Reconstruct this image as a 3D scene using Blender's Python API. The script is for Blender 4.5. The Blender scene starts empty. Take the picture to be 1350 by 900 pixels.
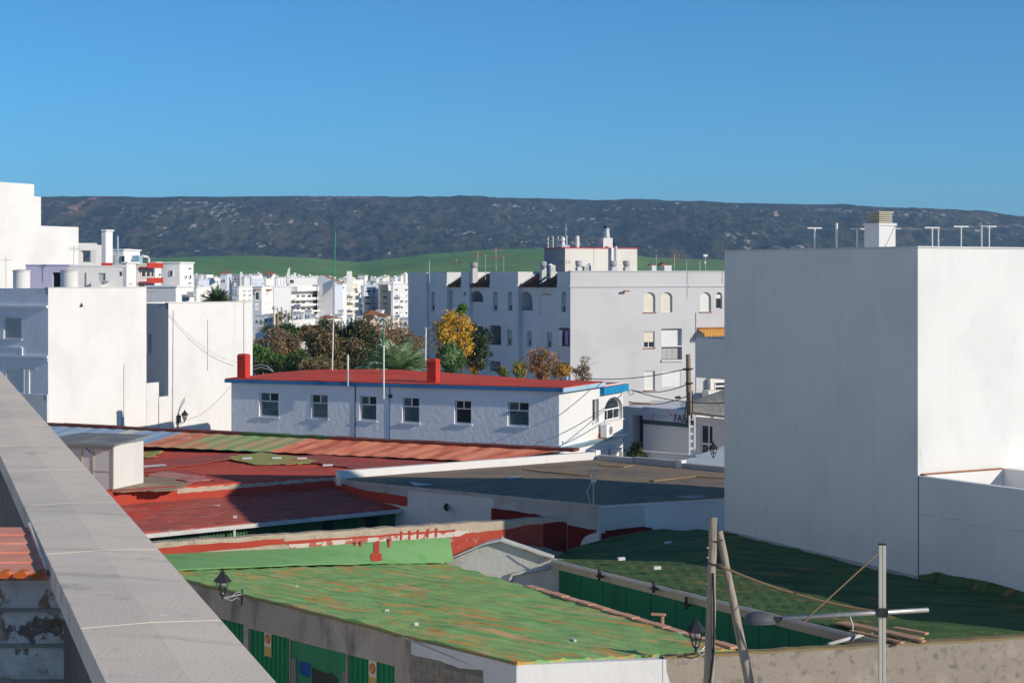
import bpy, bmesh, math, random
from mathutils import Vector
R = math.radians
RND = random.Random(7)
H, F, CX, CY = 11.5, 2400.0, 675.0, 365.0     # eye height, focal length and horizon of the 1350 px wide photo
scn = bpy.context.scene
COL = scn.collection

def P(px, py, d):
    return Vector(((px - CX) / F * d, d, H - (py - CY) / F * d))
def G(px, py, z):
    return P(px, py, (H - z) * F / (py - CY))
def v2(p): return Vector((p[0], p[1]))

# ------------------------------------------------------------------ materials
MATS = {}
SCALE = dict(stucco_=.86, town_=1.03, board_=.86, roof_green_dark=.95, roof_green=1.95, roof_=1.45, sheet_=1.4, paint_green_bright=1.15, concrete_coping=1.62, joint_=1.3, concrete_wall=1.2, render_beige=1.3, render_dark=1.9, membrane_=1.12, tile_pink=1.9, plaster_=2.0, stair_=2.6, paint_pink=1.3, leaf_=1.45, frond_=1.9, paint_green_door=1.3, paint_green_panel=1.3, edge_=1.3, wood_=1.3, terracotta_=1.3, corrugated_=1.4)
def lin(c): return tuple(c) + (1,)
def M(name, col, rough=.85, L=(), bump=None, metal=0.0, spec=.12):
    """L: layers (kind, colour, scale xyz, rotation about z, detail, lo, hi, amount) mixed over the base colour."""
    if name in MATS: return MATS[name]
    k = next((v for p, v in SCALE.items() if name.startswith(p)), 1)
    if k != 1: col = tuple(min(.9, x*k) for x in col); L = [(a, tuple(min(.9, x*k) for x in c), *r) for a, c, *r in L]
    m = bpy.data.materials.new(name); m.use_nodes = True
    nt = m.node_tree; N = nt.nodes; K = nt.links
    b = N['Principled BSDF']
    b.inputs['Roughness'].default_value = rough
    b.inputs['Metallic'].default_value = metal
    b.inputs['Specular IOR Level'].default_value = spec
    b.inputs['Base Color'].default_value = lin(col)
    tc = N.new('ShaderNodeTexCoord')
    prev = None
    for (kind, c, sc, rz, det, lo, hi, amt) in L:
        r = N.new('ShaderNodeMapping'); r.inputs['Rotation'].default_value = (0, 0, -rz)
        K.new(tc.outputs['Object'], r.inputs['Vector'])
        mp = N.new('ShaderNodeMapping'); mp.inputs['Scale'].default_value = sc if isinstance(sc, tuple) else (sc,)*3
        mp.inputs['Location'].default_value = (len(N)*1.7, len(N)*.9, 3.1)
        K.new(r.outputs[0], mp.inputs['Vector'])
        if kind == 'n':
            t = N.new('ShaderNodeTexNoise'); t.inputs['Scale'].default_value = 1; t.inputs['Detail'].default_value = det
            t.inputs['Roughness'].default_value = .6; out = t.outputs[0]
        elif kind == 'nn':                       # coarse noise times fine noise
            t = N.new('ShaderNodeTexNoise'); t.inputs['Scale'].default_value = 1; t.inputs['Detail'].default_value = 3
            m2 = N.new('ShaderNodeMapping'); m2.inputs['Scale'].default_value = det; K.new(r.outputs[0], m2.inputs['Vector'])
            t2 = N.new('ShaderNodeTexNoise'); t2.inputs['Scale'].default_value = 1; t2.inputs['Detail'].default_value = 6; K.new(m2.outputs[0], t2.inputs['Vector'])
            mm = N.new('ShaderNodeMath'); mm.operation = 'MULTIPLY'; K.new(t.outputs[0], mm.inputs[0]); K.new(t2.outputs[0], mm.inputs[1]); out = mm.outputs[0]
        elif kind == 'v':
            t = N.new('ShaderNodeTexVoronoi'); t.inputs['Scale'].default_value = 1; out = t.outputs['Distance']
        elif kind == 'vc':
            t = N.new('ShaderNodeTexVoronoi'); t.inputs['Scale'].default_value = 1
            sp = N.new('ShaderNodeSeparateColor'); K.new(t.outputs['Color'], sp.inputs[0]); out = sp.outputs[0]
        elif kind == 'w':
            t = N.new('ShaderNodeTexWave'); t.bands_direction = 'DIAGONAL'; t.inputs['Scale'].default_value = 1; t.inputs['Distortion'].default_value = det
            out = t.outputs['Fac']
        K.new(mp.outputs[0], t.inputs['Vector'])
        mr = N.new('ShaderNodeMapRange'); mr.interpolation_type = 'SMOOTHSTEP'
        K.new(out, mr.inputs['Value'])
        mr.inputs['From Min'].default_value = lo; mr.inputs['From Max'].default_value = hi
        mr.inputs['To Min'].default_value = 0; mr.inputs['To Max'].default_value = amt
        mx = N.new('ShaderNodeMix'); mx.data_type = 'RGBA'
        K.new(mr.outputs[0], mx.inputs[0])
        if prev: K.new(prev, mx.inputs[6])
        else: mx.inputs[6].default_value = lin(col)
        mx.inputs[7].default_value = lin(c)
        prev = mx.outputs[2]
    if prev: K.new(prev, b.inputs['Base Color'])
    if bump:
        sc, st, di = bump
        mp = N.new('ShaderNodeMapping'); mp.inputs['Scale'].default_value = sc if isinstance(sc, tuple) else (sc,)*3
        K.new(tc.outputs['Object'], mp.inputs['Vector'])
        t = N.new('ShaderNodeTexNoise'); t.inputs['Scale'].default_value = 1; t.inputs['Detail'].default_value = 4
        K.new(mp.outputs[0], t.inputs['Vector'])
        bp = N.new('ShaderNodeBump'); bp.inputs['Strength'].default_value = st; bp.inputs['Distance'].default_value = di
        K.new(t.outputs[0], bp.inputs['Height']); K.new(bp.outputs[0], b.inputs['Normal'])
    MATS[name] = m
    return m

STAIN = ('n', (.50, .48, .44), (2.2, 2.2, .22), 0, 5, .52, .82, .35)
def white(name, c=(.80, .79, .765), stain=.35, dirt=.25, bump=(7, .25, .02), rough=.9):
    return M(name, c, rough, [
        ('n', tuple(x*.84 for x in c), .35, 0, 5, .42, .7, .55),
        ('n', (.52, .49, .44), (2.4, 2.4, .25), 0, 6, .5, .85, stain),
        ('n', (.42, .40, .37), 1.3, 0, 8, .6, .8, dirt)], bump)
white('stucco_white')
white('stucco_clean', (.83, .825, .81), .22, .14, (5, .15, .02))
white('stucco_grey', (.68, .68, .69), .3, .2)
white('stucco_apartment', (.80, .80, .81), .25, .12)  # lighter than the sunlit end's stucco, to lift the front out of shade
white('stucco_cream', (.82, .79, .72), .2, .15)
white('stucco_lilac', (.54, .52, .68), .2, .1)
M('stucco_tower', (.83, .825, .81), .9, [('n', (.64, .63, .61), (3.2, 3.2, .12), 0, 6, .54, .80, .40), ('n', (.70, .70, .69), .4, 0, 6, .42, .7, .5), ('n', (.66, .655, .64), (1.6, 1.6, .5), 0, 7, .5, .8, .4), ('n', (.55, .54, .52), (2.5, 2.5, 1.2), 0, 8, .62, .74, .35)], (5, .3, .015))
white('stucco_rough', (.93, .95, 1.0), .15, .10, (4.2, .8, .022))  # made extra light and bluish to lift the front wall's shade
white('stucco_pale_aged', (.66, .66, .62), .8, .9, (6, .6, .03))
white('town_white', (.80, .79, .77), .2, .1, None)
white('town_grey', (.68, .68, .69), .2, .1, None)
white('town_cream', (.74, .69, .58), .2, .1, None)
white('town_bluish', (.58, .63, .72), .2, .1, None)
white('town_lilac', (.44, .43, .52), .2, .1, None)
M('concrete_coping', (.50, .43, .345), .85, [('n', (.34, .30, .25), (1.4, 1.4, 1.4), .3, 7, .52, .74, .55), ('n', (.40, .355, .30), .9, 0, 6, .4, .66, .6),
   ('n', (.56, .52, .46), 60, 0, 2, .6, .78, .35), ('n', (.20, .18, .155), 4.5, 0, 9, .58, .74, .55), ('n', (.27, .245, .21), (1.0, 9, 1), -.3, 6, .55, .72, .5), ('n', (.60, .57, .50), 14, 0, 3, .70, .74, .6), ('n', (.44, .43, .41), (1.2, 14, 1), -.3, 5, .55, .75, .4)], (90, .35, .004))
M('joint_mortar', (.50, .45, .39), .9)
M('concrete_dark', (.21, .19, .17), .9, [('n', (.13, .12, .11), (3, 3, .3), 0, 6, .45, .75, .8), ('n', (.28, .25, .22), 1.0, 0, 6, .5, .75, .6)], (20, .5, .02))
M('concrete_wall', (.27, .235, .195), .95, [('n', (.12, .105, .09), 5, 0, 8, .5, .72, .75), ('n', (.37, .33, .27), 1.1, 0, 6, .5, .7, .6), ('n', (.38, .36, .33), (.8, .8, 4), 0, 4, .64, .74, .5),
   ('n', (.16, .15, .14), 22, 0, 4, .52, .7, .5)], (55, .6, .012))
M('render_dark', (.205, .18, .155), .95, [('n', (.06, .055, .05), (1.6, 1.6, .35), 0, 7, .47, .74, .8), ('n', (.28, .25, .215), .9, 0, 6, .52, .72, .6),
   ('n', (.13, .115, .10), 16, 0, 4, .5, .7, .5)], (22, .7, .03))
M('render_beige', (.36, .30, .235), .95, [('n', (.24, .20, .16), 2.5, 0, 8, .45, .7, .7), ('n', (.46, .40, .32), 9, 0, 5, .55, .75, .5)], (18, .8, .03))
M('render_grey', (.44, .43, .42), .92, [('n', (.25, .24, .23), (1.8, 1.8, .4), 0, 7, .45, .75, .7), ('n', (.60, .59, .58), .9, 0, 6, .52, .7, .6)], (14, .5, .03))
RIB = R(143)   # streaks on the painted roofs run along the sheets
M('roof_green', (.145, .235, .085), .85, [
   ('n', (.075, .19, .065), (.5, 4.5, .5), RIB, 6, .42, .65, .8), ('n', (.17, .33, .13), (.25, 2.5, .3), RIB, 5, .52, .72, .7),
   ('n', (.15, .19, .075), 1.6, 0, 8, .5, .72, .7),
   ('n', (.30, .165, .05), (.6, 2.9, 1), RIB, 9, .545, .59, .95), ('n', (.34, .20, .06), (.7, 3.4, 1), RIB + .12, 8, .60, .63, .9),
   ('n', (.38, .20, .11), (.45, 3.0, 1), RIB - .05, 7, .585, .63, .8), ('n', (.05, .07, .04), (2.2, 8, 2), RIB, 8, .58, .69, .5), ('n', (.10, .14, .05), (.5, 1.6, .5), RIB, 7, .54, .66, .4), ('n', (.14, .24, .09), (.35, .6, .4), RIB, 5, .48, .62, .6), ('n', (.07, .12, .05), (3, 14, 3), RIB, 6, .54, .68, .6)], (16, .5, .02))
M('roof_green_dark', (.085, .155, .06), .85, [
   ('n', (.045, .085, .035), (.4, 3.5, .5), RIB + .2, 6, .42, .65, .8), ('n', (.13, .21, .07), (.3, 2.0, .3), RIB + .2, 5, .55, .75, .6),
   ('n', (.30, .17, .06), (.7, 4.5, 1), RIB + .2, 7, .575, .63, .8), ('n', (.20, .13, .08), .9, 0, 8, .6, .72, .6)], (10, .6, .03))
M('paint_green_bright', (.155, .31, .13), .8, [('n', (.10, .26, .085), (.4, 4, 3), 0, 6, .45, .65, .7), ('n', (.18, .36, .15), 2.5, 0, 6, .55, .75, .5), ('n', (.32, .22, .07), (1.2, 6, 5), 0, 7, .655, .68, .8)], (12, .4, .02))
M('paint_green_door', (.015, .16, .065), .55, [('n', (.010, .11, .045), (2, 2, .4), 0, 5, .45, .7, .6), ('n', (.05, .19, .10), .9, 0, 6, .58, .75, .4)], (30, .15, .005))
M('paint_green_panel', (.03, .17, .08), .6, [('n', (.02, .11, .05), (2, 2, .5), 0, 5, .45, .7, .6), ('n', (.07, .20, .12), 1.3, 0, 6, .55, .75, .6)])
M('paint_green_alley', (.008, .16, .085), .55, [('n', (.006, .11, .06), (1.1, 1.1, .2), 0, 5, .45, .7, .7), ('n', (.02, .20, .11), 2.0, 0, 6, .6, .75, .4)], (8, .2, .01))
M('paint_red_peeling', (.40, .075, .05), .85, [('n', (.48, .40, .36), 1.6, 0, 9, .56, .61, .9), ('n', (.33, .05, .035), 4, 0, 6, .45, .65, .6), ('n', (.36, .31, .26), 6, 0, 8, .64, .68, .8)], (14, .6, .02))
M('paint_red', (.42, .062, .04), .82, [('n', (.34, .045, .03), .9, 0, 6, .42, .68, .7), ('n', (.46, .14, .10), 5, 0, 6, .6, .75, .5)], (14, .4, .02))
M('paint_red_dark', (.17, .02, .02), .85, [('n', (.11, .015, .015), 2, 0, 6, .45, .68, .7), ('n', (.35, .28, .26), 3.0, 0, 9, .67, .71, .7)], (12, .5, .02))
M('paint_white_peeling', (.58, .52, .47), .9, [('n', (.42, .09, .06), 2.6, 0, 9, .52, .56, .9), ('n', (.34, .29, .24), 5, 0, 8, .60, .64, .8)], (14, .5, .02))
M('roof_red', (.40, .060, .034), .85, [('n', (.28, .05, .04), .4, 0, 5, .42, .62, .8), ('n', (.40, .10, .075), (3, .4, 1), R(20), 6, .55, .72, .6),
   ('n', (.25, .19, .15), (4, 14, 3), R(20), 7, .58, .66, .7), ('n', (.46, .42, .38), (2, 7, 2), R(25), 7, .72, .74, .8)], (9, .4, .02))
M('roof_red_worn', (.28, .065, .05), .9, [('n', (.38, .05, .035), .22, 0, 4, .5, .6, .9), ('n', (.15, .06, .05), (.6, 5, 1), R(26), 7, .45, .65, .8),
   ('n', (.30, .18, .14), (2.5, 12, 2), R(26), 8, .57, .64, .65), ('n', (.07, .045, .04), (2, 9, 2), R(26), 8, .6, .68, .6)], (12, .5, .02))
M('roof_red_clean', (.46, .060, .032), .75, [('n', (.33, .05, .035), (.3, 1.5, 1), R(-26), 5, .42, .65, .7), ('n', (.44, .18, .12), (1.0, 7, 1), R(-26), 7, .58, .7, .6)], (9, .2, .01))
M('roof_brown_moss', (.25, .185, .13), .95, [('n', (.17, .12, .08), (1, 7, 1), R(26), 7, .45, .65, .7), ('n', (.33, .26, .18), 1.2, 0, 6, .55, .72, .6)], (12, .5, .02))
M('roof_green_moss', (.17, .17, .06), .95, [('n', (.34, .20, .04), (1, 6, 1), R(-10), 7, .56, .61, .9), ('n', (.30, .07, .05), .6, 0, 6, .55, .62, .7), ('n', (.09, .15, .04), 1.4, 0, 7, .5, .68, .8), ('n', (.55, .52, .48), (1, 3, 1), 0, 7, .73, .75, .9)], (12, .5, .02))
M('paint_pink_worn', (.42, .20, .17), .9, [('n', (.36, .11, .08), 1.2, 0, 8, .45, .65, .7), ('n', (.48, .38, .33), 3.0, 0, 8, .6, .72, .6)], (10, .3, .02))
M('sheet_orange', (.64, .22, .115), .8, [('n', (.46, .10, .06), (1.1, .25, 1), R(-20), 5, .45, .62, .8), ('n', (.52, .27, .18), 2.0, 0, 8, .55, .68, .7), ('n', (.28, .06, .04), .5, 0, 5, .56, .68, .6)], (9, .4, .02))
M('sheet_salmon', (.50, .20, .11), .8, [('n', (.40, .09, .05), (1.1, .3, 1), R(-20), 6, .5, .66, .7), ('n', (.55, .33, .22), 1.8, 0, 7, .52, .66, .7)], (9, .4, .02))
M('sheet_mixed', (.34, .29, .14), .85, [('n', (.17, .33, .12), .45, 0, 5, .45, .58, .8), ('n', (.50, .20, .10), (1.3, .4, 1), R(-20), 6, .53, .62, .8)], (9, .4, .02))
M('sheet_green', (.14, .29, .12), .8, [('n', (.10, .21, .09), 1.2, 0, 6, .45, .65, .7)])
M('sheet_blue', (.24, .32, .41), .7, [('n', (.33, .37, .42), (1.1, .3, 1), R(-20), 6, .48, .66, .7), ('n', (.46, .45, .42), 1.8, 0, 7, .62, .72, .6)], (9, .3, .02))
M('sheet_translucent', (.47, .46, .43), .6, [('n', (.38, .40, .42), 1.5, 0, 6, .45, .65, .7)])
M('ridge_dark_red', (.16, .055, .045), .9, [('n', (.27, .09, .06), 2, 0, 7, .5, .65, .7), ('n', (.4, .36, .33), 4, 0, 8, .66, .7, .7)], (12, .5, .02))
M('ridge_green', (.055, .13, .05), .9, [('n', (.03, .08, .03), 2, 0, 7, .5, .65, .7)])
M('membrane_dark', (.235, .18, .125), .95, [('n', (.155, .135, .115), .5, 0, 6, .42, .65, .9), ('n', (.23, .19, .14), (.5, 2, 1), R(40), 7, .52, .7, .8), ('n', (.32, .31, .30), (3, 9, 2), R(10), 8, .63, .68, .55), ('n', (.08, .08, .08), 3, 0, 8, .58, .7, .6)], (12, .5, .02))
M('membrane_ochre', (.28, .20, .11), .95, [('n', (.22, .16, .10), 2, 0, 8, .45, .65, .8)])
M('gutter_grey', (.55, .55, .54), .5, [('n', (.40, .39, .37), (1.5, 1.5, 1), 0, 6, .5, .7, .6)])
M('fascia_beige', (.46, .42, .33), .8, [('n', (.34, .31, .25), 1.1, 0, 7, .45, .7, .7), ('n', (.55, .53, .47), 4, 0, 6, .6, .75, .5)])
M('terracotta_edge', (.46, .25, .17), .85, [('n', (.52, .36, .27), 3, 0, 7, .5, .65, .8), ('n', (.34, .16, .09), 6, 0, 6, .6, .7, .6)])
M('wood_plank', (.36, .22, .14), .85, [('n', (.24, .14, .09), (1, 8, 4), RIB + .3, 6, .45, .68, .8)])
M('wood_weathered', (.26, .225, .185), .9, [('n', (.14, .12, .10), (14, 14, .8), 0, 6, .45, .65, .8), ('n', (.36, .32, .27), (20, 20, 1.2), 0, 5, .55, .7, .6)], ((30, 30, 2), .8, .01))
M('wood_brown', (.20, .15, .11), .9, [('n', (.11, .085, .065), (14, 14, .8), 0, 6, .45, .65, .8)])
M('metal_galvanised', (.52, .52, .50), .42, [('n', (.40, .40, .39), 8, 0, 5, .45, .65, .6)], None, .6)
M('metal_post', (.56, .54, .47), .5, [('n', (.45, .43, .37), (9, 9, .7), 0, 5, .45, .7, .6)], None, .2)
M('steel_bright', (.62, .62, .61), .4, (), None, .35)
M('metal_dark', (.035, .035, .037), .55, [('n', (.09, .08, .07), 9, 0, 5, .55, .7, .5)])
M('lamp_black', (.03, .033, .038), .45)
M('luminaire_grey', (.085, .095, .11), .5)
M('glass_dark', (.025, .03, .035), .15, (), None, 0, .4)
M('glass_blue', (.07, .12, .14), .15, [('n', (.13, .18, .19), 1.4, 0, 5, .45, .7, .8), ('n', (.02, .03, .04), 2.2, 0, 6, .55, .7, .7)], None, 0, .6)  # teal patches put the sky's reflection into the pane colour
M('glass_lantern', (.45, .45, .42), .2, (), None, 0, .5)
M('pvc_white', (.80, .80, .80), .5)
M('blind_white', (.72, .71, .68), .7, [('w', (.55, .54, .52), (0, 0, 6), 0, 0, .3, .9, .5)])
M('blind_cream', (.70, .65, .54), .7, [('w', (.56, .52, .44), (0, 0, 6), 0, 0, .3, .9, .5)])
M('blind_grey', (.42, .43, .44), .7, [('w', (.32, .33, .34), (0, 0, 6), 0, 0, .3, .9, .5)])
M('dark_void', (.03, .032, .036), .9)
M('trim_blue', (.055, .20, .42), .7, [('n', (.04, .14, .31), 1.2, 0, 6, .45, .68, .7)])  # eave blue with the front's shade put in; also tape and conduit
M('trim_sky_blue', (.015, .24, .47), .7, [('n', (.015, .19, .38), 2, 0, 6, .45, .68, .6)])
M('trim_pale_blue', (.34, .50, .60), .8, [('n', (.24, .38, .48), 1.2, 0, 6, .45, .68, .7)])  # eave blue with the end's sunlight put in; also cornice and fittings
M('chimney_red', (.50, .05, .035), .75, [('n', (.40, .04, .03), 2, 0, 6, .45, .68, .7)])
M('rail_red', (.50, .06, .045), .7)
M('rust_stain', (.46, .30, .19), .9, [('n', (.62, .55, .48), 3, 0, 6, .45, .65, .8)])
M('tile_brown', (.10, .065, .045), .9, [('n', (.24, .14, .05), (2, .5, 1), R(20), 7, .55, .66, .8), ('w', (.05, .035, .03), (3, 3, 0), R(65), .5, .55, .95, .8)], (8, .5, .05))
M('tile_terracotta', (.36, .16, .09), .9, [('n', (.27, .11, .06), 1.5, 0, 6, .45, .65, .7)])
M('tile_orange_edge', (.62, .14, .03), .7)
M('tile_pink', (.40, .165, .11), .75, [('n', (.45, .23, .17), (1, 9, 1), R(70), 6, .45, .65, .6), ('n', (.33, .11, .07), 5, 0, 6, .5, .7, .5)])
M('awning_orange', (.62, .27, .05), .8, [('w', (.66, .42, .12), (2.4, 2.4, 0), R(25), 0, .5, .6, .7)])
M('plaster_peeling', (.44, .38, .32), .95, [('n', (.17, .09, .05), 5.5, 0, 9, .49, .53, .95), ('n', (.34, .29, .24), 16, 0, 7, .45, .65, .8), ('n', (.09, .055, .04), 8, 0, 9, .55, .60, .9), ('n', (.48, .44, .39), 30, 0, 5, .6, .7, .6)], (20, .7, .01))
M('stair_dark', (.07, .062, .058), .95, [('n', (.13, .10, .085), 3, 0, 8, .5, .64, .7), ('n', (.035, .03, .03), 6, 0, 8, .55, .68, .7)], (20, .6, .01))
M('block_grey', (.25, .225, .195), .95, [('n', (.17, .15, .13), 4, 0, 8, .45, .68, .7), ('n', (.30, .24, .18), 1.5, 0, 5, .55, .7, .5)], (30, .7, .01))
M('mortar', (.17, .155, .14), .95)
M('sign_yellow', (.52, .36, .10), .5)
M('sign_paper', (.62, .56, .42), .5)
M('sign_red', (.45, .09, .06), .5)
M('sign_band', (.50, .52, .60), .6, [('n', (.44, .47, .56), 1.2, 0, 4, .45, .65, .5)])
M('sign_stripe', (.05, .09, .11), .6)
M('letter_blue', (.03, .05, .13), .5)
M('letter_pink', (.45, .05, .10), .5)
M('letter_pale', (.40, .43, .54), .5)
M('graffiti_blue', (.01, .075, .26), .6)
M('graffiti_black', (.045, .05, .045), .7)
M('antenna_metal', (.42, .42, .41), .5, (), None, .4)
M('antenna_white', (.72, .72, .70), .5)
M('antenna_rust', (.28, .19, .13), .7, (), None, .2)
M('mast_green', (.06, .27, .20), .6)
M('cable_black', (.03, .03, .032), .7)
M('cable_brown', (.28, .19, .11), .8)
M('cable_white', (.5, .5, .48), .7)
M('corrugated_beige', (.33, .29, .22), .9, [('n', (.42, .37, .28), (1, 1, 1), 0, 6, .45, .65, .7), ('n', (.23, .20, .16), 2, 0, 7, .55, .7, .6)])
M('roof_grey', (.13, .14, .14), .85, [('n', (.20, .205, .20), 1.2, 0, 6, .45, .65, .7)])
M('roof_pale', (.50, .48, .44), .9, [('n', (.38, .36, .32), 1.2, 0, 6, .45, .65, .7)])
M('cloth_white', (.78, .78, .80), .9)
M('cloth_lilac', (.45, .32, .55), .9)
M('cloth_dark', (.10, .03, .05), .9)
M('bird_grey', (.10, .10, .11), .8)
M('bark', (.13, .10, .075), .95, [('n', (.07, .055, .04), (8, 8, 1), 0, 6, .45, .65, .8)])
M('bark_pale', (.30, .27, .22), .95, [('n', (.18, .16, .13), (8, 8, 4), 0, 6, .45, .65, .8)])
for nm, c in dict(leaf_olive=(.075, .085, .03), leaf_dark=(.022, .04, .016), leaf_green=(.055, .115, .025), leaf_bright=(.10, .20, .035), leaf_brown=(.17, .125, .065),
                  leaf_rust=(.25, .115, .04), leaf_orange=(.36, .17, .05), leaf_yellow=(.55, .34, .03), leaf_gold=(.42, .23, .02), leaf_pale=(.20, .26, .12), leaf_khaki=(.15, .125, .045),
                  frond_green=(.10, .165, .075), frond_pale=(.21, .27, .15), frond_dark=(.04, .07, .025), leaf_pink=(.205, .14, .095)).items():
    M(nm, c, .6, [('n', tuple(x*.6 for x in c), .8, 0, 3, .4, .65, .7)], None, 0, .35)
M('soil', (.44, .40, .33), .95, [('n', (.30, .29, .20), .02, 0, 6, .45, .6, .8), ('n', (.50, .46, .40), .2, 0, 6, .5, .7, .6)])
M('asphalt', (.30, .29, .275), .9, [('n', (.36, .35, .33), .8, 0, 7, .45, .7, .7)])
# ------------------------------------------------------------------ objects
WL = {}                                            # world base point of every root
def tag(o, label=None, cat=None, group=None, kind=None):
    if label: o['label'] = label
    if cat: o['category'] = cat
    if group: o['group'] = group
    if kind: o['kind'] = kind
    return o
def thing(name, label, cat, loc, group=None):
    o = bpy.data.objects.new(name, None); COL.objects.link(o)
    o.empty_display_size = .3
    loc = Vector((loc[0], loc[1], loc[2] if len(loc) > 2 else 0))
    o.location = loc; WL[o] = loc
    return tag(o, label, cat, group)
def root_loc(o):
    while o.parent: o = o.parent
    return WL[o]

class MB:
    """Collects faces in world coordinates and links them as ONE mesh object."""
    def __init__(s): s.v = []; s.f = []; s.mi = []
    def poly(s, pts, mi=0):
        n = len(s.v); s.v += [tuple(p) for p in pts]; s.f.append(list(range(n, n+len(pts)))); s.mi.append(mi)
    quad = poly
    def mesh(s, vs, fs, mi=0):
        n = len(s.v); s.v += [tuple(p) for p in vs]
        for f in fs: s.f.append([i+n for i in f]); s.mi.append(mi)
    def hexa(s, b, t, mi=0):
        """b, t: matching rings of points, bottom and top"""
        n = len(b); s.mesh(list(b)+list(t), [list(range(n))[::-1], list(range(n, 2*n))] + [[i, (i+1) % n, n+(i+1) % n, n+i] for i in range(n)], mi)
    def prism(s, pts, z0, z1, mi=0):
        s.hexa([(p[0], p[1], z0) for p in pts], [(p[0], p[1], z1) for p in pts], mi)
    def obox(s, c, u, hx, hy, z0, z1, mi=0):
        """box about (c.x, c.y), half length hx along the unit vector u, half width hy across it"""
        u = Vector((u[0], u[1])).normalized(); w = Vector((-u.y, u.x)); c = Vector((c[0], c[1]))
        s.prism([c-u*hx-w*hy, c+u*hx-w*hy, c+u*hx+w*hy, c-u*hx+w*hy], z0, z1, mi)
    def tube(s, pts, r, n=8, r1=None, mi=0):
        pts = [Vector(p) for p in pts]; m = len(pts); rings = []
        prevx = None
        for i, p in enumerate(pts):
            d = (pts[min(i+1, m-1)] - pts[max(i-1, 0)]).normalized()
            if prevx is None:
                a = Vector((0, 0, 1)) if abs(d.z) < .9 else Vector((1, 0, 0)); x = d.cross(a).normalized()
            else:
                x = (prevx - d*prevx.dot(d)).normalized()
            prevx = x; y = d.cross(x)
            rr = r if r1 is None else r + (r1-r)*i/(m-1)
            rings.append([p + (x*math.cos(2*math.pi*k/n) + y*math.sin(2*math.pi*k/n))*rr for k in range(n)])
        vs = [q for rg in rings for q in rg]; fs = []
        for i in range(m-1):
            for k in range(n): fs.append([i*n+k, i*n+(k+1) % n, (i+1)*n+(k+1) % n, (i+1)*n+k])
        fs.append(list(range(n))[::-1]); fs.append(list(range((m-1)*n, m*n)))
        s.mesh(vs, fs, mi)
    def lathe(s, c, prof, n=12, mi=0):
        """prof: list of (radius, z) about the vertical through c; z is relative to c.z"""
        c = Vector(c); vs = []; fs = []
        for r, z in prof:
            for k in range(n): vs.append(c + Vector((r*math.cos(2*math.pi*k/n), r*math.sin(2*math.pi*k/n), z)))
        for i in range(len(prof)-1):
            for k in range(n): fs.append([i*n+k, i*n+(k+1) % n, (i+1)*n+(k+1) % n, (i+1)*n+k])
        fs.append(list(range(n))[::-1]); fs.append(list(range((len(prof)-1)*n, len(prof)*n)))
        s.mesh(vs, fs, mi)
    def data(s, name, mats, off, smooth=False, recalc=True):
        me = bpy.data.meshes.new(name)
        me.from_pydata([(x-off[0], y-off[1], z-off[2]) for x, y, z in s.v], [], s.f)
        for m in ([mats] if not isinstance(mats, (list, tuple)) else mats): me.materials.append(MATS[m] if isinstance(m, str) else m)
        me.polygons.foreach_set('material_index', s.mi)
        if recalc:
            bm = bmesh.new(); bm.from_mesh(me); bmesh.ops.recalc_face_normals(bm, faces=bm.faces); bm.to_mesh(me); bm.free()
        if smooth: me.polygons.foreach_set('use_smooth', [True]*len(me.polygons))
        me.update()
        return me
    def build(s, name, mats, parent=None, label=None, cat=None, group=None, kind=None, smooth=False, recalc=True):
        if parent is not None:
            off = root_loc(parent)
        else:
            xs = [p[0] for p in s.v]; ys = [p[1] for p in s.v]; zs = [p[2] for p in s.v]
            off = Vector(((min(xs)+max(xs))/2, (min(ys)+max(ys))/2, min(zs)))
        o = bpy.data.objects.new(name, s.data(name, mats, off, smooth, recalc)); COL.objects.link(o)
        if parent is not None: o.parent = parent
        else: o.location = off; WL[o] = off
        return tag(o, label, cat, group, kind)
def children(o): return [c for c in bpy.data.objects if c.parent == o]
def copy_tree(o, loc=None, parent=None, rz=None, sc=None):
    c = o.copy(); COL.objects.link(c)
    if parent is not None: c.parent = parent
    if loc is not None: c.location = loc; WL[c] = Vector(loc)
    if rz is not None: c.rotation_euler.z = rz
    if sc is not None: c.scale = (sc,)*3
    for ch in children(o): copy_tree(ch, None, c)
    return c

class Face:
    """A vertical plane: u metres along d from O, z up, w metres inwards (away from the camera)."""
    def __init__(s, O, d):
        s.O = v2(O); s.d = v2(d).normalized(); n = Vector((-s.d.y, s.d.x)); s.n = n if n.dot(s.O) > 0 else -n
    def p(s, u, z, w=0):
        q = s.O + s.d*u + s.n*w
        return Vector((q.x, q.y, z))
    def px(s, x, y=CY):
        k = (x-CX)/F                                # O + u d = t (k, 1)
        u = (s.O.y*k - s.O.x) / (s.d.x - s.d.y*k); t = s.O.y + s.d.y*u
        return u, H - (y-CY)/F*t
    def op(s, x0, y0, x1, y1, rise=0):
        xm = (x0+x1)/2
        ua, ub = sorted((s.px(x0)[0], s.px(x1)[0]))
        return (ua, ub, s.px(xm, y1)[1], s.px(xm, y0)[1], rise)
def fbox(mb, fc, u0, u1, z0, z1, w0, w1, mi=0):
    mb.hexa([fc.p(u0, z0, w0), fc.p(u1, z0, w0), fc.p(u1, z0, w1), fc.p(u0, z0, w1)],
            [fc.p(u0, z1, w0), fc.p(u1, z1, w0), fc.p(u1, z1, w1), fc.p(u0, z1, w1)], mi)
def fpoly(mb, fc, pts, w0, w1, mi=0):
    """pts: outline in (u, z); extruded from w0 to w1"""
    mb.hexa([fc.p(u, z, w0) for u, z in pts], [fc.p(u, z, w1) for u, z in pts], mi)
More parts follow.
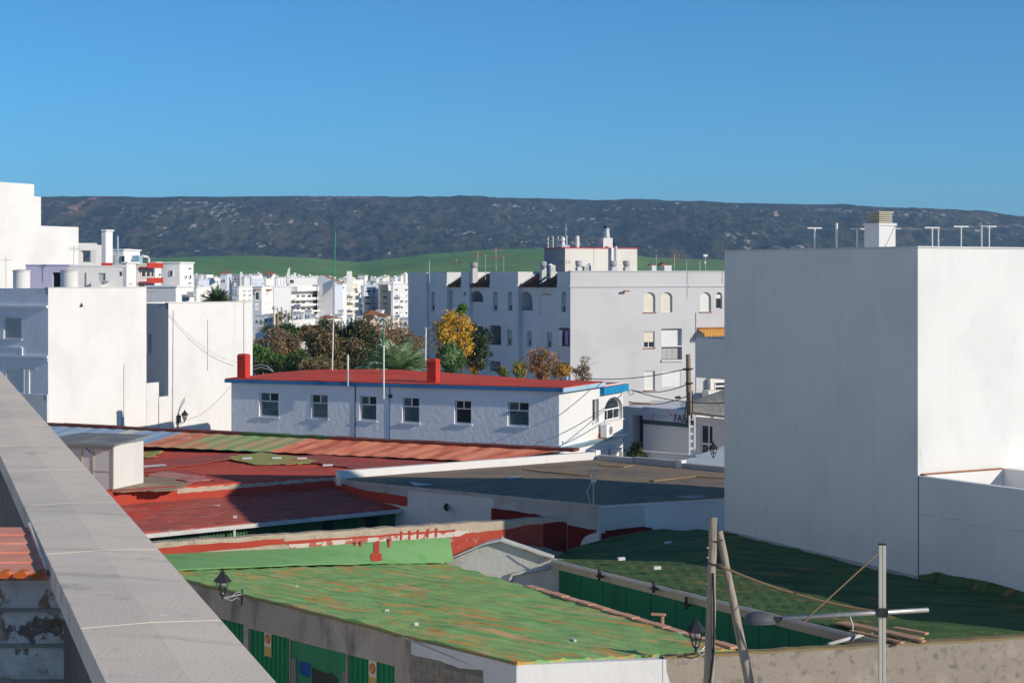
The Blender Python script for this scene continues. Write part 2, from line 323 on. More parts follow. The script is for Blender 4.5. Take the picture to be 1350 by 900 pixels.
def wall(mb, fc, u0, u1, z0, z1, ops=(), t=.22, mi=0, w=0, back=True):
    us = sorted({u0, u1, *[o[0] for o in ops], *[o[1] for o in ops]}); us = [u for u in us if u0-1e-6 <= u <= u1+1e-6]
    zs = sorted({z0, z1, *[o[2] for o in ops], *[o[3] for o in ops]}); zs = [z for z in zs if z0-1e-6 <= z <= z1+1e-6]
    for i in range(len(us)-1):
        for j in range(len(zs)-1):
            um, zm = (us[i]+us[i+1])/2, (zs[j]+zs[j+1])/2
            if any(o[0] < um < o[1] and o[2] < zm < o[3] for o in ops): continue
            mb.quad([fc.p(us[i], zs[j], w), fc.p(us[i+1], zs[j], w), fc.p(us[i+1], zs[j+1], w), fc.p(us[i], zs[j+1], w)], mi)
    for o in ops:
        a, b, c, d, r = o[:5]; tt = o[5] if len(o) > 5 else t
        q = lambda u, z, ww: fc.p(u, z, w+ww)
        zt = d-r
        mb.quad([q(a, c, 0), q(b, c, 0), q(b, c, tt), q(a, c, tt)], mi)
        mb.quad([q(a, c, 0), q(a, zt, 0), q(a, zt, tt), q(a, c, tt)], mi)
        mb.quad([q(b, c, 0), q(b, zt, 0), q(b, zt, tt), q(b, c, tt)], mi)
        if r <= 0:
            mb.quad([q(a, d, 0), q(b, d, 0), q(b, d, tt), q(a, d, tt)], mi)
        else:
            k = 10; um = (a+b)/2; hw = (b-a)/2
            ps = [(um-hw*math.cos(math.pi*i/k), zt+r*math.sin(math.pi*i/k)) for i in range(k+1)]
            for (ua, za), (ub, zb) in zip(ps, ps[1:]):
                mb.quad([q(ua, za, 0), q(ub, zb, 0), q(ub, d, 0), q(ua, d, 0)], mi)
                mb.quad([q(ua, za, 0), q(ub, zb, 0), q(ub, zb, tt), q(ua, za, tt)], mi)
        if back: mb.quad([q(a, c, tt), q(b, c, tt), q(b, d, tt), q(a, d, tt)], mi)
def window(root, fc, op, style='glass', frame='pvc_white', pane='glass_dark', w=.14, bar=.055, label=None, sill=False, mull=(.5,), tran=(), name='window', fill='blind_white', part=.5):
    """frame = a part of the building; pane, blind, sill = its sub-parts"""
    a, b, c, d, r = op[:5]
    mb = MB()
    e = .006
    a += e; b -= e; c += e
    zt = d-r
    fbox(mb, fc, a, a+bar, c, zt, w, w+.05); fbox(mb, fc, b-bar, b, c, zt, w, w+.05); fbox(mb, fc, a+bar, b-bar, c, c+bar, w, w+.05)
    if r <= 0: fbox(mb, fc, a+bar, b-bar, d-bar-e, d-e, w, w+.05)
    else:
        k = 10; um = (a+b)/2; hw = (b-a)/2
        for i in range(k):
            t0, t1 = math.pi*i/k, math.pi*(i+1)/k
            o = [(um-hw*math.cos(t), zt+(r-e)*math.sin(t)) for t in (t0, t1)]; n = [(um-(hw-bar)*math.cos(t), zt+max(r-e-bar, .02)*math.sin(t)) for t in (t0, t1)]
            fpoly(mb, fc, [o[0], o[1], n[1], n[0]], w, w+.05)
        if tran or style != 'blind': fbox(mb, fc, a+bar, b-bar, zt-bar/2, zt+bar/2, w+.003, w+.047)
    top = d if r <= 0 else d-.02
    if style != 'blind':
        for m in mull:
            u = a+(b-a)*m; fbox(mb, fc, u-bar/2, u+bar/2, c+bar, (zt if r > 0 else d-bar)-.002, w+.002, w+.048)
        for m in tran:
            z = c+(zt-c)*m; fbox(mb, fc, a+bar, b-bar, z-bar/2, z+bar/2, w+.004, w+.046)
    fr = mb.build(name, frame, root, label)
    def arch_fill(nm, mat, w0, w1, z0, z1):
        p = MB()
        if r <= 0 or z1 <= zt: fbox(p, fc, a+.01, b-.01, z0, z1, w0, w1)
        else:
            k = 10; um = (a+b)/2; hw = (b-a)/2-.01
            fpoly(p, fc, [(a+.01, z0)] + [(um-hw*math.cos(math.pi*i/k), zt+(r-.015)*math.sin(math.pi*i/k)) for i in range(k+1)] + [(b-.01, z0)], w0, w1)
        p.build(nm, mat, fr)
    if style in ('glass', 'half'): arch_fill('pane', pane, w+.02, w+.03, c+.01, d-.012)
    if style == 'blind': arch_fill('blind', fill, w+.012, w+.04, c+.03, d-.012)
    if style == 'half': 
        p = MB(); fbox(p, fc, a+.03, b-.03, c+(d-c)*part, d-.03-r*.5, w-.03, w-.01); p.build('blind', fill, fr)
    if sill:
        p = MB(); fbox(p, fc, a-.08, b+.08, c-.07, c-.008, -.07, w); p.build('sill', sill if isinstance(sill, str) else 'stucco_white', fr)
    return fr

def loft(mb, A, B, nu, nv, noise=0.0, ridge=None, mi=0, seed=0, skirt=.08, jag=0.0):
    """surface between the polylines A and B (3-D points), with unevenness, ribs and a turned-down rim"""
    from mathutils import noise as mn
    def at(L, t):
        ds = [0]
        for p, q in zip(L, L[1:]): ds.append(ds[-1]+(q-p).length)
        x = t*ds[-1]
        for i in range(len(L)-1):
            if x <= ds[i+1]+1e-9: return L[i].lerp(L[i+1], (x-ds[i])/max(ds[i+1]-ds[i], 1e-9))
        return L[-1].copy()
    A = [Vector(p) for p in A]; B = [Vector(p) for p in B]
    g = []
    for i in range(nu+1):
        a, b = at(A, i/nu), at(B, i/nu); row = []
        for j in range(nv+1):
            p = a.lerp(b, j/nv)
            if noise: p.z += noise*mn.noise(Vector((p.x*.5, p.y*.5, seed))) + noise*.5*mn.noise(Vector((p.x*1.7, p.y*1.7, seed+5)))
            if ridge:
                ang, per, amp = ridge; s_ = -p.x*math.sin(ang)+p.y*math.cos(ang)
                p.z += amp*max(0, math.cos(2*math.pi*s_/per))**2
            if jag and j == nv: p += (b-a).normalized()*jag*(mn.noise(Vector((p.x*2.1, p.y*2.1, seed)))*.6+mn.noise(Vector((p.x*7, p.y*7, seed)))*.4)
            if jag and j == 0: p -= (b-a).normalized()*jag*(mn.noise(Vector((p.x*2.3, p.y*2.3, seed+9)))*.6+mn.noise(Vector((p.x*7, p.y*7, seed)))*.4)
            row.append(p)
        g.append(row)
    vs = [p for row in g for p in row]; m = nv+1
    mb.mesh(vs, [[i*m+j, (i+1)*m+j, (i+1)*m+j+1, i*m+j+1] for i in range(nu) for j in range(nv)], mi)
    if skirt:
        rim = [g[i][0] for i in range(nu+1)] + [g[nu][j] for j in range(1, nv+1)] + [g[i][nv] for i in range(nu-1, -1, -1)] + [g[0][j] for j in range(nv-1, -1, -1)]
        n = len(rim)
        mb.mesh(list(rim) + [p-Vector((0, 0, skirt)) for p in rim], [[i, (i+1) % n, n+(i+1) % n, n+i] for i in range(n-1)], mi)
def sheet(mb, A, B, per=.19, amp=.03, mi=0, step=6):
    """corrugated sheet between two straight edges A=(a0,a1), B=(b0,b1); ribs run from A to B"""
    a0, a1 = [Vector(p) for p in A]; b0, b1 = [Vector(p) for p in B]
    n = max(2, int((a1-a0).length/per*step)); nrm = (a1-a0).cross(b0-a0).normalized()
    vs = []
    for i in range(n+1):
        o = nrm*amp*math.cos(2*math.pi*i/step)
        vs += [a0.lerp(a1, i/n)+o, b0.lerp(b1, i/n)+o]
    mb.mesh(vs, [[2*i, 2*i+2, 2*i+3, 2*i+1] for i in range(n)], mi)
def ribbed(mb, fc, u0, u1, z0, z1, w, per=.2, amp=.03, mi=0):
    """profiled metal door or wall panel on a face, ribs vertical"""
    n = max(1, round((u1-u0)/per)); du = (u1-u0)/n; pr = []
    for i in range(n):
        u = u0+i*du
        pr += [(u, 0), (u+du*.45, 0), (u+du*.55, -amp), (u+du*.9, -amp)]
    pr.append((u1, 0))
    vs = []
    for u, o in pr: vs += [fc.p(u, z0, w+o), fc.p(u, z1, w+o)]
    mb.mesh(vs, [[2*i, 2*i+2, 2*i+3, 2*i+1] for i in range(len(pr)-1)], mi)
def jag_line(fc, pts, n, amp, seed):
    """a ragged outline edge through (u, z) points"""
    rr = random.Random(seed); out = []
    for (ua, za), (ub, zb) in zip(pts, pts[1:]):
        for i in range(n):
            t = i/n; out.append((ua+(ub-ua)*t, za+(zb-za)*t+rr.uniform(-amp, amp)))
    out.append(pts[-1])
    return out
def cable(a, b, sag, r, mat, label, n=16, group=None, cat='cable', name='cable'):
    a, b = Vector(a), Vector(b)
    mb = MB(); mb.tube([a.lerp(b, i/n)-Vector((0, 0, sag*4*(i/n)*(1-i/n))) for i in range(n+1)], r, 6)
    return mb.build(name, mat, None, label, cat, group, smooth=True)
def text_mesh(s, size, fc, u, z, w, mat, parent, name='lettering', depth=.01, font_scale=(1, 1)):
    cu = bpy.data.curves.new('t', 'FONT'); cu.body = s; cu.size = size; cu.extrude = depth
    t = bpy.data.objects.new('t', cu); COL.objects.link(t)
    me0 = t.to_mesh(); mb = MB()
    # the side of the plane that faces the camera decides the reading direction
    flip = -1 if fc.d.x < 0 else 1
    mb.mesh([fc.p(u+flip*v.co.x*font_scale[0], z+v.co.y*font_scale[1], w-v.co.z-depth) for v in me0.vertices], [list(p.vertices) for p in me0.polygons])
    t.to_mesh_clear(); bpy.data.objects.remove(t); bpy.data.curves.remove(cu)
    return mb.build(name, mat, parent)

# ------------------------------------------------------------------ camera, sun, sky
cam = bpy.data.objects.new('camera', bpy.data.cameras.new('camera')); COL.objects.link(cam)
cam.location = (0, 0, H); cam.rotation_euler = (R(90), 0, 0)
cam.data.sensor_width = 36; cam.data.lens = 36*F/1350; cam.data.shift_y = -85/1350
cam.data.clip_end = 30000; cam.data.clip_start = .05
scn.camera = cam
SUN_AZ, SUN_EL = R(119.4), R(21.5)                   # azimuth clockwise from the viewing direction
sd = Vector((math.sin(SUN_AZ)*math.cos(SUN_EL), math.cos(SUN_AZ)*math.cos(SUN_EL), math.sin(SUN_EL)))
sl = bpy.data.lights.new('sun', 'SUN'); sl.energy = SUN_STRENGTH = 3.95; sl.angle = R(.5); sl.color = (1, .895, .75)
so = bpy.data.objects.new('sun', sl); COL.objects.link(so); so.location = (30, -20, 60)
so.rotation_euler = (-sd).to_track_quat('-Z', 'Y').to_euler()
wd = bpy.data.worlds.new('World'); scn.world = wd; wd.use_nodes = True
sky = wd.node_tree.nodes.new('ShaderNodeTexSky'); sky.sky_type = 'NISHITA'; sky.sun_disc = False
sky.sun_elevation = SUN_EL; sky.sun_rotation = SUN_AZ; sky.air_density = .72; sky.dust_density = 0; sky.ozone_density = 10
bg = wd.node_tree.nodes['Background']; bg.inputs[1].default_value = .125
tint = wd.node_tree.nodes.new('ShaderNodeMix'); tint.data_type = 'RGBA'; tint.blend_type = 'MULTIPLY'; tint.inputs[0].default_value = 1; tint.inputs[7].default_value = (.76, 1.03, .87, 1)
wd.node_tree.links.new(sky.outputs[0], tint.inputs[6]); wd.node_tree.links.new(tint.outputs[2], bg.inputs[0])
scn.cycles.max_bounces = 10; scn.cycles.diffuse_bounces = 7
scn.view_settings.view_transform = 'Standard'; scn.view_settings.look = 'None'; scn.view_settings.exposure = .24; scn.view_settings.gamma = 1
# ------------------------------------------------------------------ the land
from mathutils import noise as mnz
def interp(tab, x):
    if x <= tab[0][0]: return tab[0][1]
    for (a, b), (c, d) in zip(tab, tab[1:]):
        if x <= c: 
            t = (x-a)/(c-a); t = t*t*(3-2*t)*.6+t*.4
            return b+(d-b)*t
    return tab[-1][1]
def terrain(name, mats, tab, d0, z0, d1, dback, zback, cols, rows, shape, rough, px0=-350, px1=1700, seed=0, scar=None):
    vs = []; fs = []; mi = []
    nb = max(4, rows//6)
    for i in range(cols+1):
        px = px0+(px1-px0)*i/cols; k = (px-CX)/F
        zc = H-(interp(tab, px)-CY)/F*d1
        for j in range(rows+nb+1):
            if j <= rows:
                t = j/rows; d = d0+(d1-d0)*t; e = shape(t); z = z0+(zc-z0)*e
                amp = rough*min(1, 6*t*(1-t)**1.4+.008)
            else:
                t = (j-rows)/nb; d = d1+(dback-d1)*t; z = zc+(zback-zc)*t*t; amp = rough*.01
            x = k*d
            z += amp*(mnz.noise(Vector((x*.0035, d*.0018, seed))) + .5*mnz.noise(Vector((x*.011, d*.006, seed+3))) + .28*mnz.noise(Vector((x*.035, d*.02, seed+7))))
            vs.append((x, d, z))
    m = rows+nb+1
    for i in range(cols):
        for j in range(rows+nb):
            fs.append((i*m+j, (i+1)*m+j, (i+1)*m+j+1, i*m+j+1))
            px = px0+(px1-px0)*i/cols
            mi.append(1 if scar and scar(px, min(j/rows, 1), vs[i*m+j]) else 0)
    mb = MB(); mb.v = vs; mb.f = [list(f) for f in fs]; mb.mi = mi
    return mb.build(name, mats, None, kind='structure', smooth=True, recalc=False)

def hill_mat(name, col, L, bsc, bst, bdist):
    return M(name, col, .95, L, (bsc, bst, bdist), 0, .1)
hill_mat('scrub', (.058, .066, .046), [
    ('n', (.038, .048, .032), (.006, .0012, .006), 0, 6, .42, .62, .8),
    ('n', (.070, .070, .045), (.010, .0022, .010), 0, 7, .53, .66, .7),
    ('v', (.009, .019, .019), (.095, .0125, .11), 0, 0, .60, .32, .95),
    ('n', (.014, .026, .022), (.012, .0022, .014), 0, 5, .50, .60, .6),
    ('n', (.12, .105, .07), (.05, .009, .06), 0, 6, .57, .68, .75),
    ('n', (.15, .10, .07), (.006, .0016, .016), 0, 8, .57, .70, .5),
    ('nn', (.48, .40, .35), (.005, .001, .034), 0, (.10, .019, .15), .357, .392, .8),
    ('n', (.52, .44, .39), (.075, .014, .09), 0, 6, .645, .70, .8),
    ('nn', (.20, .14, .10), (.003, .0008, .012), 0, (.02, .004, .03), .30, .40, .35)], (.05, .009, .05), .8, 10)
M('earth_scar', (.34, .19, .13), .95, [('n', (.05, .055, .03), .03, 0, 8, .5, .6, .85), ('n', (.33, .24, .19), .06, 0, 7, .56, .66, .8)])
hill_mat('pasture', (.135, .28, .085), [
    ('n', (.19, .31, .10), (.0045, .003, .01), .5, 5, .42, .62, .8),
    ('n', (.10, .22, .065), (.008, .004, .01), 0, 5, .48, .66, .7),
    ('n', (.21, .20, .09), (.006, .002, .01), 0, 6, .60, .70, .6),
    ('n', (.03, .05, .02), (.05, .05, .05), 0, 6, .66, .72, .6)], .05, .3, 1)
crest = [(-350, 276), (-100, 270), (55, 262), (120, 261), (200, 262), (300, 261), (400, 259), (520, 261), (600, 263), (700, 266), (780, 268), (850, 265.5), (920, 267), (1000, 269.5), (1100, 272), (1200, 276), (1270, 281), (1350, 288), (1500, 300), (1700, 318)]
def scar(px, t, p):
    n = mnz.noise(Vector((p[0]*.012, p[1]*.01, 2)))
    cx = 150-(1-t)*170
    return (t > .62 and abs(px-cx) < 7+14*max(0, t-.86)/.14 and n > -.15) or (t > .9 and 138 < px < 178 and n > -.3 and t < .985)
terrain('mountain', ['scrub', 'earth_scar'], crest, 2300, 4, 3900, 5600, 120, 520, 130, lambda t: .04*t+.96*(t**1.35*(1-.32*t**3)/(.68)), 26, seed=1, scar=scar)
green = [(-350, 345), (0, 346), (150, 344), (255, 339), (330, 337.5), (400, 340), (470, 346), (520, 341), (570, 335), (650, 330), (720, 328), (790, 331), (860, 340), (955, 343), (1100, 350), (1700, 352)]
terrain('hill', ['pasture'], green, 620, 0, 1750, 2600, 0, 260, 40, lambda t: t*t*(3-2*t), 5, seed=4)
mb = MB(); mb.quad([(-5200, -400, 0), (5200, -400, 0), (5200, 5900, 0), (-5200, 5900, 0)])
mb.build('ground', 'soil', None, kind='structure')
mb = MB(); mb.quad([(-60, 2, .004), (60, 2, .004), (60, 230, .004), (-60, 230, .004)])
mb.build('street', 'asphalt', None, kind='structure')
# the air: even, pale, with the whole scene inside
vm = bpy.data.materials.new('air'); vm.use_nodes = True
nt = vm.node_tree; nt.nodes.remove(nt.nodes['Principled BSDF'])
pv = nt.nodes.new('ShaderNodeVolumePrincipled'); pv.inputs['Density'].default_value = HAZE = .00013
pv.inputs['Color'].default_value = (.47, .72, 1, 1); pv.inputs['Anisotropy'].default_value = .2
nt.links.new(pv.outputs[0], nt.nodes['Material Output'].inputs['Volume']); MATS['air'] = vm
mb = MB(); mb.prism([(-5300, -450), (5300, -450), (5300, 6000), (-5300, 6000)], -1, 260)
mb.build('haze', 'air', None, kind='stuff')
# ------------------------------------------------------------------ our own roof terrace
PU = Vector((-784/F, 1)).normalized(); PN = Vector((PU.y, -PU.x))       # along the parapet; across it, to the right
TZ = 10.63
e0 = v2(P(140, 900, .87*F/535)); e1 = v2(P(365, 900, .87*F/535))
pw = (e1-e0).dot(PN); o0 = e0 - PU*e0.dot(PU)                             # left edge line at its nearest point to the eye
def pp(t, s, z): q = o0+PU*t+PN*s; return Vector((q.x, q.y, z))
terrace = thing('rooftop_terrace', 'near roof terrace with a long grey stone parapet running out of the lower left corner', 'terrace', pp(4, 0, 0))
mb = MB()
for i in range(-2, 26):
    t0, t1 = 4.62+(i-1)*1.27+.004, 4.62+i*1.27-.004
    sec = lambda t: [pp(t, 0, TZ), pp(t, pw*.5, TZ+.005), pp(t, pw, TZ), pp(t, pw, TZ-.07), pp(t, pw-.05, TZ-.072), pp(t, .05, TZ-.072), pp(t, 0, TZ-.07)]
    mb.hexa(sec(t0), sec(t1))
coping = mb.build('coping', 'concrete_coping', terrace)
for i in range(-2, 26):
    mb = MB(); t = 4.62+i*1.27; j = lambda a: [pp(a, .001, TZ-.002), pp(a, pw*.5, TZ+.0035), pp(a, pw-.001, TZ-.002), pp(a, pw-.001, TZ-.06), pp(a, .001, TZ-.06)]
    mb.hexa(j(t-.0045), j(t+.0045)); mb.build('joint', 'joint_mortar', coping)
mb = MB()
mb.hexa([pp(-3, .045, 9.5), pp(38, .045, 9.5), pp(38, pw-.045, 9.5), pp(-3, pw-.045, 9.5)], [pp(-3, .045, TZ-.073), pp(38, .045, TZ-.073), pp(38, pw-.045, TZ-.073), pp(-3, pw-.045, TZ-.073)])
mb.build('parapet', 'concrete_dark', terrace)
mb = MB(); mb.hexa([pp(-3, -9, 9.2), pp(38, -9, 9.2), pp(38, .043, 9.2), pp(-3, .043, 9.2)], [pp(-3, -9, 9.5), pp(38, -9, 9.5), pp(38, .043, 9.5), pp(-3, .043, 9.5)])
mb.build('floor', 'render_grey', terrace)
mb = MB(); mb.hexa([pp(-3, -9, 0), pp(38, -9, 0), pp(38, pw-.045, 0), pp(-3, pw-.045, 0)], [pp(-3, -9, 9.198), pp(38, -9, 9.198), pp(38, pw-.045, 9.198), pp(-3, pw-.045, 9.198)])
mb.build('wall', 'stucco_clean', terrace)  # unseen outer wall, made white to bounce sunlight at the shaded fronts

# small tiled shelter standing against the parapet
fx = Face((0, 5.62), (1, 0)); inner = lambda y: o0 + PU*((y-o0.y)/PU.y) + PN*.045
xr = inner(5.62).x+.02
sh = thing('stair_shelter', 'low shelter with a pink tile roof and peeling wall in the bottom left corner', 'shelter', (-2.6, 5.9, 9.5))
mb = MB(); fbox(mb, fx, -3.6, xr, 9.5, 10.565, 0, .09); 
mb.build('wall', 'plaster_peeling', sh)
mb = MB()
for z in (10.475, 10.365, 10.255, 10.12): fbox(mb, fx, -3.6, xr, z-.007, z+.004, -.010, 0)
mb.build('ledge', 'render_beige', sh)
mb = MB()
ya, yb = 5.53, 6.45
n = 42
ea = [Vector((-3.6+(inner(ya).x-.055+3.6)*i/n, ya, 10.598)) for i in range(n+1)]; eb = [Vector((-3.6+(inner(yb).x-.055+3.6)*i/n, yb, 10.612)) for i in range(n+1)]
for i in range(n):
    a0, a1, b0, b1 = ea[i], ea[i+1], eb[i], eb[i+1]; am, bm_ = a0.lerp(a1, .5)+Vector((0, 0, .012)), b0.lerp(b1, .5)+Vector((0, 0, .012))
for k in range(5):                                                        # courses of flat tiles, each lapping the next
    t0, t1 = k/5, (k+1)/5
    q = [ea[0].lerp(eb[0], t0), ea[-1].lerp(eb[-1], t0), ea[-1].lerp(eb[-1], t1), ea[0].lerp(eb[0], t1)]
    up = [Vector((0, 0, h)) for h in (.006, .006, .002, .002)]
    mb.hexa([p-Vector((0, 0, .015)) for p in q], [p+u for p, u in zip(q, up)])
rf = mb.build('tile_roof', 'tile_pink', sh)
mb = MB()
for i in range(n):
    a0, a1 = ea[i], ea[i+1]; w_ = (a1-a0).length
    mb.tube([a0.lerp(a1, .5)+Vector((0, -.012, -.006)), a0.lerp(a1, .5)+Vector((0, .05, -.004))], w_*.44, 10)
    
mb.v = [(x, y, 10.598+(z-10.598)*.42) for x, y, z in mb.v]
mb.build('eave_tile', 'tile_orange_edge', rf)
mb = MB(); q = [inner(ya+.03), inner(yb)]
mb.hexa([(q[0].x-.06, q[0].y, 10.58), (q[0].x-.004, q[0].y, 10.58), (q[1].x-.004, q[1].y, 10.59), (q[1].x-.06, q[1].y, 10.59)],
        [(q[0].x-.06, q[0].y, 10.621), (q[0].x-.004, q[0].y, 10.625), (q[1].x-.004, q[1].y, 10.632), (q[1].x-.06, q[1].y, 10.628)])
mb.build('mortar_fillet', 'concrete_coping', sh)

# ------------------------------------------------------------------ green roofed garage in front
A, B, C, D = G(203, 752, 3.9), G(682, 872, 3.7), G(970, 857, 3.45), G(590, 742, 3.35)
ga = thing('garage', 'garage building with the bright sunlit green roof streaked with orange lichen and green doors', 'garage', ((A+C)/2).to_2d())
mb = MB(); loft(mb, [A, D], [B, C], 120, 120, .05, (RIB, .5, .035), seed=3, skirt=.09)
mb.build('roof', 'roof_green', ga, recalc=False)
fab = Face(B, A-B); Lab = (v2(A)-v2(B)).length
ops = []
def door_op(x0, x1, ytop): u0, u1 = fab.px(x1)[0], fab.px(x0)[0]; return (min(u0, u1), max(u0, u1), .03, fab.px((x0+x1)/2, ytop)[1], 0)
ops = [door_op(284, 321, 818), door_op(327, 381, 834.5), door_op(382, 456, 852), door_op(457.5, 520, 870)]
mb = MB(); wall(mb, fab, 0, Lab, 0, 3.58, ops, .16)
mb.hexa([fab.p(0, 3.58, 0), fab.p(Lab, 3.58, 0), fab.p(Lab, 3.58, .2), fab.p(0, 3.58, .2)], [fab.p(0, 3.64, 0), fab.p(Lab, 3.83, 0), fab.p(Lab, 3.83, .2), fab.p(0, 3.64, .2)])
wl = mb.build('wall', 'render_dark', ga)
mb = MB(); mb.hexa([fab.p(0, 3.63, -.03), fab.p(Lab, 3.82, -.03), fab.p(Lab, 3.82, .03), fab.p(0, 3.63, .03)], [fab.p(0, 3.665, -.03), fab.p(Lab, 3.86, -.03), fab.p(Lab, 3.86, .03), fab.p(0, 3.665, .03)])
mb.build('roof_edge', M('edge_lichen', (.21, .155, .075), .9, [('n', (.16, .15, .10), 4, 0, 8, .45, .62, .8)]), ga)
doors = []
for i, o in enumerate(ops):
    mb = MB()
    if i != 2:
        ribbed(mb, fab, o[0]+.01, o[1]-.01, o[2], o[3]-.01, .09, .19, .035)
        fbox(mb, fab, o[0]+.01, o[1]-.01, o[2], o[3]-.01, .1, .13)
        doors.append(mb.build('garage_door', 'paint_green_door', ga))
    else:
        fbox(mb, fab, o[0]+.01, o[1]-.01, o[3]-.42, o[3]-.01, .02, .12)
        fbox(mb, fab, o[0]+.18, o[1]-.22, o[2], o[3]-.425, .05, .12)
        w3 = mb.build('garage_door', 'paint_green_panel', ga, 'flat green door with blue and black spray paint')
        for a_, b_ in ((o[0]+.02, o[0]+.175), (o[1]-.215, o[1]-.02)): mb = MB(); fbox(mb, fab, a_, b_, o[2], o[3]-.425, .015, .12); mb.build('door_post', 'concrete_dark', w3)
        z = o[3]
        um = fab.px(392)[0]; q = lambda x, y: fab.px(x, y)
        mb = MB(); fpoly(mb, fab, jag_line(fab, [q(393, 871), q(399, 872), q(408, 876), q(407, 892), q(394, 890), q(392, 880), q(393, 871)], 4, .02, 4)[:-1], .044, .05); mb.build('spray_paint', 'graffiti_blue', w3)
        mb = MB(); fpoly(mb, fab, [q(409, 879), q(425, 886), q(436, 887), q(443, 894), q(445, 903), q(445, 925), q(409, 925)], .043, .05); mb.build('spray_paint', 'graffiti_black', w3)
def vado(px, py, dr):
    u, z = fab.px(px, py); w = .045
    mb = MB(); fbox(mb, fab, u-.14, u+.14, z-.34, z+.30, w-.012, w); s = mb.build('no_parking_sign', 'sign_paper', dr)
    mb = MB(); fbox(mb, fab, u-.13, u+.13, z-.33, z-.12, w-.016, w-.0125); mb.build('sign_foot', 'sign_yellow', s)
    ring = lambda r: [(u+r*math.cos(2*math.pi*k/24), z+.08+r*math.sin(2*math.pi*k/24)) for k in range(24)]
    mb = MB(); fpoly(mb, fab, ring(.115), w-.016, w-.0125); mb.build('red_disc', 'sign_red', s)
    mb = MB(); fpoly(mb, fab, ring(.082), w-.019, w-.0165); mb.build('yellow_disc', 'sign_yellow', s)
    mb = MB(); c, s_ = math.cos(R(45)), math.sin(R(45))
    fpoly(mb, fab, [(u+a*c-b*s_, z+.08+a*s_+b*c) for a, b in ((-.085, -.016), (.085, -.016), (.085, .016), (-.085, .016))], w-.022, w-.0195); mb.build('slash', 'sign_red', s)
vado(351.5, 846, doors[1]); vado(489.5, 885.5, doors[2])
# bare blocks and the white render round them at the near corner
q = lambda x, y: fab.px(x, y)
mb = MB()
fpoly(mb, fab, jag_line(fab, [(0.003, 3.62), (0.003, 0.02), (q(638, 900)[0], .02), (q(638, 884)[0], q(638, 884)[1]), q(608, 879), q(581, 871), q(543, 861), q(543, 845), q(531, 836)], 5, .02, 2) + [(q(531, 836)[0], 3.66)], -.02, 0)
mb.build('white_render', 'stucco_grey', ga)
mb = MB(); ua, ub = q(638, 900)[0], q(541, 880)[0]
fbox(mb, fab, ua, ub, .02, q(600, 874)[1], -.006, 0, 1)
rr = random.Random(5); z = .03; k = 0
while z < q(545, 860)[1]:
    u = ua+.01-(.2 if k % 2 else 0)
    while u < ub-.05:
        u2 = min(u+.385, ub-.01); zz = z+.19
        uu = max(u, ua+.01); xm = (uu+u2)/2
        lim = q(581, 871)[1] if xm > q(581, 871)[0] else (q(608, 879)[1] if xm > q(608, 879)[0] else q(637, 886)[1])
        if zz < lim+.1 and u2-uu > .05: fbox(mb, fab, uu, u2, z, zz, -.012-rr.uniform(0, .004), -.004)
        u += .4
    z += .2; k += 1
mb.build('bare_blocks', ['block_grey', 'mortar'], ga)
W875 = G(875, 866, 3.6); fbc = Face(B, W875-B); Lbc = (v2(W875)-v2(B)).length
mb = MB(); mb.hexa([fbc.p(0, 0, .004), fbc.p(Lbc, 0, .004), fbc.p(Lbc, 0, .22), fbc.p(0.003, 0, .22)], [fbc.p(0, 3.63, .004), fbc.p(Lbc, 3.56, .004), fbc.p(Lbc, 3.56, .22), fbc.p(.003, 3.63, .22)])
mb.build('wall', white('stucco_end', (.80, .80, .79), .5, .45, (7, .35, .03)), ga, 'white rendered end wall')
mb = MB(); fdc = Face(C, D-C); Ldc = (v2(D)-v2(C)).length
mb.hexa([fdc.p(.2, 0, .06), fdc.p(Ldc, 0, .06), fdc.p(Ldc, 0, .26), fdc.p(.2, 0, .26)], [fdc.p(.2, 3.3, .06), fdc.p(Ldc, 3.2, .06), fdc.p(Ldc, 3.2, .26), fdc.p(.2, 3.3, .26)])
mb.build('wall', 'stucco_pale_aged', ga)
mb = MB(); n_ = (v2(C)-v2(D)).normalized(); w_ = Vector((n_.y, -n_.x)); w_ = w_ if w_.x > 0 else -w_
for i in range(14):
    t0, t1 = .34+.66*i/14, .34+.66*(i+1)/14-.004
    a, b = D.lerp(C, t0), D.lerp(C, t1); a.z += .02+RND.uniform(-.015, .015); b.z = a.z-.02*(3.35-3.45)
    o = Vector((w_.x, w_.y, 0))
    mb.hexa([a-o*.1, b-o*.1, b+o*.12, a+o*.12], [p+Vector((0, 0, .05)) for p in (a-o*.1, b-o*.1, b+o*.12, a+o*.12)])
mb.build('roof_edge', 'terracotta_edge', ga)
mb = MB()
rr = random.Random(11)
for (x, y) in ((306, 744), (318, 742), (391, 773), (510, 805), (757, 844), (549, 822)):
    z = 3.75 if x < 600 else 3.6
    c = G(x, y, z); a = rr.uniform(0, 3); s_ = rr.uniform(.03, .08)
    mb.obox(c, (math.cos(a), math.sin(a)), s_, s_*.4, z-.05, z+.035)
mb.build('litter', 'stucco_grey', ga)
mb = MB(); p = G(337, 742, 3.80); mb.obox(p, (1, .3), .17, .12, 3.78, 3.87); mb.build('red_rag', 'chimney_red', ga)
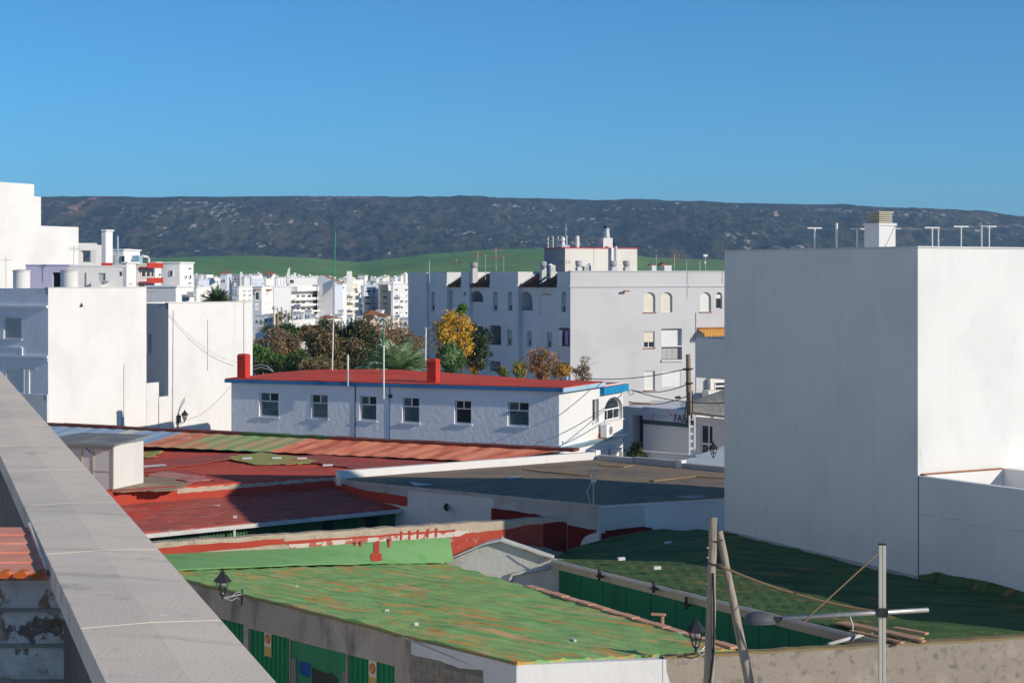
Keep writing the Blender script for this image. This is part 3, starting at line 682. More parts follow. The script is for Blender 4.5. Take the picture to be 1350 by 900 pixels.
# lime green flashing against the wall behind
fpw = Face(G(205, 715, 4.4), G(600, 690, 4.4)-G(205, 715, 4.4))
on = lambda fc, x, y, w=0: fc.p(*fc.px(x, y), w)
mb = MB(); loft(mb, [on(fpw, 150, 736, -.05), on(fpw, 205, 730, -.05), on(fpw, 384, 722, -.05), on(fpw, 490, 714, -.05), on(fpw, 592, 707, -.05)], [G(150, 753, 3.98), G(230, 750, 3.95), G(400, 743, 3.74), G(598, 740, 3.40)], 60, 8, .02, seed=8, skirt=.03, jag=.04)
from mathutils.bvhtree import BVHTree
flash = BVHTree.FromPolygons([Vector(v) for v in mb.v], mb.f)
mb.build('flashing', 'paint_green_bright', ga, recalc=False)

# concrete yard wall
W1350 = G(1350, 840, 3.6); fyw = Face(W875, W1350-W875); Lyw = fyw.px(1500)[0]
yw = thing('yard_wall', 'rough brown concrete wall with lichen along its top at the bottom right', 'wall', fyw.p(4, 0))
mb = MB()
n = 40; rr = random.Random(3)
top = [(Lyw*i/n, 3.6+rr.uniform(-.015, .015)) for i in range(n+1)]
fpoly(mb, fyw, [(0, 0)]+[(0, 3.6)]+top[1:]+[(Lyw, 0)], 0, .26); mb.build('wall', 'concrete_wall', yw)
mb = MB(); fpoly(mb, fyw, [(0, 3.597)]+[(u, z+.012) for u, z in top[1:]]+[(u, z-.03-.03*abs(mnz.noise(Vector((u*3, 1, 1))))) for u, z in top[::-1]], -.006, .267)
mb.build('lichen_crust', 'edge_lichen', yw)
mb = MB(); fpoly(mb, fyw, [(-.02, 3.56), (0.05, 3.56), (.06, 3.3), (.14, 3.05), (.22, 2.9), (.16, 2.6), (.22, 2.2), (.1, 1.5), (.2, .9), (.1, 0.02), (-.02, .02)], -.008, 0); mb.build('white_paint', 'stucco_end', yw)

# ------------------------------------------------------------------ dark green roof shed beyond the alley
E, F_ = G(735, 738, 3.5), G(1168, 845, 3.5); fal = Face(E, F_-E); Lal = (v2(F_)-v2(E)).length
C0, C1 = G(1210, 763, 3.7), G(955, 700, 3.95)
fta = Face(C0, C1-C0)                                                    # shaded face of the tall white building
K1, K2 = v2(G(460, 633, 4.5)), v2(G(790, 665, 4.5)); K1 = K1+(K1-K2).normalized()*.7
RR = G(957, 655, 4.5); fk = Face(K1, K2-K1); fr = Face(K2, v2(RR)-K2)
gs = thing('long_shed', 'long shed with the shadowed dark green roof beside the tall white building', 'shed', ((E+F_)/2).to_2d()+Vector((2, 1)))
Fx = E.lerp(F_, 1.2)
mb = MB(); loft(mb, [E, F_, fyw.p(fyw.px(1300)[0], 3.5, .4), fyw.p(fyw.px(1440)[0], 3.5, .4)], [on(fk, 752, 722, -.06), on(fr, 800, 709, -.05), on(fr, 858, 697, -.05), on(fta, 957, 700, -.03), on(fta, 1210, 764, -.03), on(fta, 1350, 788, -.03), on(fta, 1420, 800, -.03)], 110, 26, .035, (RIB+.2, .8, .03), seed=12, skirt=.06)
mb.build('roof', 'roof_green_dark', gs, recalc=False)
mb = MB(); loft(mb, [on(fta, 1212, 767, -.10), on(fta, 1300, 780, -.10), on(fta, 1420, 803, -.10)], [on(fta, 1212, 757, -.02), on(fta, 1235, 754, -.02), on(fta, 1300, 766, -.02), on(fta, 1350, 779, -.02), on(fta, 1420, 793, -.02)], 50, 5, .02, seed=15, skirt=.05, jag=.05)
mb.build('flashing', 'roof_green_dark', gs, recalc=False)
mb = MB(); a_, b_ = fta.px(1208, 762), fta.px(958, 701); fpoly(mb, fta, [(a_[0], a_[1]-.06), (b_[0], b_[1]-.06), (b_[0], b_[1]+.05), (a_[0], a_[1]+.07)], -.05, -.003); mb.build('flashing', 'render_grey', gs, 'thin grey flashing strip along the tall wall')
mb = MB(); loft(mb, [on(fk, 742, 725, -.12), on(fr, 800, 712, -.12), on(fr, 859, 697, -.1)], [on(fk, 742, 690, -.03), on(fk, 786, 698, -.03), on(fr, 800, 698, -.03), on(fr, 848, 693, -.03), on(fr, 859, 695, -.03)], 30, 4, .03, seed=16, skirt=.04, jag=.05)
mb.build('flashing', 'paint_red_dark', gs, 'dark red painted flashing', recalc=False)
mb = MB(); mb.hexa([fal.p(-.1, 3.24, -.02), fal.p(Lal, 3.24, -.02), fal.p(Lal, 3.24, .12), fal.p(-.1, 3.24, .12)], [fal.p(-.1, 3.44, -.05), fal.p(Lal, 3.44, -.05), fal.p(Lal, 3.44, .12), fal.p(-.1, 3.44, .12)])
mb.build('fascia', 'fascia_beige', gs)
mb = MB(); fbox(mb, fal, -.1, Lal, 3.445, 3.475, -.14, .1); fbox(mb, fal, -.1, Lal, 3.475, 3.53, -.14, -.11); mb.build('gutter', 'gutter_grey', gs)
mb = MB()
n = int(Lal/1.05)
for i in range(n): fbox(mb, fal, i*Lal/n+.012, (i+1)*Lal/n-.012, 0, 3.235, .04, .1)
mb.build('wall', 'paint_green_alley', gs)
for x, y in ((797, 757), (869, 773), (912, 794), (1017, 817)):
    u, z = fal.px(x, y); mb = MB(); fbox(mb, fal, u-.03, u+.03, z-.14, z+.16, -.2, -.15); fbox(mb, fal, u-.06, u+.18, z-.05, z+.0, -.24, -.15); mb.build('gutter_clip', 'metal_dark', gs)
mb = MB(); mb.obox(G(1015, 728, 3.72), (1, .2), .17, .06, 3.7, 3.8); mb.build('litter', 'render_beige', gs)
mb = MB(); mb.obox(G(998, 745, 3.68), (1, .1), .14, .07, 3.66, 3.77); mb.build('litter', 'metal_dark', gs)
for x, y in ((866, 749), (881, 716), (819, 737)):
    mb = MB(); mb.obox(G(x, y, 3.7), (1, .4), .1, .05, 3.68, 3.76); mb.build('litter', 'stucco_grey', gs)
# loose planks and a broken pipe at the yard end of the gutter
pl = thing('plank_pile', 'weathered pinkish planks lying on the shed roof edge above the yard wall', 'planks', G(1150, 838, 3.5))
for i, (xa, ya, xb, yb) in enumerate(((1108, 821, 1212, 843), (1130, 826, 1218, 846), (1122, 832, 1190, 848), (1180, 828, 1222, 836))):
    a, b = G(xa, ya, 3.6+.015*i), G(xb, yb, 3.62+.015*i); d_ = (b-a); w_ = Vector((-d_.y, d_.x, 0)).normalized()*(.16 if i == 0 else .06)
    mb = MB(); mb.hexa([a-w_, b-w_, b+w_, a+w_], [p+Vector((0, 0, .04)) for p in (a-w_, b-w_, b+w_, a+w_)]); mb.build('plank', 'wood_plank' if i != 3 else 'terracotta_edge', pl)
mb = MB(); mb.tube([P(1092, 849, 39.6), P(1132, 838, 40.4), P(1150, 836, 40.9)], .045, 8); mb.tube([P(1124, 845, 40.3), P(1124, 823, 40.3), P(1120, 811, 40.2)], .02, 6)
mb.build('broken_pipe', 'gutter_grey', None, 'pale broken pipe with a thin upright at the yard end of the gutter', 'pipe', smooth=True)
mb = MB(); b_ = G(868, 812, 3.4); mb.obox(b_+Vector((0, 0, 0)), (1, -.3), .17, .05, 3.42, 3.47); mb.obox(b_+Vector((.1, 0, 0)), (1, -.3), .03, .03, 3.2, 3.42)
mb.build('roof_bracket', 'terracotta_edge', None, 'small pink bracket standing on the roof edge over the green alley wall', 'bracket')

# pale peeling end wall with a pipe at the head of the alley
fg = Face(v2(D)+Vector((0, .35)), (v2(E)+Vector((.15, .25)))-(v2(D)+Vector((0, .35))))
aw = thing('alley_wall', 'pale peeling gable wall with a grey drainpipe at the end of the green alley', 'wall', fg.p(1.5, 0))
q = lambda x, y: fg.px(x, y)
mb = MB(); fpoly(mb, fg, [(q(588, 700)[0], 0), q(588, 741), q(640, 718), q(661, 714), q(726, 737), (q(741, 738)), (q(741, 738)[0], 0)], 0, .2); mb.build('wall', 'stucco_pale_aged', aw)
mb = MB(); mb.tube([on(fg, 672, 800, -.08), on(fg, 672.5, 762, -.08), on(fg, 676, 756, -.08), on(fg, 726, 747, -.08)], .055, 10); mb.build('drainpipe', 'gutter_grey', aw, smooth=True)
mb = MB()
for (xa, ya, xb, yb) in ((583, 741, 641, 716.5), (641, 716.5, 661, 712.5), (661, 712.5, 729, 736)):
    a, b = q(xa, ya), q(xb, yb); fpoly(mb, fg, [a, b, (b[0], b[1]+.05), (a[0], a[1]+.05)], -.15, .3)
mb.build('capping', 'gutter_grey', aw)
mb = MB(); mb.tube([on(fg, 692, 722, -.2), on(fg, 715, 731, -.25), on(fg, 730, 733, -.3), on(fg, 735, 738, -.3)], .012, 5); mb.build('wire', 'cable_brown', aw)

# ------------------------------------------------------------------ party wall with bands of old paint
q = lambda x, y: fpw.px(x, y)
ue = fk.p(0, 0); ur = q(748, 700)[0]
pwl = thing('party_wall', 'low dividing wall with peeling red and white paint behind the sunlit green roof', 'wall', fpw.p(4, 0))
mb = MB(); rr = random.Random(9); n = 60; u0 = q(120, 700)[0]
topz = [(u0+(ur-u0)*i/n, 4.4+rr.uniform(-.02, .02)) for i in range(n+1)]
fpoly(mb, fpw, [(u0, 0)]+topz+[(ur, 0)], 0, .34); mb.build('wall', 'render_beige', pwl)
def band(nm, mat, pts, w, n=5, amp=.025, seed=1):
    mb = MB(); fpoly(mb, fpw, jag_line(fpw, [q(*p) for p in pts]+[q(*pts[0])], n, amp, seed)[:-1], -w, 0); mb.build(nm, mat, pwl)
band('paint_band', 'paint_red', [(150, 727), (205, 721.5), (374, 709.5), (375.5, 716), (205, 733), (150, 739)], .012, 8, .02, 1)
band('paint_band', 'paint_white_peeling', [(378, 716), (490, 706), (600, 699.5), (622, 698), (622, 706), (560, 711), (490, 716), (384, 726)], .008, 8, .02, 2)
band('paint_band', 'paint_red', [(376, 713), (490, 705.5), (600, 697.5), (600, 700), (490, 708), (376, 717.5)], .014, 8, .012, 3)
band('paint_band', 'paint_red_peeling', [(590, 708), (622, 702), (700, 692), (738, 688), (747, 689), (747, 726), (729, 722), (660, 713), (622, 728), (594, 738)], .018, 8, .03, 4)
band('paint_band', 'paint_red_dark', [(716, 690), (747, 688), (747, 728), (728, 724), (716, 719)], .024, 6, .03, 5)
def onplane(x, y):
    o = Vector((0, 0, H)); r = (P(x, y, 1)-o).normalized(); h = flash.ray_cast(o, r); 
    return h[0]-r*.03 if h[0] is not None else on(fpw, x, y, -.07)
mb = MB()
for (x0, y0, x1, y1) in ((466, 713, 468.5, 719), (474, 712, 477, 720), (493, 711, 500, 733), (488, 728, 504, 739), (511, 708, 515, 721)):
    (ua, za), (ub, zb) = q(x0, y1), q(x1, y0)
    rj = random.Random(int(x0)); cx_, cy_, hx, hy = (x0+x1)/2, (y0+y1)/2, (x1-x0)/2, (y1-y0)/2
    ps = [onplane(cx_+hx*math.copysign(abs(math.cos(a))**.5, math.cos(a))*rj.uniform(.8, 1.1), cy_+hy*math.copysign(abs(math.sin(a))**.5, math.sin(a))*rj.uniform(.85, 1.1)) for a in [2*math.pi*k/14 for k in range(14)]]
    mb = MB(); mb.hexa([p+Vector((0, .02, -.02)) for p in ps], ps); mb.build('paint_drip', 'paint_red', ga)
mb = MB()
for x in (528, 539, 550, 563, 574): (ua, za), (ub, zb) = q(x-1, 712-(x-528)*.11), q(x+1.4, 700-(x-528)*.09); fpoly(mb, fpw, [(ua, za), (ub, za-.01), (ub+.03, zb), (ua+.02, zb)], -.022, 0)
mb.build('paint_streak', 'paint_red', pwl)

# ------------------------------------------------------------------ low red roof
GL, GR = G(190, 702, 3.75), G(537, 668, 3.75); GLx = GL+(GL-GR)*.35
K13 = Vector((K1.x, K1.y, 4.2)); BLx = G(140, 666, 4.2); BLx = BLx+(BLx-K13)*.15
rs = thing('red_shed', 'shed with a worn red roof and white gutter just behind the party wall', 'shed', ((GL+GR)/2).to_2d()+Vector((-1, 2)))
mb = MB(); loft(mb, [GLx, GR], [BLx, K13], 60, 24, .05, (R(26), .6, .012), seed=21, skirt=.06); mb.build('roof', 'roof_red_worn', rs, recalc=False)
fgu = Face(GL, GR-GL); Lg = (v2(GR)-v2(GL)).length; u0 = -Lg*.35
mb = MB(); 
for (a, b, z0_, z1_) in ((-.17, .02, 3.6, 3.625), (-.17, -.145, 3.625, 3.73), (-.005, .02, 3.625, 3.71)): fbox(mb, fgu, u0, Lg+.05, z0_, z1_, a, b)
for i in range(12): fbox(mb, fgu, u0+i*1.05, u0+i*1.05+.03, 3.59, 3.736, -.176, .02)
mb.build('gutter', 'gutter_grey', rs)
mb = MB(); ribbed(mb, fgu, u0, Lg, 2.2, 3.58, .22, .12, .03); fbox(mb, fgu, u0, Lg, 0, 3.56, .26, .4); mb.build('wall', M('sheet_dark_green', (.035, .095, .045), .7, [('n', (.10, .13, .075), (3, 3, .4), 0, 6, .5, .7, .7)]), rs)
for x0, x1 in ((253, 266), (430, 442), (487, 502)):
    ua, ub = fgu.px(x0)[0], fgu.px(x1)[0]; mb = MB(); fbox(mb, fgu, ua, ub, 2.9, 3.5, .16, .2); mb.build('vent_opening', 'dark_void', rs)
u = fgu.px(307)[0]; mb = MB(); mb.tube([fgu.p(u, 3.6, -.08), fgu.p(u, 2.4, -.08)], .045, 8); mb.build('downpipe', 'gutter_grey', rs, smooth=True)
mb = MB(); ua, ub = fgu.px(280)[0], Lg; fbox(mb, fgu, ua, ub, 2.72, 2.8, -.02, .18); mb.build('sill_rail', 'gutter_grey', rs)
fub = Face(BLx, v2(K13)-v2(BLx)); Lub = (v2(K13)-v2(BLx)).length; um = fub.px(232)[0]
mb = MB(); rr = random.Random(14)
fpoly(mb, fub, [(um, 3.95), (um, 4.61)]+[(um+(Lub-um)*i/40, 4.57+rr.uniform(-.03, .02)) for i in range(41)]+[(Lub, 3.95)], 0, .2); mb.build('upstand', 'render_beige', rs)
mb = MB(); fpoly(mb, fub, [(um, 4.05), (um, 4.45)]+[(um+(Lub-um)*i/40, 4.41+rr.uniform(-.015, .015)+.06*i/40) for i in range(41)]+[(Lub, 4.05)], -.02, 0); mb.build('flashing', 'paint_red', rs)
mb = MB(); fpoly(mb, fub, [(-.5, 4.05), (-.5, 4.61), (um*.5, 4.65), (um+.02, 4.65), (um+.04, 4.05)], -.05, .2); mb.build('flashing', 'paint_red', rs, 'tall plain red panel')
mb = MB()
for x, y in ((282, 666), (186, 668), (310, 680)):
    mb = MB(); c = G(x, y, 4.05); mb.obox(c, (1, .1), .2 if x == 282 else .06, .03, 3.99, 4.07); mb.build('litter', 'stucco_grey', rs)
# drainage strip of the dark flat roofed building beside it, red paint on its wall: see below

# ------------------------------------------------------------------ middle red roof
mr = thing('market_hall', 'market hall with a broad patched red and mossy roof below the ribbed orange strip roof', 'market hall', G(300, 620, 5))
Fa, Fb = fub.p(-1.5, 4.61, .02), fub.p(Lub, 4.61, .02); Ba, Bb = G(100, 592, 4.55), Vector((G(640, 606, 4.55)))
def row(t, z=0): return [Fa.lerp(Ba, t)+Vector((0, 0, z)), Fb.lerp(Bb, t)+Vector((0, 0, z))]
mb = MB(); r0, r1 = row(0), row(1); loft(mb, r0, r1, 60, 30, .02, (R(26), .7, .010), seed=31, skirt=.06); mb.build('roof', 'roof_red', mr, recalc=False)
mb = MB(); mb.prism([Fa.to_2d(), Fb.to_2d(), Bb.to_2d(), Ba.to_2d()], 0, 4.47); mb.build('wall', 'render_beige', mr)
def patch(mat, pts, z, lab=None, nm='roof_patch'):
    mb = MB(); ps = []
    for a, b in zip(pts, pts[1:]+pts[:1]):
        for i in range(9):
            x, y = a[0]+(b[0]-a[0])*i/9, a[1]+(b[1]-a[1])*i/9; ps.append(G(x+RND.uniform(-4, 4), y+RND.uniform(-.7, .7), z))
    mb.hexa([p-Vector((0, 0, .02)) for p in ps], ps); mb.build(nm, mat, mr, lab)
patch('roof_brown_moss', [(150, 648), (232, 646), (250, 636), (205, 626), (150, 632)], 4.635)
patch('roof_red_worn', [(150, 627), (300, 605), (430, 607), (300, 598), (150, 612)], 4.63)
patch('paint_pink_worn', [(193, 625), (215, 620), (262, 627), (285, 632), (250, 634)], 4.64)
patch('roof_green_moss', [(150, 606), (150, 598), (215, 594), (205, 601)], 4.635)
patch('roof_green_moss', [(295, 603), (345, 596), (420, 606), (410, 610), (340, 612)], 4.64)
patch('roof_red_worn', [(360, 601), (420, 599), (560, 608), (600, 612), (500, 622), (430, 612)], 4.632)
patch('stucco_grey', [(150, 612), (190, 612.5), (216, 612), (216, 614.5), (150, 616)], 4.642, 'pale strip of repair felt')
for (x, y) in ((326, 603), (432, 612), (365, 602.5), (398, 603)):
    mb = MB(); c = G(x, y, 4.7); mb.obox(c, (1, .2), .18, .06, 4.65, 4.71); mb.build('litter', 'stucco_grey', mr)

# ribbed strip roof in front of the blue trimmed building
sr = thing('strip_roof', 'long ribbed strip roof in orange, green and blue panels with a dark red ridge', 'roof', G(450, 590, 5))
def eave(x): t = (x-230)/410; return G(x, 590+18*t, 4.65) if x > 225 else G(x, 590+18*t-.0, 4.65)
def ridge(x): t = (x-150)/590; return G(x, 563.5+28.5*t, 4.97)
SK = 62                                                                  # ribs lean in the picture: the eave end lies left of the ridge end
segs = [(66, 120, 'sheet_blue'), (120, 176, 'sheet_blue'), (176, 196, 'sheet_translucent'), (196, 246, 'sheet_blue'), (246, 292, 'sheet_salmon'), (292, 340, 'sheet_mixed'), (340, 415, 'sheet_mixed'), (415, 500, 'sheet_orange'), (500, 580, 'sheet_orange'), (580, 660, 'sheet_orange'), (660, 752, 'sheet_orange')]
for a, b, m in segs:
    ea_, eb_ = (max(a-SK, -20), b-SK) if b < 700 else (a-SK, 650)
    mb = MB(); sheet(mb, (eave(ea_), eave(eb_)), (ridge(a), ridge(b)), .8, .013)
    mb.build('roof_sheet', m, sr)
mb = MB()
a = eave(0); 
pts = [ridge(x) for x in range(20, 761, 20)]
for p, q2 in zip(pts, pts[1:]):
    o = Vector((-.12, -.28, 0)); h = Vector((0, 0, .06+RND.uniform(-.01, .02)))
    if p.x > 1.9: continue
    mb.hexa([p+o-h*.8, q2+o-h*.8, q2-o-h*.8, p-o-h*.8], [p+o+h, q2+o+h, q2-o+h, p-o+h], 1 if -11.8 < p.x < -7.6 else 0)
mb.build('ridge_cap', ['ridge_dark_red', 'ridge_green'], sr)
mb = MB(); e_a, e_b, r_a, r_b = eave(20), eave(640), ridge(40), ridge(745)
mb.hexa([Vector((p.x, p.y+o, 0)) for p, o in ((e_a, .5), (e_b, .3), (r_b, 0), (r_a, 0))], [Vector((p.x, p.y+o, z)) for p, o, z in ((e_a, .5, 4.52), (e_b, .3, 4.52), (r_b, 0, 4.83), (r_a, 0, 4.83))])
mb.build('wall', 'paint_red_dark', sr)
# white fibre-board kiosk
kk = thing('rooftop_kiosk', 'small white panelled hut with a flat grey roof beside the parapet', 'hut', P(110, 655, 60).to_2d().to_3d())
kc = P(150, 587, 59); fkk = Face(kc, v2(P(60, 587, 59.8))-v2(kc)); Lk = 3.2
q = lambda x, y: fkk.px(x, y)
mb = MB(); fbox(mb, fkk, 0, Lk, 3.96, 6.03, 0, 1.9); mb.build('wall', white('board_white', (.74, .73, .70), .35, .3, None), kk)
mb = MB()
for x in (150, 124, 109, 90): u = q(x, 600)[0]; fbox(mb, fkk, u+(-.0 if x < 150 else .0), u+.05, 3.96, 5.96, -.025, 0)
fbox(mb, fkk, 0.06, Lk, 5.89, 5.96, -.02, 0); fbox(mb, fkk, 0.06, Lk, 5.18, 5.22, -.018, 0); mb.build('panel_strip', 'fascia_beige', kk)
mb = MB(); mb.hexa([fkk.p(-.15, 6.035, -.2), fkk.p(Lk, 6.035, -.2), fkk.p(Lk, 6.06, 3.3), fkk.p(.5, 6.06, 3.3)], [fkk.p(-.15, 6.09, -.2), fkk.p(Lk, 6.09, -.2), fkk.p(Lk, 6.11, 3.3), fkk.p(.5, 6.11, 3.3)]); mb.build('roof', 'roof_grey', kk)
mb = MB(); a, b = q(112, 589.5), q(120, 597); fpoly(mb, fkk, [(a[0], a[1]), (a[0]-.06, a[1]+.0), (b[0]-.06, b[1]), (b[0]+.0, b[1])], -.03, -.02); mb.build('tape', 'trim_blue', kk)

# ------------------------------------------------------------------ building with the dark flat roof
db = thing('flat_roof_building', 'low building with a dark mineral felt flat roof half in shadow and white walls', 'building', v2(K2)+Vector((1, 5)))
KB, KR = v2(G(780, 607, 4.5)), v2(G(990, 627, 4.5))
z3 = lambda p, z: Vector((p[0], p[1], z))
mb = MB(); loft(mb, [z3(K1, 4.53), z3(K2, 4.5), z3(RR, 4.53)], [z3(K1+(KB-K1)*.04, 4.56), z3(KB, 4.58), z3(KR, 4.55)], 50, 20, .015, seed=41, skirt=.1)
mb.build('roof', 'membrane_dark', db, recalc=False)
Lk1 = (K2-K1).length; Lr = (v2(RR)-K2).length
mb = MB(); fbox(mb, fk, 0, Lk1, 0, 4.45, .003, .25); mb.build('wall', white('stucco_side', (.74, .75, .77), .3, .2, (6, .4, .03)), db)
mb = MB(); fbox(mb, fr, .25, Lr, 0, 4.44, .003, .25); mb.build('wall', 'stucco_clean', db)
q = lambda x, y: fk.px(x, y)
def slab(fc, nm, mat, pts, w, par, n=5, amp=.02, seed=1):
    mb = MB(); fpoly(mb, fc, jag_line(fc, [fc.px(*p) for p in pts]+[fc.px(*pts[0])], n, amp, seed)[:-1], -w, 0); return mb.build(nm, mat, par)
slab(fk, 'grey_render', 'render_grey', [(651, 656), (788, 667.5), (788, 702), (738, 694), (651, 688)], .01, db, 6, .02, 1)
slab(fr, 'grey_render', 'stucco_pale_aged', [(791, 668), (849, 663), (851, 697), (791, 703)], .012, db, 6, .03, 2)
slab(fk, 'red_flashing', 'paint_red_dark', [(648, 669), (700, 676), (737, 685), (737, 694), (648, 690)], .02, db, 6, .02, 3)
slab(fk, 'red_flashing', 'paint_red', [(430, 637), (445, 636), (480, 645), (537, 655), (537, 667), (500, 661), (430, 647)], .02, db, 6, .015, 4)
slab(fk, 'grey_render', 'render_grey', [(436, 627), (462, 633), (537, 642), (537, 655), (480, 645), (436, 634)], .012, db, 6, .012, 5)
mb = MB(); fbox(mb, fk, 0, Lk1, 4.4, 4.5, -.05, .05); mb.build('roof_edge', 'render_grey', db)
mb = MB(); fbox(mb, fr, 0, Lr, 4.4, 4.475, -.04, .05); mb.build('roof_edge', 'stucco_clean', db)
u, z = fk.px(591, 668); mb = MB(); mb.tube([fk.p(u-.06, z+.08, -.02), fk.p(u, z, -.16), fk.p(u+.12, z-.06, -.2)], .06, 8); mb.build('spout', 'metal_dark', db, smooth=True)
fpb = Face(K1, KB-K1); Lpb = (KB-K1).length
mb = MB(); mb.hexa([fpb.p(0, 4.3, -.35), fpb.p(Lpb, 4.3, -.35), fpb.p(Lpb, 4.3, -.1), fpb.p(0, 4.3, -.1)], [fpb.p(0, 4.8, -.35), fpb.p(Lpb, 4.86, -.35), fpb.p(Lpb, 4.86, -.1), fpb.p(0, 4.8, -.1)]); mb.build('parapet', 'stucco_clean', db)
fp2 = Face(KB, KR-KB); q2 = lambda x, y: fp2.px(x, y)
for (xa, xb, yt, yb, zt, m) in ((781, 789, 596, 612, 4.92, 'stucco_clean'), (792, 840, 601, 614, 4.76, 'stucco_pale_aged'), (838, 895, 607, 622, 4.8, 'render_grey'), (895, 902, 609, 624, 4.84, 'stucco_clean'), (903, 960, 614, 626, 4.74, 'render_grey')):
    ua, ub = q2(xa, yt)[0], q2(xb, yt)[0]; mb = MB(); fbox(mb, fp2, ua, ub, 4.2, zt, -.15, .12); mb.build('parapet', m, db)
def felt(mat, pts, z, nm='roof_patch'):
    mb = MB(); ps = [G(x, y, z) for x, y in pts]; mb.hexa([p-Vector((0, 0, .03)) for p in ps], ps); mb.build(nm, mat, db)
felt('render_grey', [(664, 628.5), (684, 627), (690, 629), (671, 630.6)], 4.585)
felt('render_grey', [(893, 654), (912, 652.5), (930, 653.5), (915, 655.5)], 4.555)
felt('stucco_grey', [(540, 634), (556, 637), (570, 637.5), (548, 639)], 4.565)
felt('membrane_ochre', [(795, 610), (835, 613), (822, 615), (790, 613)], 4.59)
felt('membrane_ochre', [(858, 632), (915, 626), (917, 627), (862, 633.5)], 4.585)
felt('membrane_ochre', [(690, 617), (780, 626), (779, 627), (690, 618.3)], 4.585)
felt('membrane_ochre', [(915, 625), (955, 628), (955, 630), (915, 627)], 4.58)
# ------------------------------------------------------------------ tall blank white building on the right
tb_loc = v2(C0).lerp(v2(C1), .5)+Vector((4, 2))
tb = thing('white_building', 'tall blank white building with one grey shadowed side and one bright side at the right', 'building', tb_loc)
U1 = (v2(C1)-v2(C0)).normalized(); V1 = Vector((U1.y, -U1.x)); V1 = V1 if V1.x > 0 else -V1
fts = Face(C0, V1); Lt = (v2(C1)-v2(C0)).length; ZT = 12.25
c0 = v2(C0)
QB = c0+V1*11+U1*.6; QC = c0+V1*11  # unseen rear corners, shaped to steer the shadow cast on the lower roofs
mb = MB(); mb.prism([c0, c0+U1*Lt, QB, QC], 0, 11.55)
mb2 = [c0, c0+U1*Lt, QB, QC]; inn = [c0+U1*.22+V1*.22, c0+U1*(Lt-.42)+V1*.22, QB-V1*.25-U1*.15, QC-V1*.25+U1*.22]
for i in range(4):
    j = (i+1) % 4
    mb.hexa([z3(mb2[i], 11.55), z3(mb2[j], 11.55), z3(inn[j], 11.55), z3(inn[i], 11.55)], [z3(mb2[i], ZT), z3(mb2[j], ZT), z3(inn[j], ZT), z3(inn[i], ZT)])
mb.build('wall', 'stucco_tower', tb)
mb = MB(); o_ = [c0-U1*.03-V1*.03, c0+U1*(Lt+.03)-V1*.03, QB+U1*.03+V1*.03, QC-U1*.03+V1*.03]
for i in range(4):
    j = (i+1) % 4; mb.hexa([z3(o_[i], ZT+.002), z3(o_[j], ZT+.002), z3(inn[j], ZT+.002), z3(inn[i], ZT+.002)], [z3(o_[i], ZT+.045), z3(o_[j], ZT+.045), z3(inn[j], ZT+.045), z3(inn[i], ZT+.045)])
mb.build('coping', 'stucco_grey', tb)
mb = MB(); mb.prism([c0+U1*(Lt+1.75)+V1*.25, c0+U1*(Lt-1.2)+V1*.25, c0+U1*(Lt-1.2)+V1*1.2, c0+U1*(Lt+1.75)+V1*1.2], 8.43, 9.64); mb.build('balcony', 'stucco_tower', tb)
# chimney with louvred cap
cc = P(1160, 326, 50.6).to_2d(); 
mb = MB(); mb.obox(cc+U1*0, V1, .30, .30, 11.5, 12.98); mb.obox(cc, V1, .33, .33, 12.92, 12.985); ch = mb.build('chimney', 'stucco_white', tb)
mb = MB()
for k in range(5): mb.obox(cc, V1, .24-.0*k, .24, 13.0+k*.055, 13.035+k*.055)
mb.obox(cc, V1, .17, .17, 12.985, 13.27); mb.obox(cc, V1, .27, .27, 13.27, 13.31); mb.build('vent_cap', 'fascia_beige', ch)
# terrace annexe
mb = MB()
AN = 9.6
mb.prism([c0-U1*AN, c0-U1*.006, c0-U1*.006+V1*.2, c0-U1*AN+V1*.2], 0, 6.37)
mb.prism([c0-U1*AN+V1*.203, c0-U1*.006+V1*.203, c0-U1*.006+V1*9, c0-U1*AN+V1*9], 0, 5.2)
mb.prism([c0-U1*AN+V1*2.95, c0-U1*.12+V1*2.95, c0-U1*.12+V1*3.15, c0-U1*AN+V1*3.15], 5.203, 6.41)
mb.prism([c0-U1*.11+V1*.21, c0-U1*.005+V1*.21, c0-U1*.005+V1*9, c0-U1*.11+V1*9], 5.203, 6.385)
an = mb.build('terrace_wall', 'stucco_tower', tb)
mb = MB(); mb.prism([c0-U1*.13+V1*.1, c0-U1*.004+V1*.1, c0-U1*.004+V1*2.94, c0-U1*.13+V1*2.94], 6.39, 6.42); mb.build('tile_coping', 'tile_terracotta', an)
mb = MB(); fbox(mb, fta, -.035, -.012, 3.7, 6.34, -.006, .0); mb.build('joint', 'metal_dark', an)
rr = random.Random(2); mb = MB()
pts = [on(fta, 1210+i*140/30, 677+i*.70+rr.uniform(-1.2, 1.2)+(3 if i > 14 else 0), -.012) for i in range(31)]

for a_, b_ in ((0, 6), (7, 13), (15, 19), (20, 22), (26, 31)): mb = MB(); mb.tube(pts[a_:b_], .006, 5); mb.build('crack', 'render_grey', an)

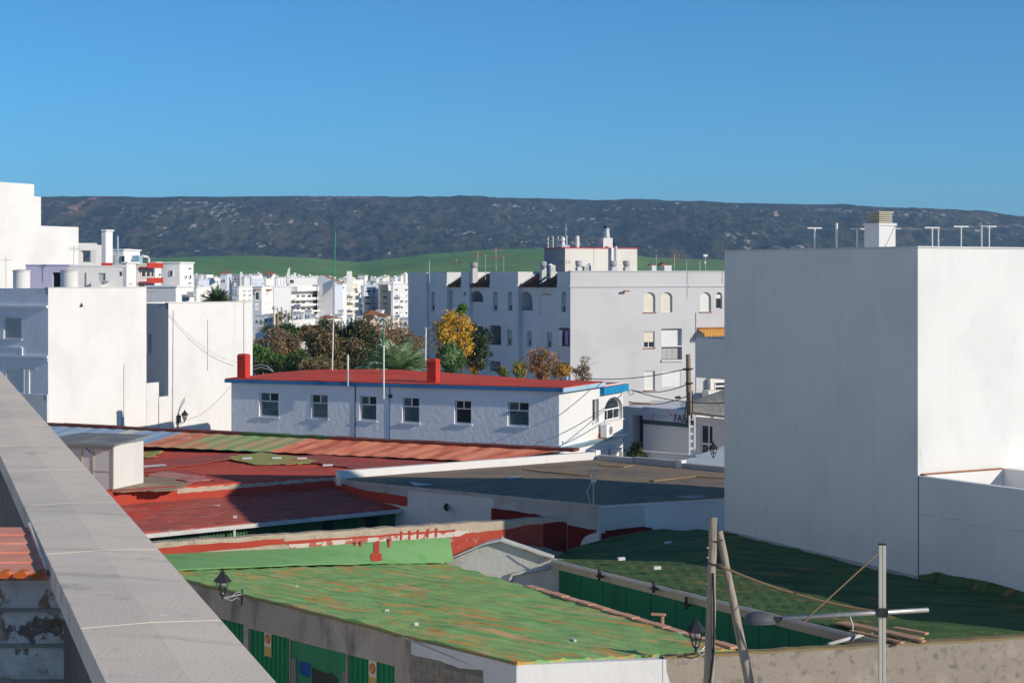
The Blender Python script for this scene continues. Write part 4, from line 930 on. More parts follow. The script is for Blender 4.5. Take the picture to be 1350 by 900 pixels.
# clothes-line posts and masts on its roof
def roof_pt(px, d): q_ = P(px, 326, d).to_2d(); return q_
cl_names = {1074: 'leftmost T shaped clothes line post on the tall white building', 1130: 'T shaped clothes line post just left of the louvred chimney', 1178: 'T shaped clothes line post half hidden by the louvred chimney', 1229: 'T shaped clothes line post standing over the bright corner, first right of the chimney', 1267: 'T shaped clothes line post second from the right on the tall white building', 1304: 'rightmost T shaped clothes line post on the tall white building'}
for px, yt, d in ((1074, 301.5, 51.8), (1130, 302.5, 51.2), (1178, 302, 50.6), (1229, 301, 49.5), (1267, 299.5, 49.5), (1304, 299.5, 49.8)):
    b = roof_pt(px, d); zt = H-(yt-CY)/F*d
    t = thing('clothes_line_post', cl_names[px], 'post', z3(b, 11.55), 'clothes line posts on the tall white building')
    mb = MB(); mb.tube([z3(b, 11.55), z3(b, zt)], .022, 8); mb.build('post', 'antenna_white', t)
    mb = MB(); mb.obox(b, (1, .25), .22, .016, zt, zt+.035); mb.build('crossbar', 'antenna_white', t)
for px, yt, d, lb in ((1103, 294, 51.5, 'thin pale mast with a dark top between two clothes line posts'), (1237, 302, 49.3, 'plain pale mast close beside a clothes line post on the bright corner'), (1294, 298, 49.7, 'plain pale mast just left of the rightmost clothes line post')):
    b = roof_pt(px, d); zt = H-(yt-CY)/F*d; t = thing('roof_mast', lb, 'mast', z3(b, 11.55))
    mb = MB(); mb.tube([z3(b, 11.55), z3(b, zt)], .035 if px == 1103 else .022, 8); mb.build('pole', 'antenna_white', t)
    mb = MB(); mb.tube([z3(b+Vector((-.14, 0)), zt-.02), z3(b+Vector((.14, 0)), zt-.02)], .012, 6); mb.build('crossbar', 'antenna_rust', t)
for i, (x0, y0, x1, y1) in enumerate(((1172, 297, 1229, 301), (1172, 300, 1296, 298), (1229, 302, 1304, 299))):
    cable(P(x0, y0, 50.6), P(x1, y1, 49.6), .06, .010, 'cable_white', ['upper clothes line from the louvred chimney to the first post', 'long clothes line from the louvred chimney to the far mast', 'short clothes line between the posts on the bright roof edge'][i], group='clothes lines on the tall white building', cat='clothes line', name='clothes_line')

# ------------------------------------------------------------------ white building with red roof and blue trim
BR, BL = v2(G(737, 511, 6.3)), v2(G(305, 499.5, 6.3)); fb = Face(BR, BL-BR); Lb = (BL-BR).length
fe = Face(BR, fb.n); Le = 8.6
bb = thing('blue_trim_building', 'long white building with a red roof, blue eaves and a row of six windows', 'building', (fb.p(Lb/2, 0, 3)))
fops = [fb.op(*a) for a in ((341.5, 517, 367, 549), (409.5, 519.5, 432, 551.5), (474, 521.5, 496, 554), (530, 523.5, 552.5, 557), (599, 527.5, 621, 558.5), (669, 529.5, 697, 561.5))]
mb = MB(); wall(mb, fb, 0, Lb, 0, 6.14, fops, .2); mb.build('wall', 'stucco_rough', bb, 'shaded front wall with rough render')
for i, o in enumerate(fops):
    w_ = window(bb, fb, o, 'glass', 'pvc_white', ('glass_blue', 'glass_blue', 'glass_blue', 'glass_blue', 'glass_dark', 'glass_blue')[i], .15, .05, None, 'stucco_rough', (), (.63,))
    mb = MB(); um = (o[0]+o[1])/2; zt = o[2]+(o[3]-o[2])*.63; fbox(mb, fb, um-.03, um+.03, zt+.03, o[3]-.06, .152, .198); mb.build('mullion', 'pvc_white', w_)
    mb = MB(); fbox(mb, fb, *( (o[0]+.06, um-.03) if i != 1 else (um+.03, o[1]-.06)), zt+.03, o[3]-.07, .158, .166); mb.build('pane', 'glass_dark', w_)
eops = [fe.op(781, 526, 789.5, 556.5), fe.op(797, 523, 820.5, 553.5, .62)]
mb = MB(); wall(mb, fe, .002, Le, 0, 6.1, eops, .25); mb.quad([fb.p(Lb, 0), fb.p(Lb, 0, Le), fb.p(Lb, 6.14, Le), fb.p(Lb, 6.14)]); mb.quad([fb.p(Lb, 0, Le), fb.p(0, 0, Le), fb.p(0, 6.1, Le), fb.p(Lb, 6.1, Le)])
mb.build('wall', 'stucco_clean', bb, 'sunlit end wall')
window(bb, fe, eops[0], 'glass', 'pvc_white', 'glass_dark', .18, .05, None, 'stucco_clean', ())
window(bb, fe, eops[1], 'glass', 'pvc_white', 'glass_dark', .18, .06, 'arched window with white frame', 'stucco_clean', (.33, .67), (.99,))
us = [-.3, Lb*.2, Lb*.4, Lb*.62, Lb*.85, Lb+.25]
fz = [6.335, 6.34, 6.345, 6.345, 6.345, 6.34]; bz = [6.335, 6.36, 6.52, 6.68, 6.62, 6.40]
mb = MB(); loft(mb, [fb.p(u, z, -.17) for u, z in zip(us, fz)], [fb.p(u, z, 5.3) for u, z in zip(us, bz)], 50, 14, .03, seed=51, skirt=.05); mb.build('roof', 'roof_red_clean', bb, recalc=False)
mb = MB(); mb.hexa([fb.p(-.18, 5.93, 5.33), fb.p(Lb, 5.93, 5.33), fb.p(Lb, 5.93, Le+.15), fb.p(-.18, 5.93, Le+.15)], [fb.p(-.18, 6.04, 5.33), fb.p(Lb, 6.04, 5.33), fb.p(Lb, 6.04, Le+.15), fb.p(-.18, 6.04, Le+.15)])
mb.build('roof', 'roof_red_clean', bb, 'lower rear roof')
mb = MB(); fbox(mb, fb, -.34, Lb+.28, 6.13, 6.30, -.205, -.172); fbox(mb, fb, -.30, Lb+.25, 6.145, 6.17, -.17, 0.02); tr = mb.build('eave', 'trim_blue', bb, 'front eave board, its shade put in as a darker blue')
mb = MB(); fbox(mb, fe, -.3, 5.3, 6.10, 6.30, -.335, -.302); fbox(mb, fe, -.3, 5.3, 6.105, 6.13, -.30, .0); mb.build('eave', 'trim_pale_blue', bb, 'end eave board, its sunlight put in as a paler blue')
mb = MB(); fbox(mb, fe, 5.31, Le+.22, 5.66, 6.03, -.24, .05); mb.build('eave', 'trim_sky_blue', bb, 'deep sky blue eave board')
mb = MB(); mb.hexa([fe.p(-.05, 3.26, -.02), fe.p(Le+.3, 3.26, -.02), fe.p(Le+.3, 3.26, 0.02), fe.p(-.05, 3.26, .02)], [fe.p(-.05, 3.50, -.30), fe.p(Le+.3, 3.50, -.30), fe.p(Le+.3, 3.50, .02), fe.p(-.05, 3.50, .02)]); mb.build('cornice', 'trim_pale_blue', bb)
u, z = fe.px(797, 580); mb = MB(); fbox(mb, fe, u-2.2, u+1.6, 3.502, 3.515, -.24, -.004); fbox(mb, fe, u-1.0, u+.7, 3.503, 3.72, -.004, 0); mb.build('rust_stain', 'rust_stain', bb)
for x0, x1, yt, w_ in ((308, 322, 468, .35), (557, 571.5, 474.5, .5)):
    u = (fb.px(x0)[0]+fb.px(x1)[0])/2; zt = fb.px((x0+x1)/2, yt)[1]; c = fb.p(u, 0, w_+.1)
    mb = MB(); mb.obox(c, fb.d, .24, .24, 6.3, zt-.1); c_ = mb.build('chimney', 'chimney_red', bb)
    mb = MB(); mb.hexa([z3(c.to_2d()+fb.d*a*.27+fb.n*b*.27, zt-.098) for a, b in ((-1, -1), (1, -1), (1, 1), (-1, 1))], [z3(c.to_2d()+fb.d*a*.2+fb.n*b*.2, zt+.05) for a, b in ((-1, -1), (1, -1), (1, 1), (-1, 1))]); mb.build('cap', 'chimney_red', c_)
for x, y0, y1 in ((468.5, 504, 576), (514, 507, 578)):
    mb = MB(); u, za = fb.px(x, y1); zb = fb.px(x, y0)[1]; fbox(mb, fb, u-.02, u+.02, za, zb, -.03, 0)
    mb.build('conduit', 'metal_dark' if x < 500 else 'trim_blue', bb)
for x, y in ((466.5, 507), (515, 508), (515, 522)):
    mb = MB(); u, z = fb.px(x, y); fbox(mb, fb, u-.09, u+.09, z-.07, z+.07, -.1, 0); mb.build('junction_box', 'metal_dark', bb)
mb = MB(); c = fb.p(fb.px(745)[0], 0, 5.1); mb.obox(P(745, 498, 92), fb.d, .14, .1, 6.3, 6.47); mb.build('roof_vent', 'trim_pale_blue', bb)

# masts that stand on or hang from that building
def mast(pts, r, mats, lab, top=None):
    """pts bottom->top; mats one per segment; top = (half width, material) of a cross aerial"""
    t = thing('aerial_mast', lab, 'mast', pts[0])
    for a, b, m in zip(pts, pts[1:], mats):
        mb = MB(); mb.tube([a, b], r, 8); mb.build('pole', m, t)
    if top:
        mb = MB(); p = Vector(pts[-1])
        for dz in (0, -.06): mb.tube([p+Vector((-top[0], 0, dz)), p+Vector((top[0], .05, dz))], .018, 6)
        for k in range(5): x = -top[0]+2*top[0]*k/4; mb.tube([p+Vector((x, -.18, 0)), p+Vector((x, .18, 0))], .008, 5)
        mb.build('aerial', top[1], t)
    return t
mast([P(438, 489, 96), P(439.5, 425, 96), P(440.3, 366, 96), P(442, 304, 96)], .035, ['antenna_white', 'antenna_metal', 'mast_green'], 'very tall thin mast, green at its top, behind the red roof')
mast([fb.p(fb.px(463.3)[0], fb.px(463, 508)[1], -.36), fb.p(fb.px(463.3)[0], fb.px(463, 487)[1], -.36), fb.p(fb.px(463.3)[0], fb.px(463, 467)[1], -.36)], .045, ['trim_pale_blue', 'antenna_white'], 'short stubby white pipe rising over the blue eave')
mast([fb.p(fb.px(511)[0], fb.px(511, 525)[1], -.4), fb.p(fb.px(511)[0], fb.px(511, 455)[1], -.4), fb.p(fb.px(510.6)[0], fb.px(511, 419)[1], -.4)], .04, ['antenna_white', 'mast_green'], 'mast with a flat white aerial on top fixed to the shaded front wall', (.36, 'antenna_white'))
mast([P(561, 475, 92), P(561.5, 432, 92)], .035, ['antenna_white'], 'plain white mast standing behind the taller red chimney', (.12, 'antenna_metal'))

def air_con(fc, px, py, hw, lab, deep=.32):
    u, z = fc.px(px, py); t = thing('air_conditioner', lab, 'air conditioner', fc.p(u, z-hw*.75))
    mb = MB(); fbox(mb, fc, u-hw, u+hw, z-hw*.72, z+hw*.72, -deep-.12, -.12); mb.build('casing', 'pvc_white', t)
    mb = MB(); r = hw*.56; 
    pts = [(u+hw*.3+r*math.cos(2*math.pi*k/20), z+r*math.sin(2*math.pi*k/20)) for k in range(20)]; fpoly(mb, fc, pts, -deep-.135, -deep-.122); g = mb.build('fan_grille', 'blind_grey', t)
    mb = MB()
    for rr_ in (.35, .7): 
        ring = [fc.p(u+hw*.3+r*rr_*math.cos(2*math.pi*k/20), z+r*rr_*math.sin(2*math.pi*k/20), -deep-.14) for k in range(21)]; mb.tube(ring, .012, 5)
    mb.build('fan_ring', 'metal_dark', g)
    mb = MB(); fbox(mb, fc, u-hw*.9, u+hw*.9, z-hw*.82, z-hw*.74, -deep-.1, 0); mb.build('bracket', 'antenna_rust', t)
air_con(fe, 793, 567, .44, 'grey and white air conditioner on the sunlit end wall below the arched window')
air_con(fe, 806, 598, .42, 'air conditioner under the pale blue cornice, nearly hidden by the roof')

# ------------------------------------------------------------------ shop building beyond
fs = Face(P(849, 536, 95), (.65, -.76)); q = lambda x, y: fs.px(x, y)
sb = thing('shop_building', 'single storey white shop in shade with a letter sign and a beige roof', 'shop', fs.p(4, 0, 3))
uL, uR = q(818, 540)[0], q(915, 540)[0]; zt = 4.735
sop = [(*sorted((q(833.5, 0)[0], -.05)), .03, q(841, 547)[1], 0, .7)]
mb = MB(); wall(mb, fs, uL, uR, 0, zt-.25, sop, .7); fbox(mb, fs, uL, -.04, zt-.25, zt-.05, -.12, .3); mb.quad([fs.p(uL, 0), fs.p(uL, 0, 8), fs.p(uL, zt-.25, 8), fs.p(uL, zt-.25)]); mb.quad([fs.p(uR, 0), fs.p(uR, 0, 1.2), fs.p(uR, zt-.25, 1.2), fs.p(uR, zt-.25)])
mb.quad([fs.p(uL, zt-.06, 0), fs.p(uR, zt-.06, 0), fs.p(uR, zt-.06, 8), fs.p(uL, zt-.06, 8)])
mb.build('wall', 'stucco_clean', sb)
mb = MB(); fbox(mb, fs, sop[0][0]+.02, sop[0][1]-.02, .03, sop[0][3]-.02, .55, .6); d_ = mb.build('garage_door', M('door_brown', (.13, .12, .11), .8, [('w', (.08, .07, .065), (2.2, 2.2, 0), 0, .4, .4, .8, .8)]), sb)
zb, zs = q(849, 552.5)[1], q(849, 558)[1]
mb = MB(); fbox(mb, fs, 0, uR, zb, zt, -.1, -.002); sg = mb.build('sign', 'sign_band', sb)
mb = MB(); fbox(mb, fs, 0, uR, zs, zb-.003, -.09, -.002); mb.build('stripe', 'sign_stripe', sg)
u, z = q(890.5, 555.5); text_mesh('FARO', .56, fs, u, z, -.101, 'letter_blue', sg, 'lettering', .012, (.92, 1))
for (xa, ya, pts) in ((862, 551, [(-.12, -.25), (0, -.27), (.05, .05), (.18, .3), (.02, .12), (-.05, -.1)]), (885, 546, [(-.1, .12), (.02, .02), (.22, -.08), (.06, -.06), (-.03, 0)])):
    u, z = q(xa, ya); mb = MB(); fpoly(mb, fs, [(u+a, z+b) for a, b in pts], -.112, -.101); mb.build('swoosh', 'letter_pink', sg)
mb = MB(); rr = random.Random(4)
for k in range(11):
    u = q(852+k*2.6, 550)[0]; z = q(852+k*2.6, 550)[1]; h = .12+.06*rr.random(); mb.tube([fs.p(u, z-.04, -.106), fs.p(u+.06, z+h, -.106), fs.p(u+.1, z-.02, -.106)], .012, 5)
mb.build('script_flourish', 'letter_pale', sg)
fs2 = Face(fs.p(0, 0, .06), fs.d); sop2 = [fs2.op(923.5, 559, 940, 600)]
mb = MB(); wall(mb, fs2, uR-.5, fs2.px(985)[0], 0, zt-.3, sop2, .15); mb.build('wall', white('stucco_shop', (.76, .75, .80), .15, .08, None), sb)
window(sb, fs2, sop2[0], 'glass', 'pvc_white', 'glass_dark', .05, .07, None, False, (.62,), (.36,), name='glass_door')
mb = MB(); loft(mb, [P(904, 541, 86), P(930, 545, 85), P(955, 547.5, 84), P(990, 551, 83)], [P(911, 528.5, 92), P(935, 520, 92.5), P(954, 513.5, 93), P(990, 500, 93.5)], 24, 10, .01, (R(60), .4, .012), seed=61, skirt=.12); mb.build('roof', 'corrugated_beige', sb, recalc=False)
mb = MB(); loft(mb, [P(846, 537.5, 96.5), P(905, 541.5, 93)], [P(846, 535, 104), P(912, 528.5, 98)], 10, 5, .03, (R(60), .5, .03), seed=62, skirt=.1); mb.build('roof', 'roof_pale', sb, recalc=False)
fsb = Face(P(829, 535, 106), (1, -.12)); mb = MB(); fbox(mb, fsb, 0, fsb.px(858)[0], 0, 4.2, 0, .2); mb.build('rear_parapet', 'rust_stain', sb)
mb = MB(); fbox(mb, fsb, fsb.px(858)[0], fsb.px(906)[0], 0, fsb.px(880, 529)[1], .5, .9); mb.build('rear_parapet', 'stucco_clean', sb)
# low garden wall and lane roof
fg2 = Face(P(846, 594, 90), (.75, -.66)); q = lambda x, y: fg2.px(x, y)
gw = thing('garden_wall', 'low shaded white wall with a pale coping and end pillar below the shop', 'wall', fg2.p(3, 0))
u1 = q(936, 600)[0]; zt = q(846, 594)[1]
mb = MB(); fbox(mb, fg2, 0, u1, 0, zt-.08, 0, .2); mb.build('wall', 'stucco_clean', gw)
mb = MB(); fbox(mb, fg2, 0, u1, zt-.079, zt, -.04, .24); mb.build('coping', 'stucco_white', gw)
mb = MB(); fbox(mb, fg2, u1, u1+.3, 0, zt+.12, -.06, .26); mb.build('pillar', 'stucco_white', gw)
lr = thing('lane_roof', 'flat blue grey roof of a low lane building under the small lantern', 'roof', G(930, 605, 0.0001) if False else P(925, 603, 79).to_2d().to_3d())
ps = [G(884, 612, 3.6), G(957, 586.5, 3.6), G(985, 590, 3.6), G(985, 612, 3.6)]
mb = MB(); mb.prism([p.to_2d() for p in ps], 3.45, 3.6); mb.build('roof', M('roof_bluegrey', (.36, .39, .41), .9, [('n', (.29, .32, .34), .8, 0, 6, .45, .65, .6)]), lr)
mb = MB(); c_ = sum((p.to_2d() for p in ps), Vector((0, 0)))/4; mb.prism([c_+(p.to_2d()-c_)*.96 for p in ps], 0, 3.448); mb.build('wall', 'stucco_clean', lr)

# ------------------------------------------------------------------ lanterns
def lantern(c, h, label, wall_pt=None, glazed=False, plate=True, cat='street lantern', group='old style lanterns'):
    """c: bottom centre; wall_pt: where the bracket meets the wall"""
    c = Vector(c); t = thing('wall_lantern' if wall_pt is not None else 'post_lantern', label, cat, c, group)
    mb = MB()
    mb.lathe(c, [(.03*h, 0), (.05*h, .03*h), (.035*h, .10*h), (.085*h, .14*h), (.085*h, .165*h)], 10)
    for k in range(6):
        a = 2*math.pi*k/6+.3; d = Vector((math.cos(a), math.sin(a), 0)); mb.tube([c+d*.08*h+Vector((0, 0, .15*h)), c+d*.225*h+Vector((0, 0, .58*h))], .014*h, 5)
    for r, z in ((.15, .345), (.222, .575)):
        mb.tube([c+Vector((r*h*math.cos(2*math.pi*k/6+.3), r*h*math.sin(2*math.pi*k/6+.3), z*h)) for k in range(7)], .013*h, 5)
    mb.build('lantern_frame', 'lamp_black', t)
    mb = MB(); mb.lathe(c, [(.29*h, .575*h), (.30*h, .60*h), (.20*h, .72*h), (.10*h, .83*h), (.075*h, .86*h), (.085*h, .89*h), (.03*h, .92*h), (.045*h, .95*h), (.012*h, .98*h), (.008*h, 1.03*h)], 6); mb.build('lamp_roof', 'lamp_black', t)
    if glazed:
        mb = MB(); mb.lathe(c, [(.07*h, .165*h), (.205*h, .57*h)], 6); mb.build('glass', 'glass_lantern', t)
    else:
        mb = MB(); mb.lathe(c, [(.05*h, .4*h), (.12*h, .47*h), (.12*h, .57*h)], 10); mb.build('lamp_unit', 'metal_galvanised', t)
        mb = MB(); mb.lathe(c, [(.035*h, .10*h), (.05*h, .15*h), (.02*h, .2*h)], 8); mb.build('socket', 'pvc_white', t)
    if wall_pt is not None:
        w = Vector(wall_pt); w.z = c.z-.02*h; mb = MB(); d = (w-c)
        mb.tube([c+Vector((0, 0, .01)), w], .028*h, 6)
        k = [c+d*.15-Vector((0, 0, .01)), c+d*.45-Vector((0, 0, .13*h)), c+d*.75-Vector((0, 0, .08*h)), c+d*.97-Vector((0, 0, .26*h))]; mb.tube(k, .02*h, 6)
        k = [c+d*.5+Vector((0, 0, .02)), c+d*.7+Vector((0, 0, .10*h)), c+d*.95+Vector((0, 0, .08*h))]; mb.tube(k, .016*h, 6)
        mb.build('bracket', 'metal_galvanised' if plate else 'lamp_black', t)
        mb = MB(); mb.obox(w, (1, .2), .03*h, .03*h, w.z-.38*h, w.z+.16*h); mb.build('wall_plate', 'lamp_black', t)
    else:
        pass
    return t
def at_wall(fc, px, py, out, along=0): u, z = fc.px(px, py); return fc.p(u+along, z, -out), fc.p(u, z, 0)
c, w = at_wall(fab, 319, 790, .95); lantern(P(293.5, 789, c.y-.1), .72, 'black wall lantern on the shadowed front of the green roofed garage', w)
c, w = at_wall(fyw, 934, 862, .5); lantern(P(917.5, 859, w.y-.35), .74, 'black open lantern in front of the yard wall beside the wooden poles', w)
t = lantern(P(940.5, 605, 79.4), .78, 'small black lantern at the lane roof near the shop door')
mb = MB(); p_ = P(940.5, 605, 79.4); mb.tube([Vector((p_.x, p_.y, 3.55)), p_+Vector((0, 0, .02))], .03, 6); mb.build('post', 'lamp_black', t)

# ------------------------------------------------------------------ poles, street lamp
up = thing('utility_pole', 'two weathered wooden poles tied in a narrow A before the yard wall', 'pole', P(926, 1177, 34))
def bent(pts, r0, r1, nm, par, lab=None):
    mb = MB(); P_ = [Vector(p) for p in pts]; out = []
    for a, b in zip(P_, P_[1:]):
        for i in range(8): out.append(a.lerp(b, i/8)+Vector((mnz.noise(a.lerp(b, i/8)*1.3)*.02, 0, 0)))
    out.append(P_[-1]); mb.tube(out, r0, 12, r1); return mb.build(nm, 'wood_weathered', par, lab, smooth=True)
bent([P(926, 1177, 34), P(934, 900, 34), P(937.5, 790, 34), P(940.5, 682, 34)], .115, .072, 'pole', up)
bent([P(1043, 1177, 34.5), P(988, 900, 34.3), P(966, 790, 34.15), P(948.5, 700, 34.08)], .105, .065, 'strut', up)
mb = MB()
for (x, y, d) in ((939, 742, 34), (940, 712, 34.03)):
    c = P(x, y, d)
    mb.tube([c+Vector((.14*math.cos(2*math.pi*k/14)+.04, .14*math.sin(2*math.pi*k/14)+.03, .01*math.sin(k))) for k in range(15)], .014, 5)
mb.build('tie_wire', 'metal_dark', up)
mb = MB(); 
for y in (722, 735, 770, 786, 800): p = P(934, y, 33.95); mb.tube([p, p+Vector((-.03, -.02, .01))], .014, 6)
mb.build('bolt', 'metal_galvanised', up)
mb = MB(); mb.tube([P(940, 755, 33.9), P(941, 790, 33.88), P(941.5, 830, 33.88), P(940, 868, 33.88), P(936, 900, 33.88), P(930, 1177, 33.85)], .022, 6); mb.build('earth_cable', 'cable_black', up, smooth=True)

sp = thing('street_lamp', 'pale metal lamp post with a horizontal arm and grey dome lamp above the yard wall', 'street lamp', P(1163, 1201, 33))
mb = MB(); pb, pt = P(1163, 365+11.5*F/33, 33), P(1163, 718, 33)
for dx in (-.034, .034): mb.obox(pb+Vector((dx, 0, 0)), (1, 0), .027, .045, 0, pt.z)
mb.obox(pb, (1, 0), .012, .03, 0, pt.z-.01); mb.build('post', 'metal_post', sp)
mb = MB(); mb.obox(pb, (1, 0), .066, .05, pt.z+.001, pt.z+.025); mb.build('cap', 'metal_dark', sp)
mb = MB(); a, b = P(1224, 803.5, 32.85), P(1031, 814.5, 32.85); mb.tube([a, b], .042, 12); arm = mb.build('arm', 'metal_galvanised', sp, smooth=True)
mb = MB(); m_ = P(1163, 807, 32.85); mb.obox(m_, (1, 0), .1, .06, m_.z-.07, m_.z+.07); mb.build('clamp', 'metal_dark', sp)
hd = P(1001, 821, 32.85)
mb = MB(); vs = []; fs_ = []
NU, NV = 24, 8
for j in range(NV+1):
    ph = math.pi/2*j/NV
    for k in range(NU): vs.append(hd+Vector((.285*math.cos(ph)**.8*math.cos(2*math.pi*k/NU)+.0, .19*math.cos(ph)**.8*math.sin(2*math.pi*k/NU), .19*math.sin(ph)+.02)))
for j in range(NV):
    for k in range(NU): fs_.append([j*NU+k, j*NU+(k+1) % NU, (j+1)*NU+(k+1) % NU, (j+1)*NU+k])
fs_.append(list(range(NU))); mb.mesh(vs, fs_); lh = mb.build('lamp_head', 'luminaire_grey', sp, smooth=True)
mb = MB(); vs = [hd+Vector((.295*math.cos(2*math.pi*k/NU), .2*math.sin(2*math.pi*k/NU), z)) for z in (.0, .05) for k in range(NU)]
mb.mesh(vs, [[k, (k+1) % NU, NU+(k+1) % NU, NU+k] for k in range(NU)]+[list(range(NU)), list(range(NU, 2*NU))]); mb.build('rim', 'luminaire_grey', lh)
mb = MB(); mb.tube([P(1032, 814.5, 32.85), P(1024, 816.5, 32.85), P(1014, 818, 32.85)], .034, 8); mb.obox(P(1024, 817, 32.85), (1, 0), .05, .05, P(0, 820, 32.85).z, P(0, 813, 32.85).z); mb.build('joint', 'metal_dark', lh)
mb = MB(); mb.tube([P(1158, 729, 32.93), P(1150, 736, 32.9), P(1068, 811, 32.8), P(1058, 822, 32.8)], .014, 6); mb.build('brace', 'cable_brown', sp)
cable(P(946, 744, 33.95), P(1160, 806, 32.95), .12, .022, 'cable_brown', 'sagging cable from the wooden poles to the street lamp', 20)

pu = thing('lattice_pole', 'pole of dark wood on a white lattice concrete foot in front of the shop', 'pole', P(911, 710, 80).to_2d())
mb = MB(); mb.tube([P(909.5, 560, 80), P(908, 510, 80), P(907.2, 467, 80)], .14, 10, .10); mb.build('pole', 'wood_brown', pu, smooth=True)
mb = MB(); bz = P(912, 550, 80); 
for dx in (-.115, .115): mb.obox(Vector((bz.x+dx, 79.85, 0)), (1, 0), .035, .07, 0, bz.z+.1)
k = 0; z = .1
while z < bz.z: mb.obox(Vector((bz.x, 79.85, 0)), (1, 0), .08, .05, z, z+.10); z += .32
mb.build('foot', 'stucco_clean', pu)
mb = MB(); 
for y in (486, 505, 556): c = P(908.5, y, 80); mb.tube([c+Vector((.16*math.cos(2*math.pi*k/14), .16*math.sin(2*math.pi*k/14), 0)) for k in range(15)], .03, 5)
mb.tube([P(905, 530, 79.8), P(903, 548, 79.8), P(906, 556, 79.8), P(911, 555, 79.8), P(913, 540, 79.8), P(913, 515, 79.8)], .025, 6); mb.build('cable_loop', 'cable_black', pu)
mb = MB(); mb.tube([P(900, 486.5, 79.9), P(908, 487, 79.9)], .05, 6); mb.build('insulator_arm', 'metal_dark', pu)
for i, (a, b, sg_, lab) in enumerate((
    (P(770, 498.5, 93), P(905, 486, 80), .2, 'upper cable from the red roof to the lattice pole'),
    (P(833, 514, 93), P(906, 506.5, 80), .22, 'middle cable from the blue eave to the lattice pole'),
    (P(833, 514, 93), P(955, 531, 74), .2, 'cable running down past the lattice pole toward the tall white building'),
    (P(829, 529, 95), P(906, 522, 80), .25, 'lowest cable in front of the shop roof'))):
    cable(a, b, sg_, .022, 'cable_black', lab, 18, 'cables at the lattice pole')
mb = MB(); c = P(890, 524, 83); mb.tube([c, c+Vector((.25, 0, .03))], .06, 6); mb.build('cable_joint', 'cable_black', None, 'small black junction on the cable before the lattice pole', 'cable joint')
mb = MB(); c = P(832, 517, 92.8); mb.tube([c+Vector((.13*math.cos(2*math.pi*k/14), 0, .13*math.sin(2*math.pi*k/14))) for k in range(15)], .015, 5); mb.build('cable_coil', 'cable_black', None, 'small coil of cable hanging at the sky blue eave corner', 'cable coil')
# little aerial standing on the corner of the flat dark roof
p0 = on(fk, 785.5, 690, -.12); t = thing('aerial_mast', 'small grey aerial fixed to the corner of the flat dark roof building', 'mast', p0)
p1 = fk.p(fk.px(785.5)[0], fk.px(785, 633)[1], -.12); p2 = fk.p(fk.px(783)[0], fk.px(783, 620)[1], -.12)
mb = MB(); mb.tube([p0, p1], .022, 8); mb.tube([p1, p2], .02, 6); mb.build('pole', 'metal_galvanised', t)
mb = MB(); mb.obox(p1, (1, 0), .09, .06, p1.z-.04, p1.z+.08); mb.tube([p2+Vector((-.12, 0, 0)), p2+Vector((.25, 0, .02))], .015, 6); mb.build('aerial', 'metal_galvanised', t)
mb = MB(); mb.tube([p1+Vector((-.02, 0, 0)), p1+Vector((-.2, 0, -.3)), p1+Vector((-.1, 0, -.7)), p1+Vector((.02, 0, -.95))], .014, 5); mb.build('wire', 'cable_white', t)
